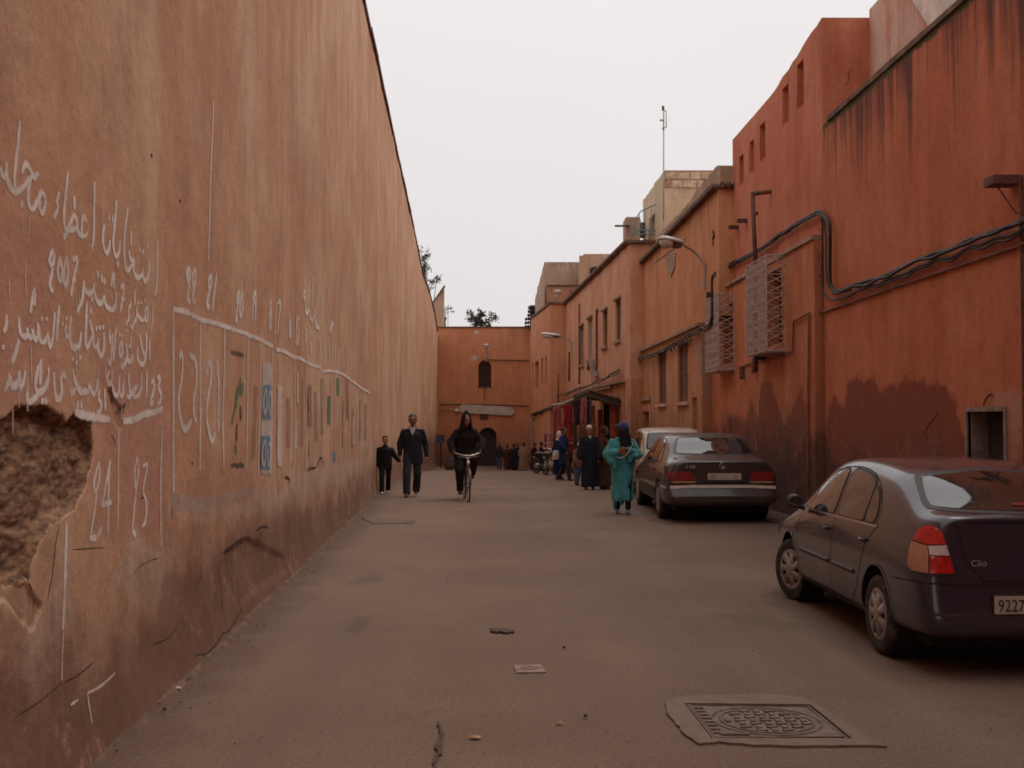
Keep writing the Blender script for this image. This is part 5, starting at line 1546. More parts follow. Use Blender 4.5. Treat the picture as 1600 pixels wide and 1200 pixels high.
rug('dark patterned cloth hanging left of the white patterned red rug', 900, 906, 624, 664, 41, 'rug4')
rug('dark cloth hanging right of the white patterned red rug', 918, 922, 624, 664, 39.6, 'rug4')
rug('narrow red cloth hanging at the right side of the rug shop', 934, 941, 640, 690, 40.2, 'rug1')
rug('bright orange cloth at the right end of the rug shop front', 955, 963, 640, 690, 39.6, 'rug3')
rug('dark brown cloth between the orange and red cloths', 943, 952, 632, 700, 40.6, 'rug4')
rug('large red rug hung under the tarpaulin', 880, 895, 632, 662, 46, 'rug1')
rug('orange red rug behind the large red rug', 873, 899, 660, 690, 46.6, 'rug3')
rug('tall narrow red rug with white marks at the end of the tarpaulin', 863.5, 870, 636, 690, 51, 'rug2')
rug('orange red drape next to the tall narrow marked rug', 870.5, 877, 634, 700, 49, 'rug3')
rug('pink cloth hanging low in the far shop front', 850, 855, 677, 706, 55, 'rug5')
rug('grey cloth hanging high in the far shop front', 857, 862, 677, 690, 54, 'clothw')
# stock and door frames seen in the shops
random.seed(11)
for (x0, x1, y0, y1, Y, mt, lab) in ((925, 930, 634, 700, 41.5, 'ochlow', 'pale door post inside the rug shop'), (899, 902, 625, 745, 43.6, 'wood', 'dark wooden post at the far corner of the rug shop')):
    a, b = P(x0, y0, Y), P(x1, y1, Y)
    mb = MB(); mb.bbox((a.x, Y, gz(Y)), (b.x, Y + .12, a.z)); o = mb.build('door_post', M[mt], origin=(a.x, Y, gz(Y))); tag(o, lab, 'post')
def crate_stack(label, p, cols, mat, seed):
    random.seed(seed)
    for k in range(cols):
        mb = MB(); w_ = random.uniform(.4, .6); h = random.uniform(.28, .4)
        mb.box((p[0] + random.uniform(-.05, .05), p[1], p[2] + .2 + k * .4), (w_, .5, .36), rz=random.uniform(-.2, .2))
        mb.box((p[0], p[1] - .1, p[2] + .39 + k * .4), (w_ * .8, .4, .03))
        o = mb.build('goods_box', M[mat[k % len(mat)]], origin=p); tag(o, label % ('bottom', 'middle', 'top')[min(k, 2)], 'box', 'goods boxes by the shops')
crate_stack('%s goods box of the stack under the far awning', (1.95, 58, gz(58)), 3, ['rug4', 'wood', 'clothw'], 2)
crate_stack('%s goods box of the stack beside the motorcycle', (2.5, 47, gz(47)), 3, ['wood', 'rug4', 'rug1'], 4)
crate_stack('%s goods box of the stack in the rug shop doorway', (3.5, 41.2, gz(41)), 3, ['rug4', 'wood', 'rug1'], 6)
# post with a small dark box near the end wall
o = thing('litter_bin', 'small dark blue box on a post by the far end of the tall wall', 'bin', P(689, 728, 74))
M['binblue'] = solid('dark_blue_tin', (.04, .05, .10), .5, .3, 3)
mb = MB(); q = P(689, 686, 74); mb.box(q, (.5, .4, .42)); mb.box(q + Vector((0, 0, .24)), (.56, .46, .05)); mb.build('box', M['binblue'], o, world=True)
mb = MB(); mb.tube([(q.x, q.y, gz(74)), (q.x, q.y, q.z - .2)], .05, 6); mb.build('post', M['cable'], o, world=True)

# ------------------------------------------------------------------ street surface details
M['conc'] = solid('dusty_concrete', (.185, .132, .103), .9, .15, 8, bump=.4, obj=False)
M['castiron'] = solid('dusty_cast_iron', (.16, .112, .088), .75, .3, 15, bump=.3, obj=False)
M['leafdry'] = solid('dry_leaf', (.42, .22, .11), .8, .2, 30)
M['litter'] = solid('white_scrap', (.50, .40, .36), .7, .2, 30)
M['litterr'] = solid('red_scrap', (.42, .08, .05), .7, .2, 30)
mh = thing('manhole_cover', 'square ornamental manhole cover in a pale concrete surround at the lower right', 'manhole cover', G(1190, 1130))
ou = [G(*p) for p in [(1040, 1110), (1042, 1093), (1080, 1090), (1180, 1088), (1231, 1089), (1260, 1094), (1300, 1118), (1354, 1153), (1382, 1169), (1300, 1169), (1200, 1168), (1125, 1163), (1093, 1165), (1070, 1153), (1058, 1135)]]
inn = [G(*p) for p in [(1069, 1102), (1266, 1104), (1332, 1158), (1112, 1158)]]
def cdt_slab(name, outer, holes, z1, mat, parent, z0=-.01):
    pts = [Vector((p.x, p.y)) for p in outer]; n = len(pts)
    ed = [(i, (i + 1) % n) for i in range(n)]; hs = []
    for h in holes:
        o0 = len(pts); pts += [Vector((p.x, p.y)) for p in h]; ed += [(o0 + i, o0 + (i + 1) % len(h)) for i in range(len(h))]; hs.append([(p.x, p.y) for p in h])
    vo, eo, fo, _, _, _ = delaunay_2d_cdt(pts, ed, [], 1, 1e-6)
    mb = MB(); fs = []
    for f in fo:
        c = sum((vo[i] for i in f), Vector((0, 0))) / len(f)
        if not any(inpoly(c.x, c.y, h) for h in hs): fs.append(tuple(f))
    mb.add([(v.x, v.y, z1) for v in vo], fs)
    for loop in [outer] + holes:
        n = len(loop)
        mb.add([(p.x, p.y, z1) for p in loop] + [(p.x, p.y, z0) for p in loop], [(i, (i + 1) % n, n + (i + 1) % n, n + i) for i in range(n)])
    return mb.build(name, mat, parent, world=True)
ring_o = [p + Vector((random.uniform(-.012, .012), random.uniform(-.012, .012), 0)) for p in sum([[a.lerp(b, k / 4) for k in range(4)] for a, b in zip(ou, ou[1:] + ou[:1])], [])]
cdt_slab('surround', ring_o, [inn], .014, M['conc'], mh)
c0 = sum(inn, Vector((0, 0, 0))) / 4
fr_in = [c0 + (p - c0) * .965 for p in inn]
cdt_slab('cover', fr_in, [], .008, M['castiron'], mh)
def bil(u, v): return inn[0].lerp(inn[1], u).lerp(inn[3].lerp(inn[2], u), v)
def relief(name, lst, r):
    mb = MB()
    for pts in lst: mb.tube([(p.x, p.y, .009) for p in pts], r, 5)
    mb.build(name, M['castiron'], mh, world=True, smooth=True)
relief('outer_ring', [[bil(.52 + .40 * math.cos(t), .5 + .40 * math.sin(t)) for t in [2 * math.pi * i / 40 for i in range(41)]]], .006)
relief('inner_ring', [[bil(.52 + .34 * math.cos(t), .5 + .34 * math.sin(t)) for t in [2 * math.pi * i / 40 for i in range(41)]]], .007)
relief('rim', [[bil(.04, .05), bil(.96, .05), bil(.96, .95), bil(.04, .95), bil(.04, .05)]], .006)
random.seed(9)
for i in range(7):
    for j in range(7):
        u, v_ = .23 + i * .095, .23 + j * .09
        if (u - .52) ** 2 + (v_ - .5) ** 2 < .088:
            p = bil(u, v_); mb = MB(); mb.box((p.x, p.y, .011), (.055, .03, .012), rz=(i + j) % 2 * 1.2 + .3); mb.build('stud', M['castiron'], mh, world=True)
for k in range(8):
    p = bil(.085, .14 + k * .1); mb = MB(); mb.box((p.x, p.y, .011), (.05, .028, .012)); mb.build('stud', M['castiron'], mh, world=True)
    if k < 4:
        p = bil(.12 + k * .05, .88); mb = MB(); mb.box((p.x, p.y, .011), (.04, .03, .012)); mb.build('stud', M['castiron'], mh, world=True)
a = [G(*p) for p in [(803, 1041), (846, 1040), (853, 1052), (806, 1053)]]
o = thing('utility_plate', 'small pale metal plate set in the middle of the road', 'plate', G(828, 1047))
cdt_slab('plate', a, [], .010, M['plaingrey'], o)
cc = sum(a, Vector()) / 4
mb = MB(); mb.lathe([(.0, .011), (.05, .016), (.06, .010)], (cc.x, cc.y, 0), 'Z', 14); mb.build('boss', M['castiron'], o, world=True)
M['patch'] = solid('dark_tar_patch', (.085, .052, .04), .9, .3, 20, obj=False)
def gpatch(name, label, cat, pts, mat, z=.004, jag=.01):
    q = [G(*p) for p in pts]
    q = sum([[a.lerp(b, k / 4) for k in range(4)] for a, b in zip(q, q[1:] + q[:1])], [])
    q = [p + Vector((random.uniform(-jag, jag), random.uniform(-jag * 3, jag * 3), 0)) for p in q]
    g0 = gz(q[0].y)
    o = thing(name, label, cat, (q[0].x, q[0].y, g0))
    cdt_slab('surface', q, [], g0 + z, mat, o, g0 - .01)
    return o
gpatch('pothole', 'short dark scar in the asphalt above the small metal plate', 'pothole', [(766, 985), (785, 984), (800, 986), (805, 990), (785, 991), (768, 989)], M['patch'], .0175)
def gcrack(label, pts, wd, name='road_crack'):
    q = smoothline([G(*p) for p in pts], 5)
    mb = MB()
    for i, p in enumerate(q):
        t = wd * (.3 + .7 * math.sin(math.pi * (i + .5) / len(q))) * (1 + .5 * noise.noise(p * 9))
        j = random.uniform(-.3, .3) * wd
        g = gz(p.y) + .016
        mb.v += [(p.x - t + j, p.y, g), (p.x + t + j, p.y, g)]
    for i in range(len(q) - 1): mb.f.append((2 * i, 2 * i + 1, 2 * i + 3, 2 * i + 2))
    o = mb.build(name, M['patch'], origin=q[0]); tag(o, label, 'crack'); return o
gcrack('dark crooked crack at the bottom edge of the road', [(686, 1132), (690, 1145), (689, 1158), (684, 1170), (688, 1178), (680, 1190), (682, 1215)], .016)
for k, (x, y, s_, lab, mt) in enumerate(((742, 1155, .05, 'yellowish dry leaf near the bottom middle of the road', 'leafdry'), (875, 1133, .035, 'fainter dry leaf right of the yellowish one', 'leafdry'), (277, 1078, .04, 'white paper scrap near the foot of the left wall', 'litter'), (271, 1063, .02, 'tiny white scrap behind the paper scrap', 'litter'), (353, 1006, .04, 'small red scrap by the foot of the left wall', 'litterr'), (1012, 812, .12, 'orange scrap on the road by the dusty sedan', 'litterr'))):
    p = G(x, y); mb = MB(); random.seed(k)
    n = 7; s_ *= .62
    mb.add([(p.x + s_ * math.cos(t) * random.uniform(.7, 1.3), p.y + s_ * .8 * math.sin(t) * random.uniform(.6, 1.2), .012 + gz(p.y) + .006 * random.random()) for t in [2 * math.pi * i / n for i in range(n)]] + [(p.x, p.y, .024 + gz(p.y))], [(i, (i + 1) % n, n) for i in range(n)])
    o = mb.build('dry_leaf' if mt == 'leafdry' else 'litter', M[mt], origin=p); tag(o, lab, 'leaf' if mt == 'leafdry' else 'litter')
for k, (x, y, lab) in enumerate(((881, 1015, 'tiny dark pebble right of the small metal plate'), (915, 1123, 'tiny dark pebble near the ornamental manhole'), (257, 1112, 'tiny dark pebble by the left wall'))):
    p = G(x, y); mb = MB(); mb.ell((p.x, p.y, .018), (.012, .012, .010)); o = mb.build('pebble', M['patch'], origin=p); tag(o, lab, 'pebble')
# far manhole, faint seam lines
M['farcover'] = solid('worn_cover_iron', (.145, .098, .075), .85, .35, 9, bump=.5, obj=False)
gpatch('manhole_cover', 'worn rectangular manhole cover beside the left wall ahead', 'manhole cover', [(566, 812), (648, 812.5), (644, 819), (584, 819)], M['farcover'], .0145, .02)
for lab, pts, wd in (('faint seam across the road below the far manhole', [(500, 855), (560, 857), (640, 860), (720, 864), (790, 866)], .008), ('faint seam across the road level with the far manhole', [(560, 802), (650, 804), (740, 808), (840, 812)], .008), ('dark edge line under the leftmost road foot', [(455, 884), (500, 850), (540, 822)], .02)):
    gcrack(lab, pts, wd, 'road_seam')
# ------------------------------------------------------------------ cars  (local frame: +Y = nose, rear axle at y=0, ground z=0)
M['tyre'] = solid('tyre_rubber', (.035, .028, .025), .85, .3, 20, grime=(.11, .075, .055))
M['hub'] = solid('dusty_hubcap', (.34, .30, .28), .45, .15, 20, metal=.3)
M['well'] = solid('wheel_well_black', (.012, .010, .010), .9, .2)
M['trim'] = solid('black_plastic_trim', (.03, .026, .026), .5, .2, 20)
M['gap'] = solid('panel_gap', (.008, .006, .006), .9, .1)
M['cglass'] = glass('car_glass', (.010, .012, .013), .03)
M['redlamp'] = solid('red_lamp_lens', (.50, .010, .012), .15, .25, 30, spec=.8, bump=0)
M['orangelamp'] = solid('pale_orange_lens', (.42, .19, .12), .15, .1, 30, spec=.8, bump=0)
M['whitelamp'] = solid('clear_lamp_lens', (.62, .52, .50), .15, .1, 30, spec=.8, bump=0)
M['dullred'] = solid('dusty_red_lens', (.20, .010, .012), .3, .2, 30)
M['chrome'] = solid('chrome', (.6, .57, .55), .2, .08, 30, metal=.9)
M['plate'] = solid('dusty_plate', (.50, .42, .35), .6, .12, 12)
M['platetext'] = solid('black_plate_lettering', (.03, .022, .022), .6, .1)
M['pearl'] = solid('badge_silver', (.62, .58, .56), .3, .08, 30, metal=.5)
def carbody(name, St, rows, paint, parent, arches, rad, zc_, wid, lean_r, lean_f, lv=2, bulge=None):
    """St rows: y, zb, w, zbelt, wbelt, wrail, zrail, ztop"""
    mb = MB()
    nS = len(St); pr = []
    for k, (y, zb, w_, zbelt, wbelt, wrail, zrail, ztop) in enumerate(St):
        pts = [(0, zb), (.55 * w_, zb), (w_ * .93, zb + .01), (w_ * .985, zb + .10), (w_, rows[0]), (w_ * .998, rows[1]), (w_ * .975, (rows[1] + zbelt) / 2 + .02), (wbelt, zbelt), (wrail, zrail), (wrail * .86, (zrail + 2 * ztop) / 3 + .004), (wrail * .45, ztop - .004), (0, ztop)]
        P_ = []
        for (x, z) in pts:
            dy = 0
            if k <= 2: dy = lean_r(z) * (1, .7, .3)[k]
            if bulge and k in bulge and x <= wrail * 1.01: dy -= bulge[k] * max(0, 1 - (x / wrail) ** 2)
            if k >= nS - 3: dy = -lean_f(z) * (.3, .7, 1)[k - nS + 3]
            P_.append((x, y + dy, z))
        pr.append(P_)
    n = len(pr[0]); full = []
    for P_ in pr:
        full.append([(-x, y, z) for (x, y, z) in P_[::-1]] [:-1] + [(x, y, z) for (x, y, z) in P_])
    # ring: left top ... bottom ... right top ; close at the top centre
    m_ = len(full[0])
    for r_ in full: mb.v += r_
    for k in range(nS - 1):
        for i in range(m_ - 1):
            mb.f.append((k * m_ + i, k * m_ + i + 1, (k + 1) * m_ + i + 1, (k + 1) * m_ + i))
    # merge duplicate top centre: index 0 and m_-1
    for kk in (0, nS - 1):
        b = kk * m_
        i, j = 0, m_ - 1
        while j - i > 2:
            mb.f.append((b + i, b + i + 1, b + j - 1, b + j)); i += 1; j -= 1
    me = mb.mesh('t')
    bm = bmesh.new(); bm.from_mesh(me)
    bmesh.ops.remove_doubles(bm, verts=bm.verts, dist=1e-5)
    bmesh.ops.recalc_face_normals(bm, faces=bm.faces)
    bm.to_mesh(me); bm.free()
    me = modded(me, [('SUBSURF', dict(levels=lv, render_levels=lv))], 't')
    # cut arches
    cm = MB()
    for ya in arches:
        for sx in (-1, 1):
            cm.lathe([(rad, sx * (wid * .5 + .2)), (rad, sx * (wid * .5 - .27))], (0, ya, zc_), 'X', 40, True)
    cutter = bpy.data.objects.new('cut', cm.mesh('cut')); COL.objects.link(cutter)
    me.materials.clear(); me.materials.append(paint)
    me2 = modded(me, [('BOOLEAN', dict(operation='DIFFERENCE', object=cutter, solver='EXACT'))], name)
    bpy.data.objects.remove(cutter)
    if len(me2.polygons) < 50: print('BOOLEAN FAILED', name); me2 = me
    me2.materials.clear(); me2.materials.append(paint)
    try: me2.shade_smooth()
    except Exception: me2.polygons.foreach_set('use_smooth', [True] * len(me2.polygons))
    bm = bmesh.new(); bm.from_mesh(me2)
    for e in bm.edges:
        if len(e.link_faces) == 2 and e.calc_face_angle(0) > R(38): e.smooth = False
    for f in bm.faces: f.smooth = True
    bm.to_mesh(me2)
    bvh = BVHTree.FromBMesh(bm)
    bm.free()
    o = link('body', me2, parent)
    return o, bvh
class Conf:
    """lay flat shapes on the body by ray casting from outside"""
    def __init__(s, bvh, org, right, up, fwd): s.b = bvh; s.o = Vector(org); s.r = Vector(right).normalized(); s.u = Vector(up).normalized(); s.f = Vector(fwd).normalized()
    def hit(s, a, b, lift):
        q = s.o + s.r * a + s.u * b
        h = s.b.ray_cast(q, s.f)
        if h[0] is None: return None
        nrm = h[1]
        if nrm.dot(s.f) > 0: nrm = -nrm
        return h[0] + nrm * lift
    def patch(s, name, poly, mat, parent, lift=.004, step=.05, th=0, label=None, holes=(), rnd=3):
        q = poly
        if rnd:                                   # soften corners
            for _ in range(rnd):
                w_ = []
                for i in range(len(q)):
                    a, b = q[i], q[(i + 1) % len(q)]
                    L = math.dist(a, b); c = min(.25, .035 / max(L, 1e-6)) if _ == 0 else .25
                    w_ += [(a[0] + (b[0] - a[0]) * c, a[1] + (b[1] - a[1]) * c), (b[0] - (b[0] - a[0]) * c, b[1] - (b[1] - a[1]) * c)]
                q = w_
        bd = []
        for i in range(len(q)):
            a, b = q[i], q[(i + 1) % len(q)]
            n = max(1, int(math.dist(a, b) / step))
            bd += [(a[0] + (b[0] - a[0]) * k / n, a[1] + (b[1] - a[1]) * k / n) for k in range(n)]
        pts = [Vector(p) for p in bd]; ed = [(i, (i + 1) % len(bd)) for i in range(len(bd))]
        xs_ = [p[0] for p in bd]; ys_ = [p[1] for p in bd]
        x = min(xs_) + step / 2
        while x < max(xs_):
            y = min(ys_) + step / 2
            while y < max(ys_):
                if inpoly(x, y, bd): pts.append(Vector((x, y)))
                y += step
            x += step
        vo, eo, fo, _, _, _ = delaunay_2d_cdt(pts, ed, [], 1, 1e-6)
        P3 = [s.hit(v.x, v.y, lift) for v in vo]
        ok = [p is not None for p in P3]
        fs = [tuple(f) for f in fo if all(ok[i] for i in f)]
        mb = MB(); mb.v = [tuple(p) if p is not None else (0, 0, 0) for p in P3]; mb.f = fs
        me = mb.mesh(name, True)
        bm = bmesh.new(); bm.from_mesh(me)
        bmesh.ops.delete(bm, geom=[v for v in bm.verts if not v.link_faces], context='VERTS')
        if bm.faces:
            fn = sum((f.normal for f in bm.faces), Vector())
            if fn.dot(s.f) > 0: bmesh.ops.reverse_faces(bm, faces=bm.faces)
        bm.to_mesh(me); bm.free(); me.materials.append(mat)
        return link(name, me, parent, label)
    def line(s, name, pts, wid, mat, parent, lift=.003, closed=False, label=None, tube=False):
        res = []
        for a, b in zip(pts, pts[1:]):
            n = max(1, int(math.dist(a, b) / .03))
            res += [(a[0] + (b[0] - a[0]) * k / n, a[1] + (b[1] - a[1]) * k / n) for k in range(n)]
        res.append(pts[-1])
        mb = MB()
        if tube:
            q = [s.hit(p[0], p[1], lift) for p in res]; q = [p for p in q if p is not None]
            mb.tube(q, wid, 6); return mb.build(name, mat, parent, smooth=True, label=label)
        last = None; cnt = 0
        for i, p in enumerate(res):
            a = res[max(0, i - 1)]; b = res[min(len(res) - 1, i + 1)]
            dx, dy = b[0] - a[0], b[1] - a[1]; L = math.hypot(dx, dy) or 1
            nx_, ny_ = -dy / L * wid / 2, dx / L * wid / 2
            h1 = s.hit(p[0] + nx_, p[1] + ny_, lift); h2 = s.hit(p[0] - nx_, p[1] - ny_, lift)
            if h1 is None or h2 is None: last = None; continue
            o_ = len(mb.v); mb.v += [tuple(h1), tuple(h2)]
            if last is not None: mb.f.append((last, last + 1, o_ + 1, o_))
            last = o_
        if not mb.f: return None
        return mb.build(name, mat, parent, smooth=True, label=label)
def wheel(parent, c, r, wdt, side, style, steer=0, hubmat='hub'):
    Mr = Matrix.Translation(c) @ Matrix.Rotation(steer, 4, 'Z')
    def fin(mb, name, mat, par):
        mb.v = [tuple(Mr @ Vector(v)) for v in mb.v]; return mb.build(name, M[mat], par, smooth=True)
    h = wdt / 2
    mb = MB(); mb.lathe([(r * .62, -h * .9), (r * .80, -h), (r * .93, -h * .97), (r * .985, -h * .75), (r, -h * .4), (r, h * .4), (r * .985, h * .75), (r * .93, h * .97), (r * .80, h), (r * .62, h * .9)], (0, 0, 0), 'X', 40)
    t = fin(mb, 'wheel', 'tyre', parent)
    s_ = side
    mb = MB(); mb.lathe([(r * .64, s_ * h * .92), (r * .62, s_ * h * .55), (.001, s_ * h * .5)], (0, 0, 0), 'X', 28); fin(mb, 'rim', 'well', t)
    mb = MB()
    R0 = r * .66
    if style == 'cap7':
        nsp = 7
        mb.lathe([(R0, s_ * h * .90), (R0 * .93, s_ * h * 1.02), (R0 * .84, s_ * h * .98), (R0 * .80, s_ * h * .9)], (0, 0, 0), 'X', 42)
        for k in range(nsp):
            a = 2 * math.pi * k / nsp
            vs = []
            for (q, da) in ((.22, .30), (.86, .235)):
                for sg in (-1, 1):
                    t_ = a + sg * da * (1 if q > .5 else 1.4)
                    vs.append((s_ * h * (1.03 if q > .5 else 1.12), R0 * q * math.cos(t_), R0 * q * math.sin(t_)))
                    vs.append((s_ * h * .7, R0 * q * math.cos(t_), R0 * q * math.sin(t_)))
            mb.add(vs, [(0, 2, 6, 4), (0, 4, 5, 1), (2, 3, 7, 6), (4, 6, 7, 5)])
        mb.lathe([(R0 * .34, s_ * h * .8), (R0 * .33, s_ * h * 1.10), (R0 * .18, s_ * h * 1.16), (.001, s_ * h * 1.17)], (0, 0, 0), 'X', 28)
    else:
        mb.lathe([(R0, s_ * h * .90), (R0 * .95, s_ * h * 1.0), (R0 * .8, s_ * h * .9), (R0 * .5, s_ * h * .95), (R0 * .3, s_ * h * 1.05), (.001, s_ * h * 1.06)], (0, 0, 0), 'X', 32)
    fin(mb, 'hubcap', hubmat, t)
    return t
def wells(parent, ys_, rad, zc_, wid):
    for ya in ys_:
        for sx in (-1, 1):
            mb = MB(); mb.lathe([(rad * .99, sx * (wid * .5 - .05)), (rad * .99, sx * (wid * .5 - .268)), (.001, sx * (wid * .5 - .268))], (0, ya, zc_), 'X', 32)
            mb.build('wheel_well', M['well'], parent)
def platetext(txt, size, parent, loc, mat, name='lettering', sx=.8):
    me = textmesh(txt, size, name, sx)
    me.transform(Matrix.Translation(loc) @ Matrix.Rotation(R(90), 4, 'X'))
    me.materials.append(mat)
    return link(name, me, parent)

# ---- dark blue saloon, nearest
M['clio'] = carpaint('dusty_dark_blue_paint', (.011, .016, .036), .42, (.12, .066, .048), .05, .24)
c1 = thing('saloon_car', 'dark blue four door saloon parked nearest on the right, its left tail lamp bright red', 'car', (3.44, 8.17, 0), R(.6))
W = 1.64; h_ = W / 2
#      y      zb   w     zbelt wbelt wrail zrail ztop
St = [(-.90, .34, h_ * .80, .72, h_ * .76, h_ * .62, .985, 1.00),
      (-.875, .28, h_ * .92, .78, h_ * .87, h_ * .74, 1.015, 1.035),
      (-.78, .25, h_ * .975, .82, h_ * .925, h_ * .82, 1.035, 1.06),
      (-.60, .23, h_ * .99, .845, h_ * .94, h_ * .84, 1.045, 1.07),
      (-.42, .22, h_, .86, h_ * .945, h_ * .86, 1.05, 1.08),
      (.02, .20, h_, .88, h_ * .95, h_ * .79, 1.24, 1.285),
      (.30, .20, h_, .885, h_ * .95, h_ * .76, 1.30, 1.35),
      (.85, .20, h_, .885, h_ * .95, h_ * .75, 1.335, 1.39),
      (1.35, .20, h_, .875, h_ * .95, h_ * .74, 1.325, 1.385),
      (1.68, .20, h_, .86, h_ * .945, h_ * .75, 1.27, 1.335),
      (2.25, .20, h_, .83, h_ * .935, h_ * .83, .955, 1.045),
      (2.42, .20, h_ * .995, .81, h_ * .925, h_ * .82, .895, .96),
      (2.75, .22, h_ * .985, .76, h_ * .90, h_ * .78, .83, .875),
      (3.05, .24, h_ * .95, .66, h_ * .86, h_ * .66, .72, .76),
      (3.19, .26, h_ * .86, .58, h_ * .76, h_ * .5, .62, .65),
      (3.24, .30, h_ * .68, .52, h_ * .6, h_ * .4, .56, .58)]
lr = lambda z: (0 if z < .42 else .02 if z < .6 else .05 + (z - .6) * .22)
lf = lambda z: max(0, (z - .45) * .3)
body, bv = carbody('body', St, (.42, .62), M['clio'], c1, (0, 2.47), .335, .30, W, lr, lf, bulge={3: .15, 4: .25, 5: .22, 6: .10, 9: -.05, 10: -.12, 11: -.12})
wells(c1, (0, 2.47), .335, .30, W)
for ya, st in ((0, 0), (2.47, R(17))):
    wheel(c1, (-h_ + .095, ya, .285), .285, .165, -1, 'cap7', st)
    wheel(c1, (h_ - .095, ya, .285), .285, .165, 1, 'cap7', st)
mb = MB(); mb.box((0, 1.2, .24), (W * .8, 3.6, .14)); mb.build('underbody', M['well'], c1)
Lf = Conf(bv, (-3, 0, 0), (0, 1, 0), (0, 0, 1), (1, 0, 0))
Rt = Conf(bv, (3, 0, 0), (0, 1, 0), (0, 0, 1), (-1, 0, 0))
Rr = Conf(bv, (0, -3, 0), (1, 0, 0), (0, 0, 1), (0, 1, 0))
Fr = Conf(bv, (0, 6, 0), (1, 0, 0), (0, 0, 1), (0, -1, 0))
Tp = Conf(bv, (0, 0, 3), (1, 0, 0), (0, 1, 0), (0, 0, -1))
wf = [(1.17, .905), (1.17, 1.275), (1.36, 1.262), (1.54, 1.225), (2.06, .975), (2.12, .90)]
wr_ = [(.42, .915), (.42, 1.20), (.56, 1.245), (.72, 1.27), (.9, 1.28), (1.06, 1.28), (1.06, .91)]
wq = [(.17, .925), (.18, 1.04), (.26, 1.12), (.36, 1.175), (.385, 1.18), (.385, .915)]
for Sd, sgn in ((Lf, -1), (Rt, 1)):
    def grow(poly, k):
        cx = sum(p[0] for p in poly) / len(poly); cy = sum(p[1] for p in poly) / len(poly)
        return [(p[0] + (k if p[0] > cx else -k), p[1] + (k if p[1] > cy else -k)) for p in poly]
    for nm, pl in (('door_window', wf), ('door_window', wr_), ('quarter_window', wq)):
        sl = Sd.patch('window_seal', grow(pl, .018), M['trim'], body, .003, .06)
        Sd.patch(nm, pl, M['cglass'], body, .006, .06)
    for pts in ([(1.11, 1.31), (1.11, .60), (1.11, .28)], [(2.16, .90), (2.17, .62), (2.02, .28)], [(.11, .90), (.28, .76), (.37, .55), (.42, .42), (.62, .27)], [(2.02, .275), (.62, .265)], [(2.16, .90), (1.54, 1.25), (1.36, 1.288), (1.11, 1.302), (.9, 1.305), (.72, 1.295), (.55, 1.27), (.40, 1.225), (.25, 1.15), (.14, 1.06), (.11, .90)]):
        Sd.line('panel_gap', pts, .008, M['gap'], body, .002)
    Sd.line('waist_trim', [(2.10, .888), (.10, .905)], .014, M['chrome'], body, .005)
    Sd.line('side_moulding', [(1.16, .525), (2.02, .525)], .020, M['trim'], body, -.004, tube=True)
    Sd.line('side_moulding', [(.50, .525), (1.06, .525)], .020, M['trim'], body, -.004, tube=True)
    Sd.line('sill_trim', [(2.12, .262), (.36, .258)], .05, M['trim'], body, .004)
    for y in (1.27, .33):
        Sd.patch('door_handle', [(y - .075, .765), (y + .075, .765), (y + .08, .80), (y - .08, .80)], M['trim'], body, .004, .04)
        q = Sd.hit(y, .785, .022); a = Sd.hit(y - .075, .79, .014); b = Sd.hit(y + .075, .79, .014)
        if q: mb = MB(); mb.tube([a, q, b], .011, 6); mb.build('door_handle', M['clio'], body, smooth=True)
    Sd.patch('indicator', [(2.30, .62), (2.36, .62), (2.36, .645), (2.30, .645)], M['orangelamp'], body, .006, .04)
    # arch lips
    for ya in (0, 2.47):
        pts = [(ya + .345 * math.cos(t), .30 + .345 * math.sin(t)) for t in [math.pi * i / 18 for i in range(-1, 20)]]
        Sd.line('arch_lip', pts, .012, M['clio'], body, .006)
    # mirror
    p = Vector((sgn * (h_ + .05), 2.0, .955))
    mb = MB()
    rs = []
    for k in range(9):
        t = k / 8; r_ = math.sin(math.pi * (.12 + .8 * t)) 
        rs.append([p + Vector((sgn * .075 * math.cos(q) * (r_ * .9 + .1), -.02 + .11 * t, .065 * math.sin(q) * (r_ * .8 + .2))) for q in [2 * math.pi * i / 14 for i in range(14)]])
    mb.rings(rs); mr2 = mb.build('door_mirror', M['trim'], c1, smooth=True)
    mb = MB(); mb.prism([(.066 * math.cos(q), .048 * math.sin(q)) for q in [2 * math.pi * i / 16 for i in range(16)]], lambda a, b: tuple(p + Vector((a, -.026, b))), lambda a, b: tuple(p + Vector((a, -.02, b)))); mb.build('mirror_glass', M['cglass'], mr2)
    mb = MB(); mb.tube([p + Vector((0, .03, -.03)), p + Vector((-sgn * .1, .06, -.07))], .022, 6); mb.build('mirror_arm', M['trim'], mr2)
# rear window, seals, boot
rw = [(-.60, 1.085), (-.49, 1.275), (0, 1.315), (.49, 1.275), (.60, 1.085), (0, 1.075)]
Rr.patch('window_seal', [(-.64, 1.07), (-.52, 1.295), (0, 1.337), (.52, 1.295), (.64, 1.07), (0, 1.058)], M['trim'], body, .003, .05)
Rr.patch('rear_window', rw, M['cglass'], body, .007, .05)
Fr.patch('windscreen', [(-.60, 1.02), (-.50, 1.33), (0, 1.36), (.50, 1.33), (.60, 1.02), (0, 1.06)], M['cglass'], body, .005, .06)
gp = [(-.56, 1.045), (-.53, .98), (-.50, .78), (-.40, .64), (0, .625), (.40, .64), (.50, .78), (.53, .98), (.56, 1.045)]
Rr.line('panel_gap', gp, .009, M['gap'], body, .002)
Rr.line('panel_gap', [(-.80, .625), (-.55, .615), (0, .61), (.55, .615), (.80, .625)], .010, M['gap'], body, .002)
Lf.line('panel_gap', [(-.80, .625), (-.36, .60)], .009, M['gap'], body, .002)
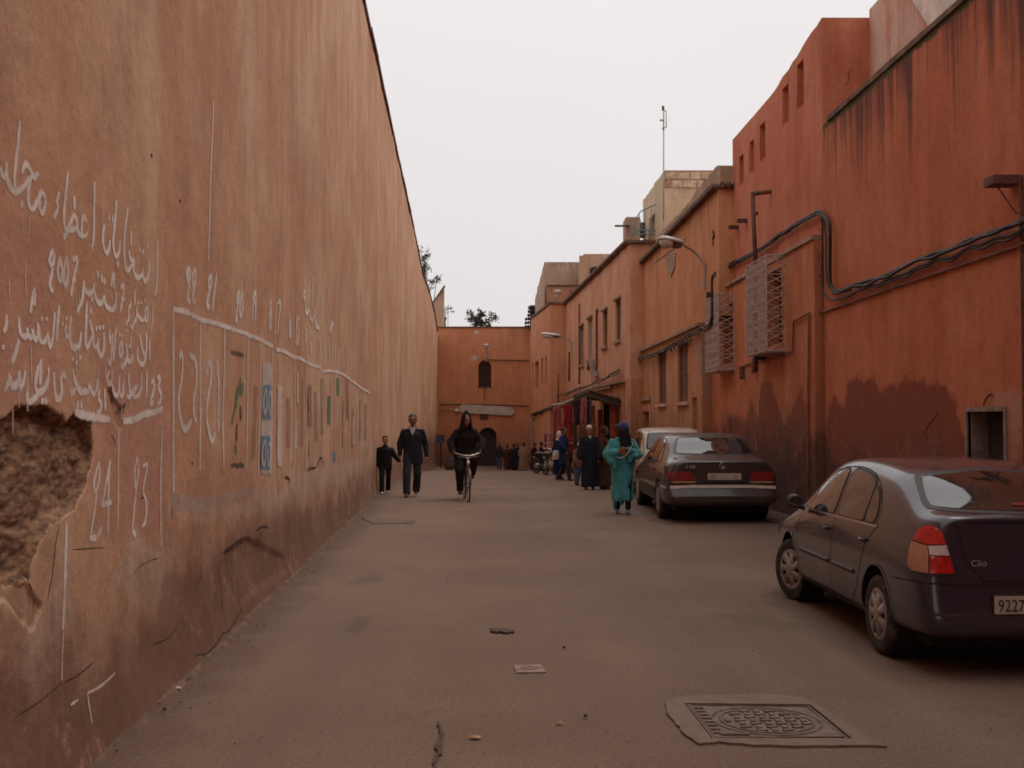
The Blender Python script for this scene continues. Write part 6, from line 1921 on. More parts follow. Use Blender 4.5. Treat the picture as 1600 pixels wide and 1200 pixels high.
Rt.line('panel_gap', [(-.80, .625), (-.36, .60)], .009, M['gap'], body, .002)
Rr.line('bumper_crease', [(-.74, .43), (-.4, .415), (.4, .415), (.74, .43)], .02, M['trim'], body, .004)
for sgn in (-1, 1):
    dv = Vector((-sgn * .62, 1, 0)).normalized()
    rt = Vector((1, sgn * .62, 0)).normalized()
    Cn = Conf(bv, Vector((sgn * .615, -.7, 0)) - dv * 3, rt, (0, 0, 1), dv)
    s_ = -sgn
    def mir(pl): return [((x * .86) * s_, z) for x, z in pl]
    base = [(-.24, .70), (-.235, .80), (-.21, .88), (-.14, .975), (-.04, .995), (.03, .955), (.075, .85), (.125, .675), (-.05, .668), (-.20, .675)]
    lampo = Cn.patch('tail_lamp', mir(base), M['trim'], body, .006, .03, rnd=1)
    Cn.patch('red_lens', mir([(-.200, .882), (-.165, .935), (-.13, .962), (-.09, .978), (-.04, .984), (.0, .967), (.022, .948), (.045, .895), (.053, .872), (-.06, .864)]), M['redlamp'], lampo, .013, .03, rnd=0)
    Cn.patch('orange_lens', mir([(-.228, .71), (-.228, .77), (-.222, .82), (-.205, .872), (-.066, .856), (-.055, .80), (-.055, .686), (-.19, .688)]), M['orangelamp'], lampo, .013, .03, rnd=0)
    Cn.patch('white_lens', mir([(-.047, .80), (-.058, .857), (.055, .866), (.078, .80)]), M['whitelamp'], lampo, .013, .03, rnd=0)
    Cn.patch('red_lens', mir([(-.047, .686), (-.047, .793), (.080, .793), (.112, .686)]), M['redlamp'], lampo, .013, .03, rnd=0)
mb = MB(); p = Rr.hit(0, .50, .004); yb = p.y
mb.bbox((-.345, yb - .022, .435), (.175, yb + .01, .55)); pl_ = mb.build('number_plate', M['plate'], c1)
mb = MB(); mb.bbox((-.352, yb - .018, .428), (.182, yb + .008, .557)); mb.build('plate_holder', M['trim'], c1)
platetext('9227', .110, pl_, (-.325, yb - .026, .452), M['platetext'], sx=.80)
p = Rr.hit(-.36, .73, .006)
platetext('Clio', .058, body, (-.475, p.y - .012, .735), M['pearl'], sx=1.1)
mb = MB(); p = Rr.hit(0, .93, .0); mb.prism([(0, .045), (.03, 0), (0, -.045), (-.03, 0)], lambda a, b: (a, p.y - .012, p.z + b), lambda a, b: (a, p.y + .01, p.z + b)); mb.build('badge', M['chrome'], body)
mb = MB(); mb.box((.0, -.0, 0), (.01, .01, .01)); 
mb = MB(); mb.tube([(0, -.30, 1.305), (0, -.42, 1.10)], .002, 4)
# high brake lamp
Rr.patch('brake_lamp', [(-.09, 1.10), (.09, 1.10), (.09, 1.118), (-.09, 1.118)], M['dullred'], body, .012, .03)
mb = MB(); mb.tube([(.45, -.86, .25), (.45, -.93, .25)], .022, 8); mb.build('exhaust', M['rust'], c1)

# ---- dusty dark saloon, wide
M['merc'] = carpaint('dusty_black_green_paint', (.008, .010, .010), .62, (.11, .062, .042), .05, .34)
c2 = thing('saloon_car', 'wide dusty dark saloon parked in the middle of the row with dull red tail lamps', 'car', (3.44, 19.45, 0), R(.2))
W = 1.87; h_ = W / 2
St = [(-1.12, .36, h_ * .86, .70, h_ * .84, h_ * .66, .955, .975),
      (-1.09, .30, h_ * .95, .76, h_ * .92, h_ * .79, .985, 1.005),
      (-.98, .27, h_ * .985, .82, h_ * .95, h_ * .84, 1.005, 1.03),
      (-.70, .25, h_ * .995, .86, h_ * .955, h_ * .85, 1.025, 1.055),
      (-.36, .24, h_, .89, h_ * .96, h_ * .84, 1.04, 1.08),
      (.22, .22, h_, .91, h_ * .96, h_ * .73, 1.33, 1.385),
      (.50, .22, h_, .915, h_ * .96, h_ * .71, 1.395, 1.445),
      (1.10, .22, h_, .92, h_ * .96, h_ * .70, 1.42, 1.47),
      (1.75, .22, h_, .91, h_ * .96, h_ * .70, 1.40, 1.455),
      (2.10, .22, h_, .90, h_ * .955, h_ * .73, 1.33, 1.39),
      (2.65, .22, h_, .88, h_ * .95, h_ * .84, .98, 1.04),
      (2.85, .22, h_, .86, h_ * .94, h_ * .84, .93, .97),
      (3.35, .24, h_ * .99, .82, h_ * .92, h_ * .82, .87, .90),
      (3.75, .26, h_ * .96, .74, h_ * .88, h_ * .78, .80, .82),
      (3.90, .28, h_ * .90, .66, h_ * .82, h_ * .7, .74, .76),
      (3.94, .32, h_ * .80, .60, h_ * .74, h_ * .6, .68, .70)]
lr = lambda z: (0 if z < .58 else .09 + (z - .6) * .12)
lf = lambda z: 0 if z < .58 else .06
body, bv = carbody('body', St, (.44, .60), M['merc'], c2, (0, 3.04), .365, .33, W, lr, lf, bulge={3: .05, 4: .08, 5: .07, 6: .03, 10: -.08, 11: -.1})
wells(c2, (0, 3.04), .365, .33, W)
for ya in (0, 3.04):
    wheel(c2, (-h_ + .11, ya, .325), .325, .21, -1, 'disc'); wheel(c2, (h_ - .11, ya, .325), .325, .21, 1, 'disc')
mb = MB(); mb.box((0, 1.4, .27), (W * .8, 4.4, .16)); mb.build('underbody', M['well'], c2)
Lf = Conf(bv, (-3, 0, 0), (0, 1, 0), (0, 0, 1), (1, 0, 0)); Rt = Conf(bv, (3, 0, 0), (0, 1, 0), (0, 0, 1), (-1, 0, 0))
Rr = Conf(bv, (0, -3, 0), (1, 0, 0), (0, 0, 1), (0, 1, 0)); Fr = Conf(bv, (0, 6, 0), (1, 0, 0), (0, 0, 1), (0, -1, 0))
for Sd, sgn in ((Lf, -1), (Rt, 1)):
    for pl in ([(1.46, .95), (1.46, 1.35), (1.95, 1.31), (2.42, 1.0), (2.48, .95)], [(.55, .96), (.60, 1.33), (1.36, 1.36), (1.36, .955)], [(.12, .97), (.40, 1.22), (.52, 1.30), (.48, .965)]):
        Sd.patch('window_seal', grow(pl, .02), M['trim'], body, .003, .08); Sd.patch('door_window', pl, M['cglass'], body, .007, .08)
    for pts in ([(1.41, 1.37), (1.41, .30)], [(2.5, .95), (2.5, .32)], [(.50, .95), (.45, .75), (.46, .5), (.55, .32)]): Sd.line('panel_gap', pts, .01, M['gap'], body, .002)
    Sd.patch('side_cladding', [(.44, .34), (2.6, .34), (2.6, .52), (.44, .52)], M['trim'], body, .010, .12)
    for y in (1.6, .62):
        a, q, b = Sd.hit(y - .08, .83, .014), Sd.hit(y, .83, .03), Sd.hit(y + .08, .83, .014); mb = MB(); mb.tube([a, q, b], .014, 6); mb.build('door_handle', M['trim'], body, smooth=True)
    p = Vector((sgn * (h_ + .07), 2.30, 1.02))
    mb = MB(); rs = []
    for k in range(9):
        t = k / 8; r_ = math.sin(math.pi * (.12 + .8 * t))
        rs.append([p + Vector((sgn * .11 * math.cos(q) * (r_ * .8 + .2), -.03 + .12 * t, .075 * math.sin(q) * (r_ * .7 + .3))) for q in [2 * math.pi * i / 14 for i in range(14)]])
    mb.rings(rs); mb.build('door_mirror', M['trim'], c2, smooth=True)
    Rr.patch('tail_lamp', [(sgn * (h_ - .10), .70), (sgn * (h_ - .10), .845), (sgn * (h_ - .42), .845), (sgn * (h_ - .52), .70)], M['dullred'], body, .012, .04)
    Rr.patch('reflector_strip', [(sgn * (h_ - .10), .655), (sgn * (h_ - .10), .69), (sgn * (h_ - .50), .69), (sgn * (h_ - .50), .655)], M['orangelamp'], body, .010, .04)
    Sd.patch('tail_lamp_side', [(-1.0, .70), (-1.0, .84), (-.86, .84), (-.84, .70)], M['dullred'], body, .01, .04)
Rr.patch('window_seal', [(-.70, 1.10), (-.56, 1.39), (.56, 1.39), (.70, 1.10)], M['trim'], body, .003, .05)
Rr.patch('rear_window', [(-.665, 1.115), (-.54, 1.375), (.54, 1.375), (.665, 1.115)], M['cglass'], body, .007, .05)
Fr.patch('windscreen', [(-.72, 1.05), (-.60, 1.36), (.60, 1.36), (.72, 1.05)], M['cglass'], body, .006, .06)
Rr.line('panel_gap', [(-.72, 1.06), (-.68, .88), (-.42, .86), (-.36, .66), (.36, .66), (.42, .86), (.68, .88), (.72, 1.06)], .012, M['gap'], body, .002)
Rr.line('bumper_strip', [(-.86, .585), (-.5, .60), (.5, .60), (.86, .585)], .05, M['plate'], body, .012)
Rr.line('bumper_gap', [(-.86, .635), (-.5, .64), (.5, .64), (.86, .635)], .03, M['gap'], body, .006)
Lf.line('bumper_strip', [(-.95, .585), (-.44, .585)], .04, M['plate'], body, .01)
p = Rr.hit(0, .77, .002)
mb = MB(); mb.bbox((-.27 + .03, p.y - .03, .71), (.27 + .03, p.y + .01, .815)); pl_ = mb.build('number_plate', M['plate'], c2)
platetext('2027', .085, pl_, (-.215, p.y - .034, .73), M['platetext'], sx=.75); platetext('15', .085, pl_, (.17, p.y - .034, .73), M['platetext'], sx=.75)
p = Rr.hit(-.5, .92, .004); platetext('S 320', .07, body, (-.60, p.y - .02, .90), M['pearl'], sx=1.0)
p = Rr.hit(0, .95, .002)
mb = MB(); c_ = Vector((0, p.y - .014, p.z - .01))
mb.tube([c_ + Vector((.045 * math.cos(t), 0, .045 * math.sin(t))) for t in [2 * math.pi * i / 20 for i in range(21)]], .005, 5)
for k in range(3): t = math.pi / 2 + k * 2 * math.pi / 3; mb.tube([c_, c_ + Vector((.043 * math.cos(t), 0, .043 * math.sin(t)))], [.008, .002], 5)
mb.build('star_badge', M['chrome'], body)

# ---- pale hatchback ahead
M['cream_paint'] = carpaint('dusty_cream_paint', (.62, .53, .42), .35, (.34, .23, .16), 0, .4)
c3 = thing('hatchback_car', 'old cream boxy hatchback parked beyond the wide dusty saloon', 'car', (3.43, 24.3, 0), R(0))
W = 1.50; h_ = W / 2
St = [(-.55, .40, h_ * .92, .82, h_ * .90, h_ * .84, .93, .98), (-.52, .34, h_ * .97, .88, h_ * .95, h_ * .88, 1.0, 1.05), (-.40, .32, h_ * .99, .92, h_ * .96, h_ * .84, 1.28, 1.32), (-.22, .30, h_, .93, h_ * .96, h_ * .83, 1.44, 1.49),
      (.3, .28, h_, .93, h_ * .96, h_ * .82, 1.48, 1.54), (1.2, .28, h_, .92, h_ * .96, h_ * .82, 1.47, 1.53), (1.55, .28, h_, .92, h_ * .96, h_ * .82, 1.40, 1.46), (2.0, .28, h_, .90, h_ * .95, h_ * .84, .98, 1.04), (2.2, .28, h_ * .98, .86, h_ * .93, h_ * .82, .92, .96), (2.8, .30, h_ * .95, .82, h_ * .9, h_ * .74, .86, .90), (3.0, .32, h_ * .92, .72, h_ * .86, h_ * .66, .78, .80), (3.06, .36, h_ * .84, .64, h_ * .8, h_ * .6, .7, .72)]
body, bv = carbody('body', St, (.5, .7), M['cream_paint'], c3, (0, 2.40), .35, .32, W, lambda z: (z - .5) * .12 if z > .5 else 0, lambda z: 0, 2)
wells(c3, (0, 2.40), .35, .32, W)
for ya in (0, 2.40): wheel(c3, (-h_ + .08, ya, .30), .30, .145, -1, 'disc', 0, 'hub'); wheel(c3, (h_ - .08, ya, .30), .30, .145, 1, 'disc', 0, 'hub')
mb = MB(); mb.box((0, 1.2, .33), (W * .8, 3.2, .14)); mb.build('underbody', M['well'], c3)
Lf = Conf(bv, (-3, 0, 0), (0, 1, 0), (0, 0, 1), (1, 0, 0)); Rt = Conf(bv, (3, 0, 0), (0, 1, 0), (0, 0, 1), (-1, 0, 0)); Rr = Conf(bv, (0, -3, 0), (1, 0, 0), (0, 0, 1), (0, 1, 0)); Fr = Conf(bv, (0, 6, 0), (1, 0, 0), (0, 0, 1), (0, -1, 0))
for Sd, sgn in ((Lf, -1), (Rt, 1)):
    for pl in ([(-.18, .98), (-.14, 1.36), (.20, 1.40), (.20, .97)], [(.30, .97), (.30, 1.41), (.92, 1.42), (.92, .965)], [(1.0, .965), (1.0, 1.41), (1.40, 1.38), (1.78, .96)]):
        Sd.patch('window_seal', grow(pl, .018), M['trim'], body, .003, .08); Sd.patch('side_window', pl, M['cglass'], body, .007, .08)
    for pts in ([(.25, 1.42), (.25, .40)], [(.96, 1.42), (.96, .36)], [(1.82, .95), (1.82, .36)]): Sd.line('panel_gap', pts, .012, M['gap'], body, .002)
    Rr.patch('tail_lamp', [(sgn * .66, .62), (sgn * .66, .80), (sgn * .54, .80), (sgn * .54, .62)], M['dullred'], body, .01, .04)
    Sd.line('rain_gutter', [(-.25, 1.455), (.3, 1.475), (1.25, 1.465), (1.5, 1.40)], .012, M['plate'], body, .012)
Rr.patch('window_seal', [(-.60, 1.06), (-.54, 1.42), (.54, 1.42), (.60, 1.06)], M['trim'], body, .003, .06)
Rr.patch('rear_window', [(-.565, 1.08), (-.515, 1.40), (.515, 1.40), (.565, 1.08)], M['cglass'], body, .007, .06)
Fr.patch('windscreen', [(-.58, 1.05), (-.54, 1.42), (.54, 1.42), (.58, 1.05)], M['cglass'], body, .006, .06)
Rr.line('panel_gap', [(-.63, 1.45), (-.64, .9), (-.60, .52), (.60, .52), (.64, .9), (.63, 1.45)], .012, M['gap'], body, .002)
mb = MB(); mb.bbox((-.70, -.66, .40), (.70, -.575, .48)); mb.build('bumper', M['chrome'], c3)
mb = MB(); mb.tube([(-.55, 1.55, 1.47), (-.60, 1.30, 1.90)], .006, 5); mb.build('aerial', M['trim'], c3)
# ------------------------------------------------------------------ people (local frame: facing -Y, feet at z=0)
M['skin'] = solid('brown_skin', (.23, .095, .05), .6, .12, 20, bump=.05)
M['skinl'] = solid('light_brown_skin', (.33, .15, .085), .6, .12, 20, bump=.05)
M['eye'] = solid('dark_eye', (.015, .01, .01), .3, .1)
M['hair'] = solid('black_hair', (.016, .012, .011), .7, .3, 60, bump=.4)
M['hairg'] = solid('greying_hair', (.05, .04, .037), .8, .35, 60, bump=.4)
M['black'] = cloth('black_cloth', (.016, .014, .015)); M['navy'] = cloth('dark_navy_cloth', (.020, .020, .028)); M['trou'] = cloth('charcoal_trousers', (.034, .032, .036))
M['robe_d'] = cloth('brown_black_robe', (.019, .012, .012), .25); M['robe_n'] = cloth('midnight_blue_robe', (.016, .018, .028)); M['robe_b'] = cloth('dark_brown_robe', (.075, .030, .020)); M['teal_c'] = cloth('turquoise_robe_cloth', (.055, .25, .27), .15, .2, 8)
M['blue_s'] = cloth('blue_headscarf', (.030, .042, .105)); M['blue_r'] = cloth('bright_blue_coat', (.014, .024, .075)); M['beige'] = cloth('beige_robe', (.28, .155, .085)); M['plaid'] = cloth('brown_checked_jacket', (.26, .11, .05), .3, .3, 12, stripes=(6, (.10, .05, .03)))
M['jeans'] = cloth('blue_jeans', (.05, .08, .13)); M['shirt'] = cloth('pale_shirt', (.5, .42, .40)); M['shoeb'] = solid('brown_leather_shoe', (.13, .05, .03), .5, .2, 20); M['shoek'] = solid('black_shoe', (.02, .016, .015), .5, .2, 20)
M['shoew'] = solid('white_trainer', (.62, .56, .55), .6, .1, 20); M['shoet'] = solid('teal_slipper', (.07, .19, .18), .6, .15, 20); M['capw'] = cloth('white_knitted_cap', (.58, .50, .47)); M['bagk'] = solid('dark_brown_bag', (.035, .02, .018), .6, .3, 12); M['paper'] = solid('white_plastic_bag', (.62, .56, .55), .4, .1, 12)
def V(*a): return Vector(a)
class Person:
    def __init__(s, label, loc, rz=0, H=1.75, skin='skin', vox=.012, fing=True):
        s.k = H / 1.75; s.t = thing('person', label, 'person', (loc[0], loc[1], gz(loc[1])), rz)
        s.skin = M[skin]; s.vox = vox * s.k; s.fing = fing
        s.j = dict(head=V(0, -.02, 1.625), neck=V(0, .01, 1.46), chest=V(0, .0, 1.28), waist=V(0, .0, 1.08), pelvis=V(0, .0, .95),
                   shL=V(-.180, .01, 1.385), elL=V(-.24, .02, 1.13), wrL=V(-.25, -.06, .89), shR=V(.180, .01, 1.385), elR=V(.24, .02, 1.13), wrR=V(.25, -.06, .89),
                   hiL=V(-.09, 0, .93), knL=V(-.10, -.02, .50), anL=V(-.10, .02, .09), hiR=V(.09, 0, .93), knR=V(.10, -.02, .50), anR=V(.10, .02, .09))
        s.hy = 0; s.hp = 0; s.handdir = dict(L=V(0, -.1, -1), R=V(0, -.1, -1)); s.curl = .5; s.toe = dict(L=0, R=0)
    def p(s, n): return s.j[n] * s.k
    def headM(s): return Matrix.Rotation(s.hy, 3, 'Z') @ Matrix.Rotation(s.hp, 3, 'X')
    def body(s, face=True):
        k = s.k; mb = MB(); j = s.p
        Hm = s.headM(); hc = j('head')
        def h(x, y, z): return hc + Hm @ (V(x, y, z) * k * 1.12)
        mb.ell(h(0, .012, .025), (.083 * k, .102 * k, .104 * k), Hm, 18, 12)
        mb.ell(h(0, -.018, -.035), (.064 * k, .076 * k, .084 * k), Hm, 16, 10)
        mb.ell(h(0, -.045, -.088), (.030 * k, .03 * k, .024 * k), Hm)
        mb.caps(h(0, -.088, .012), .009 * k, h(0, -.112, -.022), .014 * k, 8)
        for sx in (-1, 1):
            mb.ell(h(sx * .076, .008, -.005), (.012 * k, .02 * k, .032 * k), Hm, 8, 6)
            mb.caps(h(sx * .012, -.088, .032), .010 * k, h(sx * .045, -.078, .034), .009 * k, 6)
            mb.ell(h(sx * .038, -.066, -.022), (.02 * k, .018 * k, .02 * k), Hm, 8, 6)
        mb.caps(h(-.018, -.088, -.055), .008 * k, h(.018, -.088, -.055), .008 * k, 6)
        mb.caps(h(0, .03, -.04), .052 * k, j('neck'), .056 * k, 12)
        mb.caps(j('neck'), .053 * k, j('chest'), .07 * k, 12)
        for sx in (-.07, .07): mb.caps(j('chest') + V(sx, 0, .0) * k, .08 * k, j('pelvis') + V(sx, 0, .02) * k, .085 * k, 12)
        for q, sg in (('L', -1), ('R', 1)):
            mb.caps(j('neck') + V(0, 0, -.09) * k, .04 * k, j('sh' + q) + V(0, 0, -.02) * k, .04 * k, 10)
            mb.caps(j('sh' + q) + V(0, 0, -.02) * k, .040 * k, j('el' + q), .035 * k, 10); mb.caps(j('el' + q), .037 * k, j('wr' + q), .026 * k, 10)
            mb.caps(j('hi' + q), .085 * k, j('kn' + q), .052 * k, 10); mb.caps(j('kn' + q), .054 * k, j('an' + q), .036 * k, 10)
            f = j('an' + q); t = s.toe[q]; fd = Matrix.Rotation(t, 3, 'X') @ V(0, -1, 0)
            mb.caps(f + V(0, .03, -.045) * k, .032 * k, f + fd * .13 * k + V(0, 0, -.055) * k, .026 * k, 8)
            # hand
            d = s.handdir[q].normalized(); w_ = j('wr' + q)
            side = d.cross(V(0, 1, 0)) if abs(d.y) < .8 else V(0, 0, 1)
            side = V(0, -1, 0) if abs(d.z) > .7 else V(0, 0, 1)
            side = (side - d * side.dot(d)).normalized()          # across the knuckles, thumb side
            pn = V(-sg, 0, 0) if abs(d.x) < .7 else V(0, 0, -1)
            pn = (pn - d * pn.dot(d)).normalized()
            kn = w_ + d * .088 * k
            for a in (-.028, -.01, .01, .028): mb.caps(w_ + d * .012 * k + side * a * .6 * k, .015 * k, kn + side * a * k, .0115 * k, 7)
            if s.fing:
                for a, L in ((.030, .070), (.010, .080), (-.010, .074), (-.030, .058)):
                    b0 = kn + side * a * k; c = s.curl
                    d1 = (d * math.cos(c * .7) + pn * math.sin(c * .7)); d2 = (d * math.cos(c * 1.8) + pn * math.sin(c * 1.8))
                    b1 = b0 + d1 * L * .5 * k; mb.caps(b0, .0095 * k, b1, .0085 * k, 6); mb.caps(b1, .0085 * k, b1 + d2 * L * .5 * k, .0072 * k, 6)
                tb = w_ + d * .025 * k + side * .025 * k
                t1 = tb + (d * .6 + side * .7 + pn * .3).normalized() * .04 * k; mb.caps(tb, .013 * k, t1, .0105 * k, 6); mb.caps(t1, .0105 * k, t1 + (d * .9 + side * .1 + pn * .4).normalized() * .032 * k, .0085 * k, 6)
            else: mb.caps(kn, .022 * k, kn + d * .05 * k, .016 * k, 7)
        b = fuse(mb, 'body', s.skin, s.t, s.vox * .62, 2, dec=.5)
        if face:
            for sx in (-1, 1): m2 = MB(); m2.ell(h(sx * .031, -.083, .014), (.012 * k, .007 * k, .008 * k), Hm, 8, 6); m2.build('eye', M['eye'], b)
        return b
    def hair(s, mat='hair', sc=1.0, back=.0):
        k = s.k; Hm = s.headM(); hc = s.p('head'); mb = MB()
        def h(x, y, z): return hc + Hm @ (V(x, y, z) * k)
        mb.ell(h(0, .028, .062), (.090 * k * sc, .104 * k * sc, .080 * k * sc), Hm, 18, 12)
        mb.ell(h(0, .055, .0), (.089 * k * sc, .072 * k * sc, (.09 + back) * k), Hm)
        return fuse(mb, 'hair', M[mat], s.t, .008, 2, .003)
    def jacket(s, mat, hem=.80, rad=.0, name='jacket', sleeve=1.0, hemw=.20, fold=.008, belly=0, collar=True, cuff=0):
        k = s.k; j = s.p; mb = MB()
        ch, wa, pe, ne = j('chest'), j('waist'), j('pelvis'), j('neck')
        hz = hem * k
        off = (pe - wa) * ((pe.z - hz) / max(.05, (wa.z - pe.z))) * 0
        mb.loft([(ne.x, ne.y + .01, ne.z - .015 * k, .075 * k, .075 * k, 0), (ne.x, ne.y + .01, ne.z - .06 * k, .115 * k, .09 * k, 0), (ch.x, ch.y, ch.z + .06 * k, .19 * k, .125 * k, .01), (ch.x, ch.y, ch.z, .205 * k, .135 * k, .015), (wa.x, wa.y - belly, wa.z, .188 * k, .13 * k + belly, .02), (pe.x, pe.y, pe.z, .195 * k, .135 * k, .025), (pe.x, pe.y, hz, hemw * k, .14 * k, .04)])
        for q in 'LR':
            mb.caps(ne + (j('sh' + q) - ne) * .35 + V(0, 0, -.035 * k), .058 * k, j('sh' + q) + V(0, 0, -.005 * k), .064 * k, 12)
            mb.caps(j('sh' + q), .066 * k, j('el' + q), .060 * k * sleeve, 12)
            w_ = j('el' + q).lerp(j('wr' + q), 1.0 - .06); mb.caps(j('el' + q), .060 * k * sleeve, w_, .044 * k * sleeve + cuff, 12)
        o = fuse(mb, name, M[mat], s.t, s.vox, 3, fold)
        if collar:
            m2 = MB(); c = ne + V(0, .0, .0)
            m2.lathe([(.072 * k, -.03 * k), (.062 * k, .03 * k), (.075 * k, .035 * k), (.09 * k, -.035 * k)], c + V(0, .008, 0), 'Z', 18, False); m2.build('collar', M[mat], o, smooth=True)
        return o
    def trousers(s, mat, wide=1.0, name='trousers', end=.06):
        k = s.k; j = s.p; mb = MB()
        for q in 'LR':
            a = j('an' + q) + V(0, 0, (end - .09) * k); d = (j('kn' + q) - a)
            mb.caps(j('hi' + q) + V(0, 0, .02), .105 * k, j('kn' + q), .080 * k * wide, 12)
            mb.caps(j('kn' + q), .080 * k * wide, a + d.normalized() * .05 * k, .074 * k * wide, 12)
        mb.ell(j('pelvis'), (.17 * k, .125 * k, .12 * k))
        return fuse(mb, name, M[mat], s.t, s.vox, 2, .008)
    def shoes(s, mat):
        k = s.k
        for q in 'LR':
            mb = MB(); f = s.p('an' + q); Mt = Matrix.Rotation(s.toe[q], 3, 'X')
            mb.caps(f + Mt @ (V(0, .04, -.045) * k), .042 * k, f + Mt @ (V(0, -.05, -.05) * k), .042 * k, 10); mb.caps(f + Mt @ (V(0, -.05, -.05) * k), .043 * k, f + Mt @ (V(0, -.15, -.058) * k), .032 * k, 10)
            mb.caps(f + Mt @ (V(0, .03, -.06) * k), .03 * k, f + V(0, .01, .0), .05 * k, 10)
            me = modded(mb, [('REMESH', dict(mode='VOXEL', voxel_size=.012, use_smooth_shade=True)), ('SMOOTH', dict(iterations=2, factor=.5))], 'shoe')
            zs = min(v.co.z for v in me.vertices)
            me.materials.clear(); me.materials.append(M[mat]); me.polygons.foreach_set('use_smooth', [True] * len(me.polygons)); link('shoe', me, s.t)
    def robe(s, mat, hem=.12, hw=.26, hd=.20, sleeve=1.35, fold=.012, name='robe', cuff=.02, zig=0, sw=.0):
        k = s.k; j = s.p; mb = MB(); ch, wa, pe, ne = j('chest'), j('waist'), j('pelvis'), j('neck')
        mid = (j('anL') + j('anR')) / 2; hz = hem * k
        rr = [(ne.x, ne.y + .01, ne.z - .01 * k, .07 * k, .075 * k, 0), (ne.x, ne.y + .01, ne.z - .06 * k, .12 * k, .095 * k, 0), (ch.x, ch.y, ch.z + .06 * k, .195 * k, .135 * k, .01), (ch.x, ch.y, ch.z, .21 * k, .145 * k, .02), (wa.x, wa.y, wa.z, .205 * k, .15 * k, .025), (pe.x, pe.y, pe.z, .22 * k, .165 * k, .03)]
        for t in (.25, .5, .75, 1.0):
            z = pe.z + (hz - pe.z) * t
            rr.append((pe.x + (mid.x - pe.x) * t + sw * t, pe.y + (mid.y - pe.y) * t, z, (.22 + (hw - .22) * t) * k, (.165 + (hd - .165) * t) * k, .03 + .045 * t))
        mb.loft(rr, 40, 7, random.uniform(0, 6))
        for q in 'LR':
            mb.caps(ne + (j('sh' + q) - ne) * .35 + V(0, 0, -.035 * k), .062 * k, j('sh' + q), .068 * k, 12)
            mb.caps(j('sh' + q), .070 * k, j('el' + q), .064 * k * sleeve, 12); mb.caps(j('el' + q), .070 * k * sleeve, j('el' + q).lerp(j('wr' + q), .95), .055 * k * sleeve + cuff, 12)
        return fuse(mb, name, M[mat], s.t, s.vox, 3, fold)

# --- man in dark jacket walking with the boy
g = G(646, 775)
m_ = Person('moustached man in a long dark jacket and charcoal trousers walking by the tall wall', (g.x, 24.9), R(3), 1.82, 'skin', .013)
m_.j.update(anL=V(-.115, -.24, .10), knL=V(-.115, -.16, .50), anR=V(.07, .22, .13), knR=V(.10, -.01, .50), shL=V(-.195, .01, 1.375), shR=V(.195, .01, 1.375), elR=V(.275, .07, 1.10), wrR=V(.30, -.02, .85), elL=V(-.27, .03, 1.13), wrL=V(-.27, .01, .89), head=V(0, -.03, 1.62))
m_.hp = R(4)
m_.body(); m_.hair('hairg', .98)
jk = m_.jacket('navy', .70, hemw=.215, sleeve=1.12, collar=True); m_.trousers('trou', 1.12); m_.shoes('shoeb')
k = m_.k
mb = MB(); mb.prism([(-.035, 1.475), (.035, 1.475), (.004, 1.30), (-.004, 1.30)], lambda a, b: (a * k, (-.085 - (1.47 - b) * .36) * k, b * k), lambda a, b: (a * k, (-.06 - (1.47 - b) * .36) * k, b * k)); mb.build('shirt_front', M['shirt'], m_.t)
for sx in (-1, 1):
    mb = MB(); mb.prism([(sx * .02, 1.50), (sx * .07, 1.47), (sx * .02, 1.33)], lambda a, b: (a * k, (-.092 - (1.47 - b) * .34) * k, b * k), lambda a, b: (a * k, (-.07 - (1.47 - b) * .34) * k, b * k)); mb.build('shirt_collar', M['shirt'], m_.t)
mb = MB(); mb.caps(m_.p('wrR') + V(0, 0, .005), .036, m_.p('wrR') + V(0, 0, -.02), .036, 10); mb.build('shirt_cuff', M['shirt'], m_.t, smooth=True)
hm, hc = m_.headM(), m_.p('head')
mb = MB(); mb.caps(hc + hm @ V(-.028, -.098, -.038), .008, hc + hm @ V(.028, -.098, -.038), .008, 7); mb.build('moustache', M['hair'], m_.t, smooth=True)
for z in (1.22, 1.06, .92):
    mb = MB(); mb.ell((.0, -.155 * k, z * k), (.012, .008, .012)); mb.build('button', M['shoeb'], jk)
# --- boy
g = G(606, 770)
b_ = Person('small boy in a black jacket and white trainers beside the moustached man', (g.x, 26.1), R(8), 1.36, 'skinl', .013)
b_.j.update(anL=V(-.10, -.20, .10), knL=V(-.10, -.16, .5), anR=V(.09, .14, .12), knR=V(.1, -.02, .5), shL=V(-.185, .01, 1.32), shR=V(.185, .01, 1.32), elL=V(-.265, .03, 1.08), wrL=V(-.27, -.03, .84), elR=V(.30, .0, 1.12), wrR=V(.40, .0, .98), head=V(0, -.02, 1.60), neck=V(0, .01, 1.43))
b_.handdir['R'] = V(.6, 0, -.8)
b_.body(); b_.hair('hair', 1.0, .0); b_.jacket('black', .74, hemw=.215, sleeve=1.5, fold=.014); b_.trousers('black', 1.05); b_.shoes('shoew')
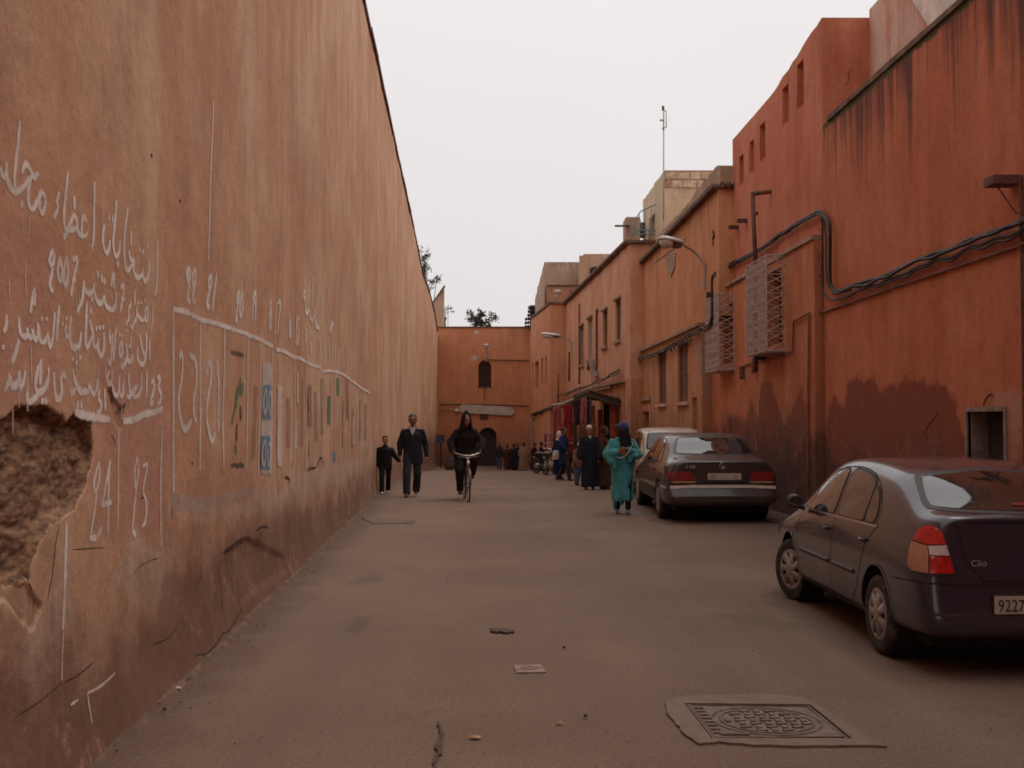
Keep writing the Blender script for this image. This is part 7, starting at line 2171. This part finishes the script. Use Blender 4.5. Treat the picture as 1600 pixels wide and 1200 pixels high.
# --- hooded cyclist and bicycle
g = G(733, 783)
cx_, cy_ = g.x, 23.25
bang = R(7)
bk = thing('bicycle', 'old brown city bicycle with a bright curved handlebar ridden towards the camera', 'bicycle', (cx_, cy_, 0), bang)
M['bikef'] = solid('worn_brown_enamel', (.075, .033, .024), .5, .25, 15); M['bikec'] = solid('bright_handlebar', (.70, .62, .60), .25, .1, 15, metal=.6)
def bwheel(y, name='wheel'):
    mb = MB(); r = .335
    mb.tube([(0, y + r * math.cos(t), r + r * .0 + r * math.sin(t)) for t in [2 * math.pi * i / 40 for i in range(41)]], .017, 8, False); wv = mb.build(name, M['tyre'], bk, smooth=True)
    mb = MB(); mb.tube([(0, y + .312 * math.cos(t), r + .312 * math.sin(t)) for t in [2 * math.pi * i / 40 for i in range(41)]], .010, 6, False); mb.build('rim', M['steel'], wv, smooth=True)
    mb = MB()
    for i in range(32):
        t = 2 * math.pi * i / 32; mb.tube([((-1) ** i * .025, y + .02 * math.cos(t + .7), r + .02 * math.sin(t + .7)), (0, y + .305 * math.cos(t), r + .305 * math.sin(t))], .0014, 3)
    sp2 = mb.build('spokes', M['steel'], wv); sp2['kind'] = 'stuff'
    mb = MB(); mb.tube([(-.05, y, r), (.05, y, r)], .018, 8); mb.build('hub', M['steel'], wv)
bwheel(0.0 + .0); bwheel(1.08)
def bt(name, mat, lst, r=.014):
    mb = MB()
    for pts in lst: mb.tube(pts, r, 7)
    return mb.build(name, M[mat], bk, smooth=True)
HT, HB, BB, ST = V(0, .30, .86), V(0, .22, .66), V(0, .66, .29), V(0, .82, .80)
bt('fork', 'bikef', [[V(-.045, 0, .335), V(-.045, .10, .60), V(-.02, .2, .68)], [V(.045, 0, .335), V(.045, .10, .60), V(.02, .2, .68)], [V(0, .2, .68), HT]], .012)
bt('frame', 'bikef', [[HB, BB], [HT, ST], [BB, ST], [BB, V(-.05, 1.08, .335)], [BB, V(.05, 1.08, .335)], [ST, V(-.05, 1.08, .335)], [ST, V(.05, 1.08, .335)], [HB, HT]], .016)
bt('handlebar', 'bikec', [smoothline([V(-.29, .44, 1.0), V(-.22, .36, .985), V(-.10, .24, .955), V(0, .22, .945), V(.10, .24, .955), V(.22, .36, .985), V(.29, .44, 1.0)], 5), [HT, V(0, .23, .945)]], .014)
bt('brake_rod', 'bikec', [[V(-.2, .32, .93), V(0, .19, .90)], [V(.2, .32, .93), V(0, .19, .90)], [V(0, .19, .90), V(0, .12, .70)]], .006)
bt('grip', 'trim', [[V(-.25, .39, .993), V(-.31, .47, 1.005)]], .02); bt('grip', 'trim', [[V(.25, .39, .993), V(.31, .47, 1.005)]], .02)
bt('seat_post', 'steel', [[ST, V(0, .84, .90)]], .012)
mb = MB(); mb.ell((0, .87, .93), (.11, .14, .04)); mb.ell((0, .74, .94), (.04, .12, .03)); mb.build('saddle', M['bagk'], bk, smooth=True)
mb = MB()
for y0, rr, a0, a1 in ((0, .365, 20, 175), (1.08, .365, 10, 190)):
    pts = [R(a0 + (a1 - a0) * i / 16) for i in range(17)]
    vs = [];
    for t in pts:
        for sx in (-.03, 0, .03): vs.append((sx, y0 - rr * math.cos(t) * -1, .335 + (rr - abs(sx) * .4) * math.sin(t)))
    o_ = len(mb.v); mb.v += vs
    for i in range(16):
        for q in (0, 1): mb.f.append((o_ + 3 * i + q, o_ + 3 * i + q + 1, o_ + 3 * i + q + 4, o_ + 3 * i + q + 3))
mb.build('mudguard', M['bikef'], bk, smooth=True)
cr = V(0, .66, .29)
bt('crank', 'steel', [[cr + V(-.07, 0, 0), cr + V(-.07, -.03, -.165)], [cr + V(.07, 0, 0), cr + V(.07, .03, .165)], [cr + V(-.07, 0, 0), cr + V(.07, 0, 0)]], .009)
for sx, dz, dy in ((-1, -.165, -.03), (1, .165, .03)):
    mb = MB(); mb.box(cr + V(sx * .125, dy, dz), (.09, .08, .022)); mb.build('pedal', M['trim'], bk)
mb = MB(); mb.lathe([(.085, .0), (.09, .004), (.085, .008)], (.05, .66, .29), 'X', 24); mb.build('chainring', M['rust'], bk)
mb = MB(); mb.ell((0, .12, .80), (.04, .05, .045)); mb.build('headlamp', M['bikec'], bk, smooth=True)
cy = Person('cyclist in a dark pointed hooded robe riding down the middle of the street', (cx_, cy_), bang, 1.75, 'skin', .013)
yy = .87
cy.j.update(pelvis=V(0, yy, 1.01), waist=V(0, yy - .03, 1.14), chest=V(0, yy - .10, 1.34), neck=V(0, yy - .15, 1.53), head=V(.01, yy - .21, 1.685), shL=V(-.19, yy - .13, 1.44), shR=V(.19, yy - .13, 1.44),
            elL=V(-.33, yy - .20, 1.22), elR=V(.33, yy - .20, 1.22), wrL=V(-.30, yy - .36, 1.03), wrR=V(.30, yy - .36, 1.03), hiL=V(-.10, yy, .98), hiR=V(.10, yy, .98),
            knL=V(-.15, yy - .36, .62), anL=V(-.13, .66, .215), knR=V(.16, yy - .42, .86), anR=V(.135, .70, .555))
cy.hp = R(8); cy.hy = R(10); cy.handdir = dict(L=V(.1, -.9, -.3), R=V(-.1, -.9, -.3)); cy.curl = 1.3
cy.body(); cy.trousers('black', 1.0)
cy.shoes('shoek')
k = 1
mb = MB(); j = cy.p
pe, wa, ch, ne = j('pelvis'), j('waist'), j('chest'), j('neck')
mb.loft([(ne.x, ne.y + .01, ne.z + .0, .08, .09, 0), (ne.x, ne.y + .01, ne.z - .06, .13, .11, 0), (ch.x, ch.y, ch.z + .07, .20, .15, .01), (ch.x, ch.y, ch.z, .24, .175, .03), (wa.x, wa.y, wa.z, .25, .19, .04), (pe.x, pe.y - .02, pe.z - .02, .255, .21, .04), (pe.x, pe.y - .04, pe.z - .16, .23, .25, .06)], 36)
for q in 'LR':
    mb.caps(j('hi' + q) + V(0, 0, .02), .13, j('kn' + q) + V(0, .03, 0), .105, 12); mb.caps(j('kn' + q) + V(0, .03, 0), .10, j('kn' + q).lerp(j('an' + q), .45), .09, 12)
    mb.caps(j('sh' + q), .07, j('el' + q), .08, 12); mb.caps(j('el' + q), .088, j('el' + q).lerp(j('wr' + q), .9), .075, 12)
fuse(mb, 'robe', M['robe_d'], cy.t, .013, 3, .012)
# hood: shell round the head with a point, open to the front
hm, hc = cy.headM(), j('head')
mb = MB(); rs = []
N = 22
for i, (zz, rx, ry, oy, op) in enumerate(((-.25, .20, .15, .03, .55), (-.16, .150, .140, .03, .58), (-.05, .118, .135, .03, .62), (.04, .112, .135, .03, .66), (.10, .098, .125, .035, .60), (.14, .075, .10, .045, .4), (.170, .045, .07, .055, .2), (.215, .012, .018, .06, .05))):
    for a in range(N + 1):
        t = -math.pi / 2 + op + (2 * math.pi - 2 * op) * a / N
        mb.v.append(tuple(hc + hm @ V(rx * math.cos(t), oy + ry * math.sin(t), zz)))
for i in range(7):
    for a in range(N): q = i * (N + 1) + a; mb.f.append((q, q + 1, q + N + 2, q + N + 1))
me = modded(mb, [('SOLIDIFY', dict(thickness=.016)), ('SUBSURF', dict(levels=1, render_levels=1))], 'hood')
me.materials.append(M['robe_d']); me.polygons.foreach_set('use_smooth', [True] * len(me.polygons)); link('hood', me, cy.t)
# bag hanging from the handlebar grip
bag = thing('bag', 'dark bag hanging from the handlebar of the bicycle', 'bag', (cx_, cy_, 0), bang)
mb = MB(); mb.loft([(-.33, .40, .90, .05, .04, 0), (-.34, .40, .84, .08, .06, .04), (-.36, .40, .74, .115, .08, .05), (-.365, .40, .68, .115, .08, .04), (-.36, .40, .65, .07, .05, .02)], 20); fuse(mb, 'body', M['bagk'], bag, .012, 2, .008)
mb = MB(); mb.tube(smoothline([V(-.31, .40, .89), V(-.30, .43, .99), V(-.40, .42, .90)], 5), .008, 6); mb.build('strap', M['bagk'], bag)
# --- woman in turquoise
g = G(972, 802)
wm = Person('woman in a turquoise robe, blue headscarf and black veil walking past the parked cars', (g.x, 20.35), R(-4), 1.66, 'skin', .011)
wm.j.update(head=V(.03, -.09, 1.60), neck=V(.015, -.03, 1.45), shL=V(-.18, -.02, 1.355), shR=V(.18, -.02, 1.355), elL=V(-.285, -.06, 1.12), elR=V(.285, -.06, 1.12), wrL=V(-.06, -.28, 1.17), wrR=V(.06, -.30, 1.24), anL=V(-.10, .02, .10), anR=V(.10, -.12, .10), knR=V(.10, -.14, .52), knL=V(-.10, -.04, .5))
wm.hp = R(20); wm.hy = R(0); wm.handdir = dict(L=V(.9, -.1, .0), R=V(-.9, -.1, -.15)); wm.curl = .7
wm.body(False); wm.trousers('black', .85, end=.08); wm.shoes('shoet')
k = wm.k; mb = MB(); j = wm.p; pe, wa, ch, ne = j('pelvis'), j('waist'), j('chest'), j('neck')
rr = [(ne.x, ne.y + .02, ne.z, .075, .08, 0), (ne.x, ne.y + .02, ne.z - .06, .12, .10, 0), (ch.x, ch.y, ch.z + .06, .20, .14, .01), (ch.x, ch.y, ch.z, .22, .155, .015), (wa.x, wa.y, wa.z, .215, .155, .02), (pe.x, pe.y, pe.z, .225, .165, .03), (0, -.02, .72, .210, .165, .06), (.0, -.03, .50, .20, .165, .09), (.0, -.04, .34, .195, .165, .12), (.0, -.04, .245, .185, .165, .15)]
mb.loft(rr, 48, 5, 1.2)
for q, sg in (('L', -1), ('R', 1)):
    mb.caps(ne + (j('sh' + q) - ne) * .35 + V(0, .01, -.03), .06, j('sh' + q), .066, 12)
    mb.caps(j('sh' + q), .068, j('el' + q), .088, 14); mb.caps(j('el' + q), .088, j('el' + q).lerp(j('wr' + q), .70), .072, 14)
    # wide hanging cuffs
    a = j('el' + q).lerp(j('wr' + q), .55)
    mb.caps(a, .075, a + V(-sg * .02, -.05, -.25 if q == 'L' else -.17), .035, 12); mb.caps(j('el' + q), .09, a + V(sg * .05, -.03, -.15 if q == 'L' else -.08), .05, 12)
# ragged pointed hem panels
for (x, y, z0, z1, r_) in ((-.15, -.06, .34, .10, .05), (-.03, -.15, .30, .15, .05), (.15, -.09, .34, .11, .05), (.0, .09, .32, .16, .07), (-.12, .05, .32, .13, .06), (.13, .04, .32, .12, .06)):
    mb.caps((x, y, z0), r_, (x * .9, y, z1), .012, 10)
fuse(mb, 'robe', M['teal_c'], wm.t, .010, 1, .026)
hm, hc = wm.headM(), j('head')
def hh(x, y, z): return hc + hm @ V(x, y, z)
mb = MB(); mb.ell(hh(0, .02, .035), (.105, .118, .11), hm, 18, 12); mb.ell(hh(-.115, .0, .055), (.042, .04, .038)); mb.ell(hh(-.15, .0, .068), (.022, .02, .014)); mb.ell(hh(0, .09, -.03), (.08, .06, .09), hm)
fuse(mb, 'headscarf', M['blue_s'], wm.t, .009, 2, .008)
mb = MB(); mb.loft([(hc.x, hc.y - .015, hc.z + .02, .083, .098, .01), (hc.x + .005, hc.y - .025, hc.z - .08, .098, .105, .03), (hc.x + .015, hc.y - .03, hc.z - .18, .11, .11, .05), (hc.x + .045, hc.y - .05, hc.z - .28, .115, .10, .07), (hc.x + .075, hc.y - .06, hc.z - .37, .075, .06, .08), (hc.x + .08, hc.y - .06, hc.z - .40, .03, .03, .05)], 30)
fuse(mb, 'veil', M['black'], wm.t, .010, 2, .008)
mb = MB(); mb.tube(smoothline([V(-.11, -.30, 1.00), V(-.02, -.36, .99), V(.08, -.35, 1.06), V(.17, -.33, 1.22), V(.16, -.30, 1.27)], 6), .006, 6)
o = mb.build('plastic_handle', M['paper'], None, smooth=True, origin=(0, 0, 0)); o.location = wm.t.location; o.rotation_euler = wm.t.rotation_euler; o.location.z += .03; o.name = 'bag_string'
tag(o, 'thin white cord held in the hands of the woman in turquoise', 'cord')
# --- men and others standing by the shops
def robed(label, px, py, Y, H, mat, rz=0, skin='skin', cap=None, hood=False, look=0, hw=.25, vox=.016, bow=0, shoes='shoek', face=True, hair='hair', white_neck=False):
    g = P(px, py, Y); p = Person(label, (g.x, Y), rz, H, skin, vox, vox < .015)
    if bow: 
        for n_ in ('head', 'neck', 'chest', 'shL', 'shR', 'elL', 'elR', 'wrL', 'wrR'): v = p.j[n_]; p.j[n_] = V(v.x, v.y - bow * (v.z - .7), v.z - bow * .3 * (v.z - .8))
    p.hp = R(look)
    p.body(face); p.robe(mat, .08, hw, hw * .78); p.shoes(shoes)
    k = p.k
    if cap:
        mb = MB(); Hm, hc = p.headM(), p.p('head'); mb.ell(hc + Hm @ V(0, .012 * k, .062 * k), (.082 * k, .10 * k, .075 * k), Hm, 16, 10); fuse(mb, 'cap', M[cap], p.t, .01, 1)
    elif hair: p.hair(hair)
    if hood:
        mb = MB(); Hm, hc = p.headM(), p.p('head'); mb.ell(hc + Hm @ V(0, .03 * k, .02 * k), (.105 * k, .115 * k, .13 * k), Hm); mb.ell(hc + V(0, .06 * k, -.16 * k), (.14 * k, .10 * k, .09 * k)); fuse(mb, 'hood', M[mat], p.t, .014, 2)
    if white_neck:
        mb = MB(); mb.prism([(-.04, 1.47), (.04, 1.47), (.0, 1.385)], lambda a, b: (a * k, -.125 * k + (b - 1.47) * .3, b * k), lambda a, b: (a * k, -.09 * k + (b - 1.47) * .3, b * k)); mb.build('shirt_front', M['shirt'], p.t)
    return p
robed('old man in a long midnight blue robe and white cap standing beside the rug shop', 921, 766, 28.3, 1.62, 'robe_n', R(6), 'skinl', cap='capw', hw=.215, vox=.013, white_neck=True)
robed('figure in a dark brown robe mostly hidden behind the woman in turquoise', 944, 766, 28.6, 1.60, 'robe_b', R(70), 'skin', hw=.25, vox=.015, hood=True, hair=None)
b2_ = Person('man in a bright blue coat striding past the red rugs', (P(881, 751, 35.6).x, 35.6), R(55), 1.68, 'skin', .015, False)
b2_.j.update(anL=V(-.10, -.28, .10), knL=V(-.1, -.22, .52), anR=V(.1, .28, .14), knR=V(.1, .02, .5), elL=V(-.26, -.10, 1.15), wrL=V(-.25, -.28, 1.0), elR=V(.26, .12, 1.15))
b2_.body(False); b2_.hair('hair'); b2_.jacket('blue_r', .55, hemw=.24, sleeve=1.2); b2_.trousers('trou', .95); b2_.shoes('shoek')
b3_ = Person('woman in a pale scarf just behind the man in the bright blue coat', (P(874, 748, 36.6).x, 36.6), R(40), 1.55, 'skinl', .016, False)
b3_.body(False); b3_.robe('blue_r', .2, .24, .19); b3_.shoes('shoek')
mb = MB(); Hm, hc = b3_.headM(), b3_.p('head'); mb.ell(hc + V(0, .02, .02), (.10, .11, .13)); mb.ell(hc + V(0, .02, -.14), (.13, .11, .08)); fuse(mb, 'headscarf', M['capw'], b3_.t, .012, 2, .006)
mb = MB(); mb.loft([(-.25, -.12, .95, .10, .06, .03), (-.27, -.12, .80, .13, .07, .04), (-.27, -.12, .66, .11, .06, .03)], 16)
o = fuse(mb, 'bag', M['paper'], None, .014, 1, .006); o.location = b3_.t.location; o.rotation_euler = b3_.t.rotation_euler; tag(o, 'white plastic bag carried beside the man in the bright blue coat', 'bag')
b4 = Person('stooping child in a brown checked jacket, pale cap and jeans', (P(901, 756, 31.2).x, 31.2), R(35), 1.22, 'skinl', .014, False)
b4.j.update(head=V(0, -.22, 1.55), neck=V(0, -.13, 1.42), chest=V(0, -.09, 1.26), waist=V(0, -.03, 1.07), shL=V(-.18, -.11, 1.37), shR=V(.18, -.11, 1.37), elL=V(-.24, -.16, 1.1), wrL=V(-.22, -.30, .92), elR=V(.24, -.14, 1.1), wrR=V(.22, -.28, .9), anL=V(-.10, -.12, .1), knL=V(-.1, -.12, .5), anR=V(.1, .12, .1))
b4.hp = R(18); b4.body(False); b4.jacket('plaid', .72, hemw=.24, sleeve=1.35, fold=.014); b4.trousers('jeans', 1.1); b4.shoes('shoek')
mb = MB(); Hm, hc = b4.headM(), b4.p('head'); mb.ell(hc + Hm @ V(0, .01, .04), (.07, .082, .065), Hm); mb.ell(hc + Hm @ V(0, -.06, .03), (.05, .05, .012), Hm); fuse(mb, 'cap', M['capw'], b4.t, .01, 1)
robed('stout person in a beige robe seen from behind near the end wall', 818, 737, 67, 1.72, 'beige', R(170), 'skin', hw=.30, vox=.028, face=False, bow=.12)
robed('person in a dark blue robe left of the beige robed one', 803, 735, 69, 1.62, 'robe_n', R(150), 'skin', hw=.28, vox=.028, face=False)
robed('person in a brown robe in the far group', 793, 734, 70, 1.55, 'robe_b', R(200), 'skin', hw=.25, vox=.028, face=False)
robed('dark robed person at the foot of the far awning post', 835, 738, 64, 1.6, 'robe_d', R(120), 'skin', hw=.3, vox=.028, face=False, cap='robe_d')
robed('dark robed person half hidden by the parked motorcycle', 846, 741, 58, 1.5, 'robe_d', R(90), 'skin', hw=.3, vox=.026, face=False)
b5 = Person('lone person in a grey jacket standing right of the arched gate', (P(780, 733, 71).x, 71), R(10), 1.72, 'skin', .026, False)
b5.body(False); b5.hair('hair'); b5.jacket('trou', .8); b5.trousers('jeans', 1); b5.shoes('shoek')
b6 = Person('person in dark jacket between the two robed ones in the far group', (P(809, 735, 70).x, 70), R(30), 1.65, 'skin', .026, False)
b6.body(False); b6.hair('hair'); b6.jacket('navy', .8); b6.trousers('jeans', 1); b6.shoes('shoek')

# --- motorcycle and moped by the far shop
def moto(label, loc, rz, col='trim'):
    t = thing('motorcycle', label, 'motorcycle', (loc[0], loc[1], gz(loc[1])), rz, group='motorcycles parked by the shops')
    for y in (-.62, .62):
        mb = MB(); mb.tube([(0, y + .27 * math.cos(a), .30 + .27 * math.sin(a)) for a in [2 * math.pi * i / 26 for i in range(27)]], .04, 8, False); wv = mb.build('wheel', M['tyre'], t, smooth=True)
        mb = MB(); mb.lathe([(.24, -.01), (.24, .01)], (0, y, .3), 'X', 24); mb.lathe([(.08, -.05), (.09, 0), (.08, .05)], (0, y, .3), 'X', 16, True)
        for q in range(10): a = math.pi * 2 * q / 10; mb.tube([(0, y + .07 * math.cos(a), .3 + .07 * math.sin(a)), (0, y + .24 * math.cos(a), .3 + .24 * math.sin(a))], .005, 4)
        mb.build('rim', M['steel'], wv)
    mb = MB()
    for sx in (-.07, .07): mb.tube([(sx, -.62, .30), (sx, -.42, .92)], .018, 7)
    mb.build('fork', M['chrome'], t, smooth=True)
    mb = MB(); mb.tube(smoothline([V(-.34, -.25, 1.02), V(-.2, -.34, 1.0), V(0, -.40, .93), V(.2, -.34, 1.0), V(.34, -.25, 1.02)], 4), .013, 6); mb.build('handlebar', M['chrome'], t, smooth=True)
    mb = MB(); mb.ell((0, -.50, .86), (.09, .07, .09)); mb.build('headlamp', M['chrome'], t, smooth=True)
    mb = MB(); mb.ell((0, -.12, .80), (.13, .27, .12)); mb.build('fuel_tank', M[col], t, smooth=True)
    mb = MB(); mb.ell((0, .38, .80), (.13, .36, .06)); mb.build('seat', M['trim'], t, smooth=True)
    mb = MB(); mb.ell((0, -.02, .40), (.14, .2, .17)); mb.box((0, -.02, .50), (.16, .2, .16)); mb.build('engine', M['steel'], t, smooth=False)
    mb = MB(); mb.tube([(0, -.40, .80), (0, -.25, .40), (0, .05, .32), (0, .62, .32)], .022, 7); mb.tube([(0, -.38, .82), (0, .3, .72), (0, .62, .55)], .02, 7); mb.build('frame', M['trim'], t)
    mb = MB(); mb.tube([(.14, 0, .32), (.15, .4, .30), (.16, .85, .36)], [.02, .035, .04], 8); mb.build('exhaust', M['chrome'], t, smooth=True)
    for sx in (-1, 1):
        mb = MB(); mb.tube([(sx * .22, -.33, 1.0), (sx * .28, -.36, 1.16)], .006, 5); mb.ell((sx * .29, -.36, 1.19), (.055, .015, .035)); mb.build('mirror', M['chrome'], t)
    mb = MB(); mb.box((0, .78, .62), (.10, .16, .05), rx=.5); mb.box((0, -.66, .60), (.10, .28, .03)); mb.build('mudguard', M[col], t)
    return t
moto('black motorcycle with bright mirrors parked at the kerb by the red rugs', (P(862, 744, 42).x, 42), R(20))
moto('farther motorcycle half hidden behind the first one', (P(853, 742, 44.5).x, 44.5), R(35), 'rust')

bpy.data.scenes.remove(TMP)
print('TRIS', sum(len(o.data.polygons) for o in bpy.data.objects if o.type == 'MESH'))
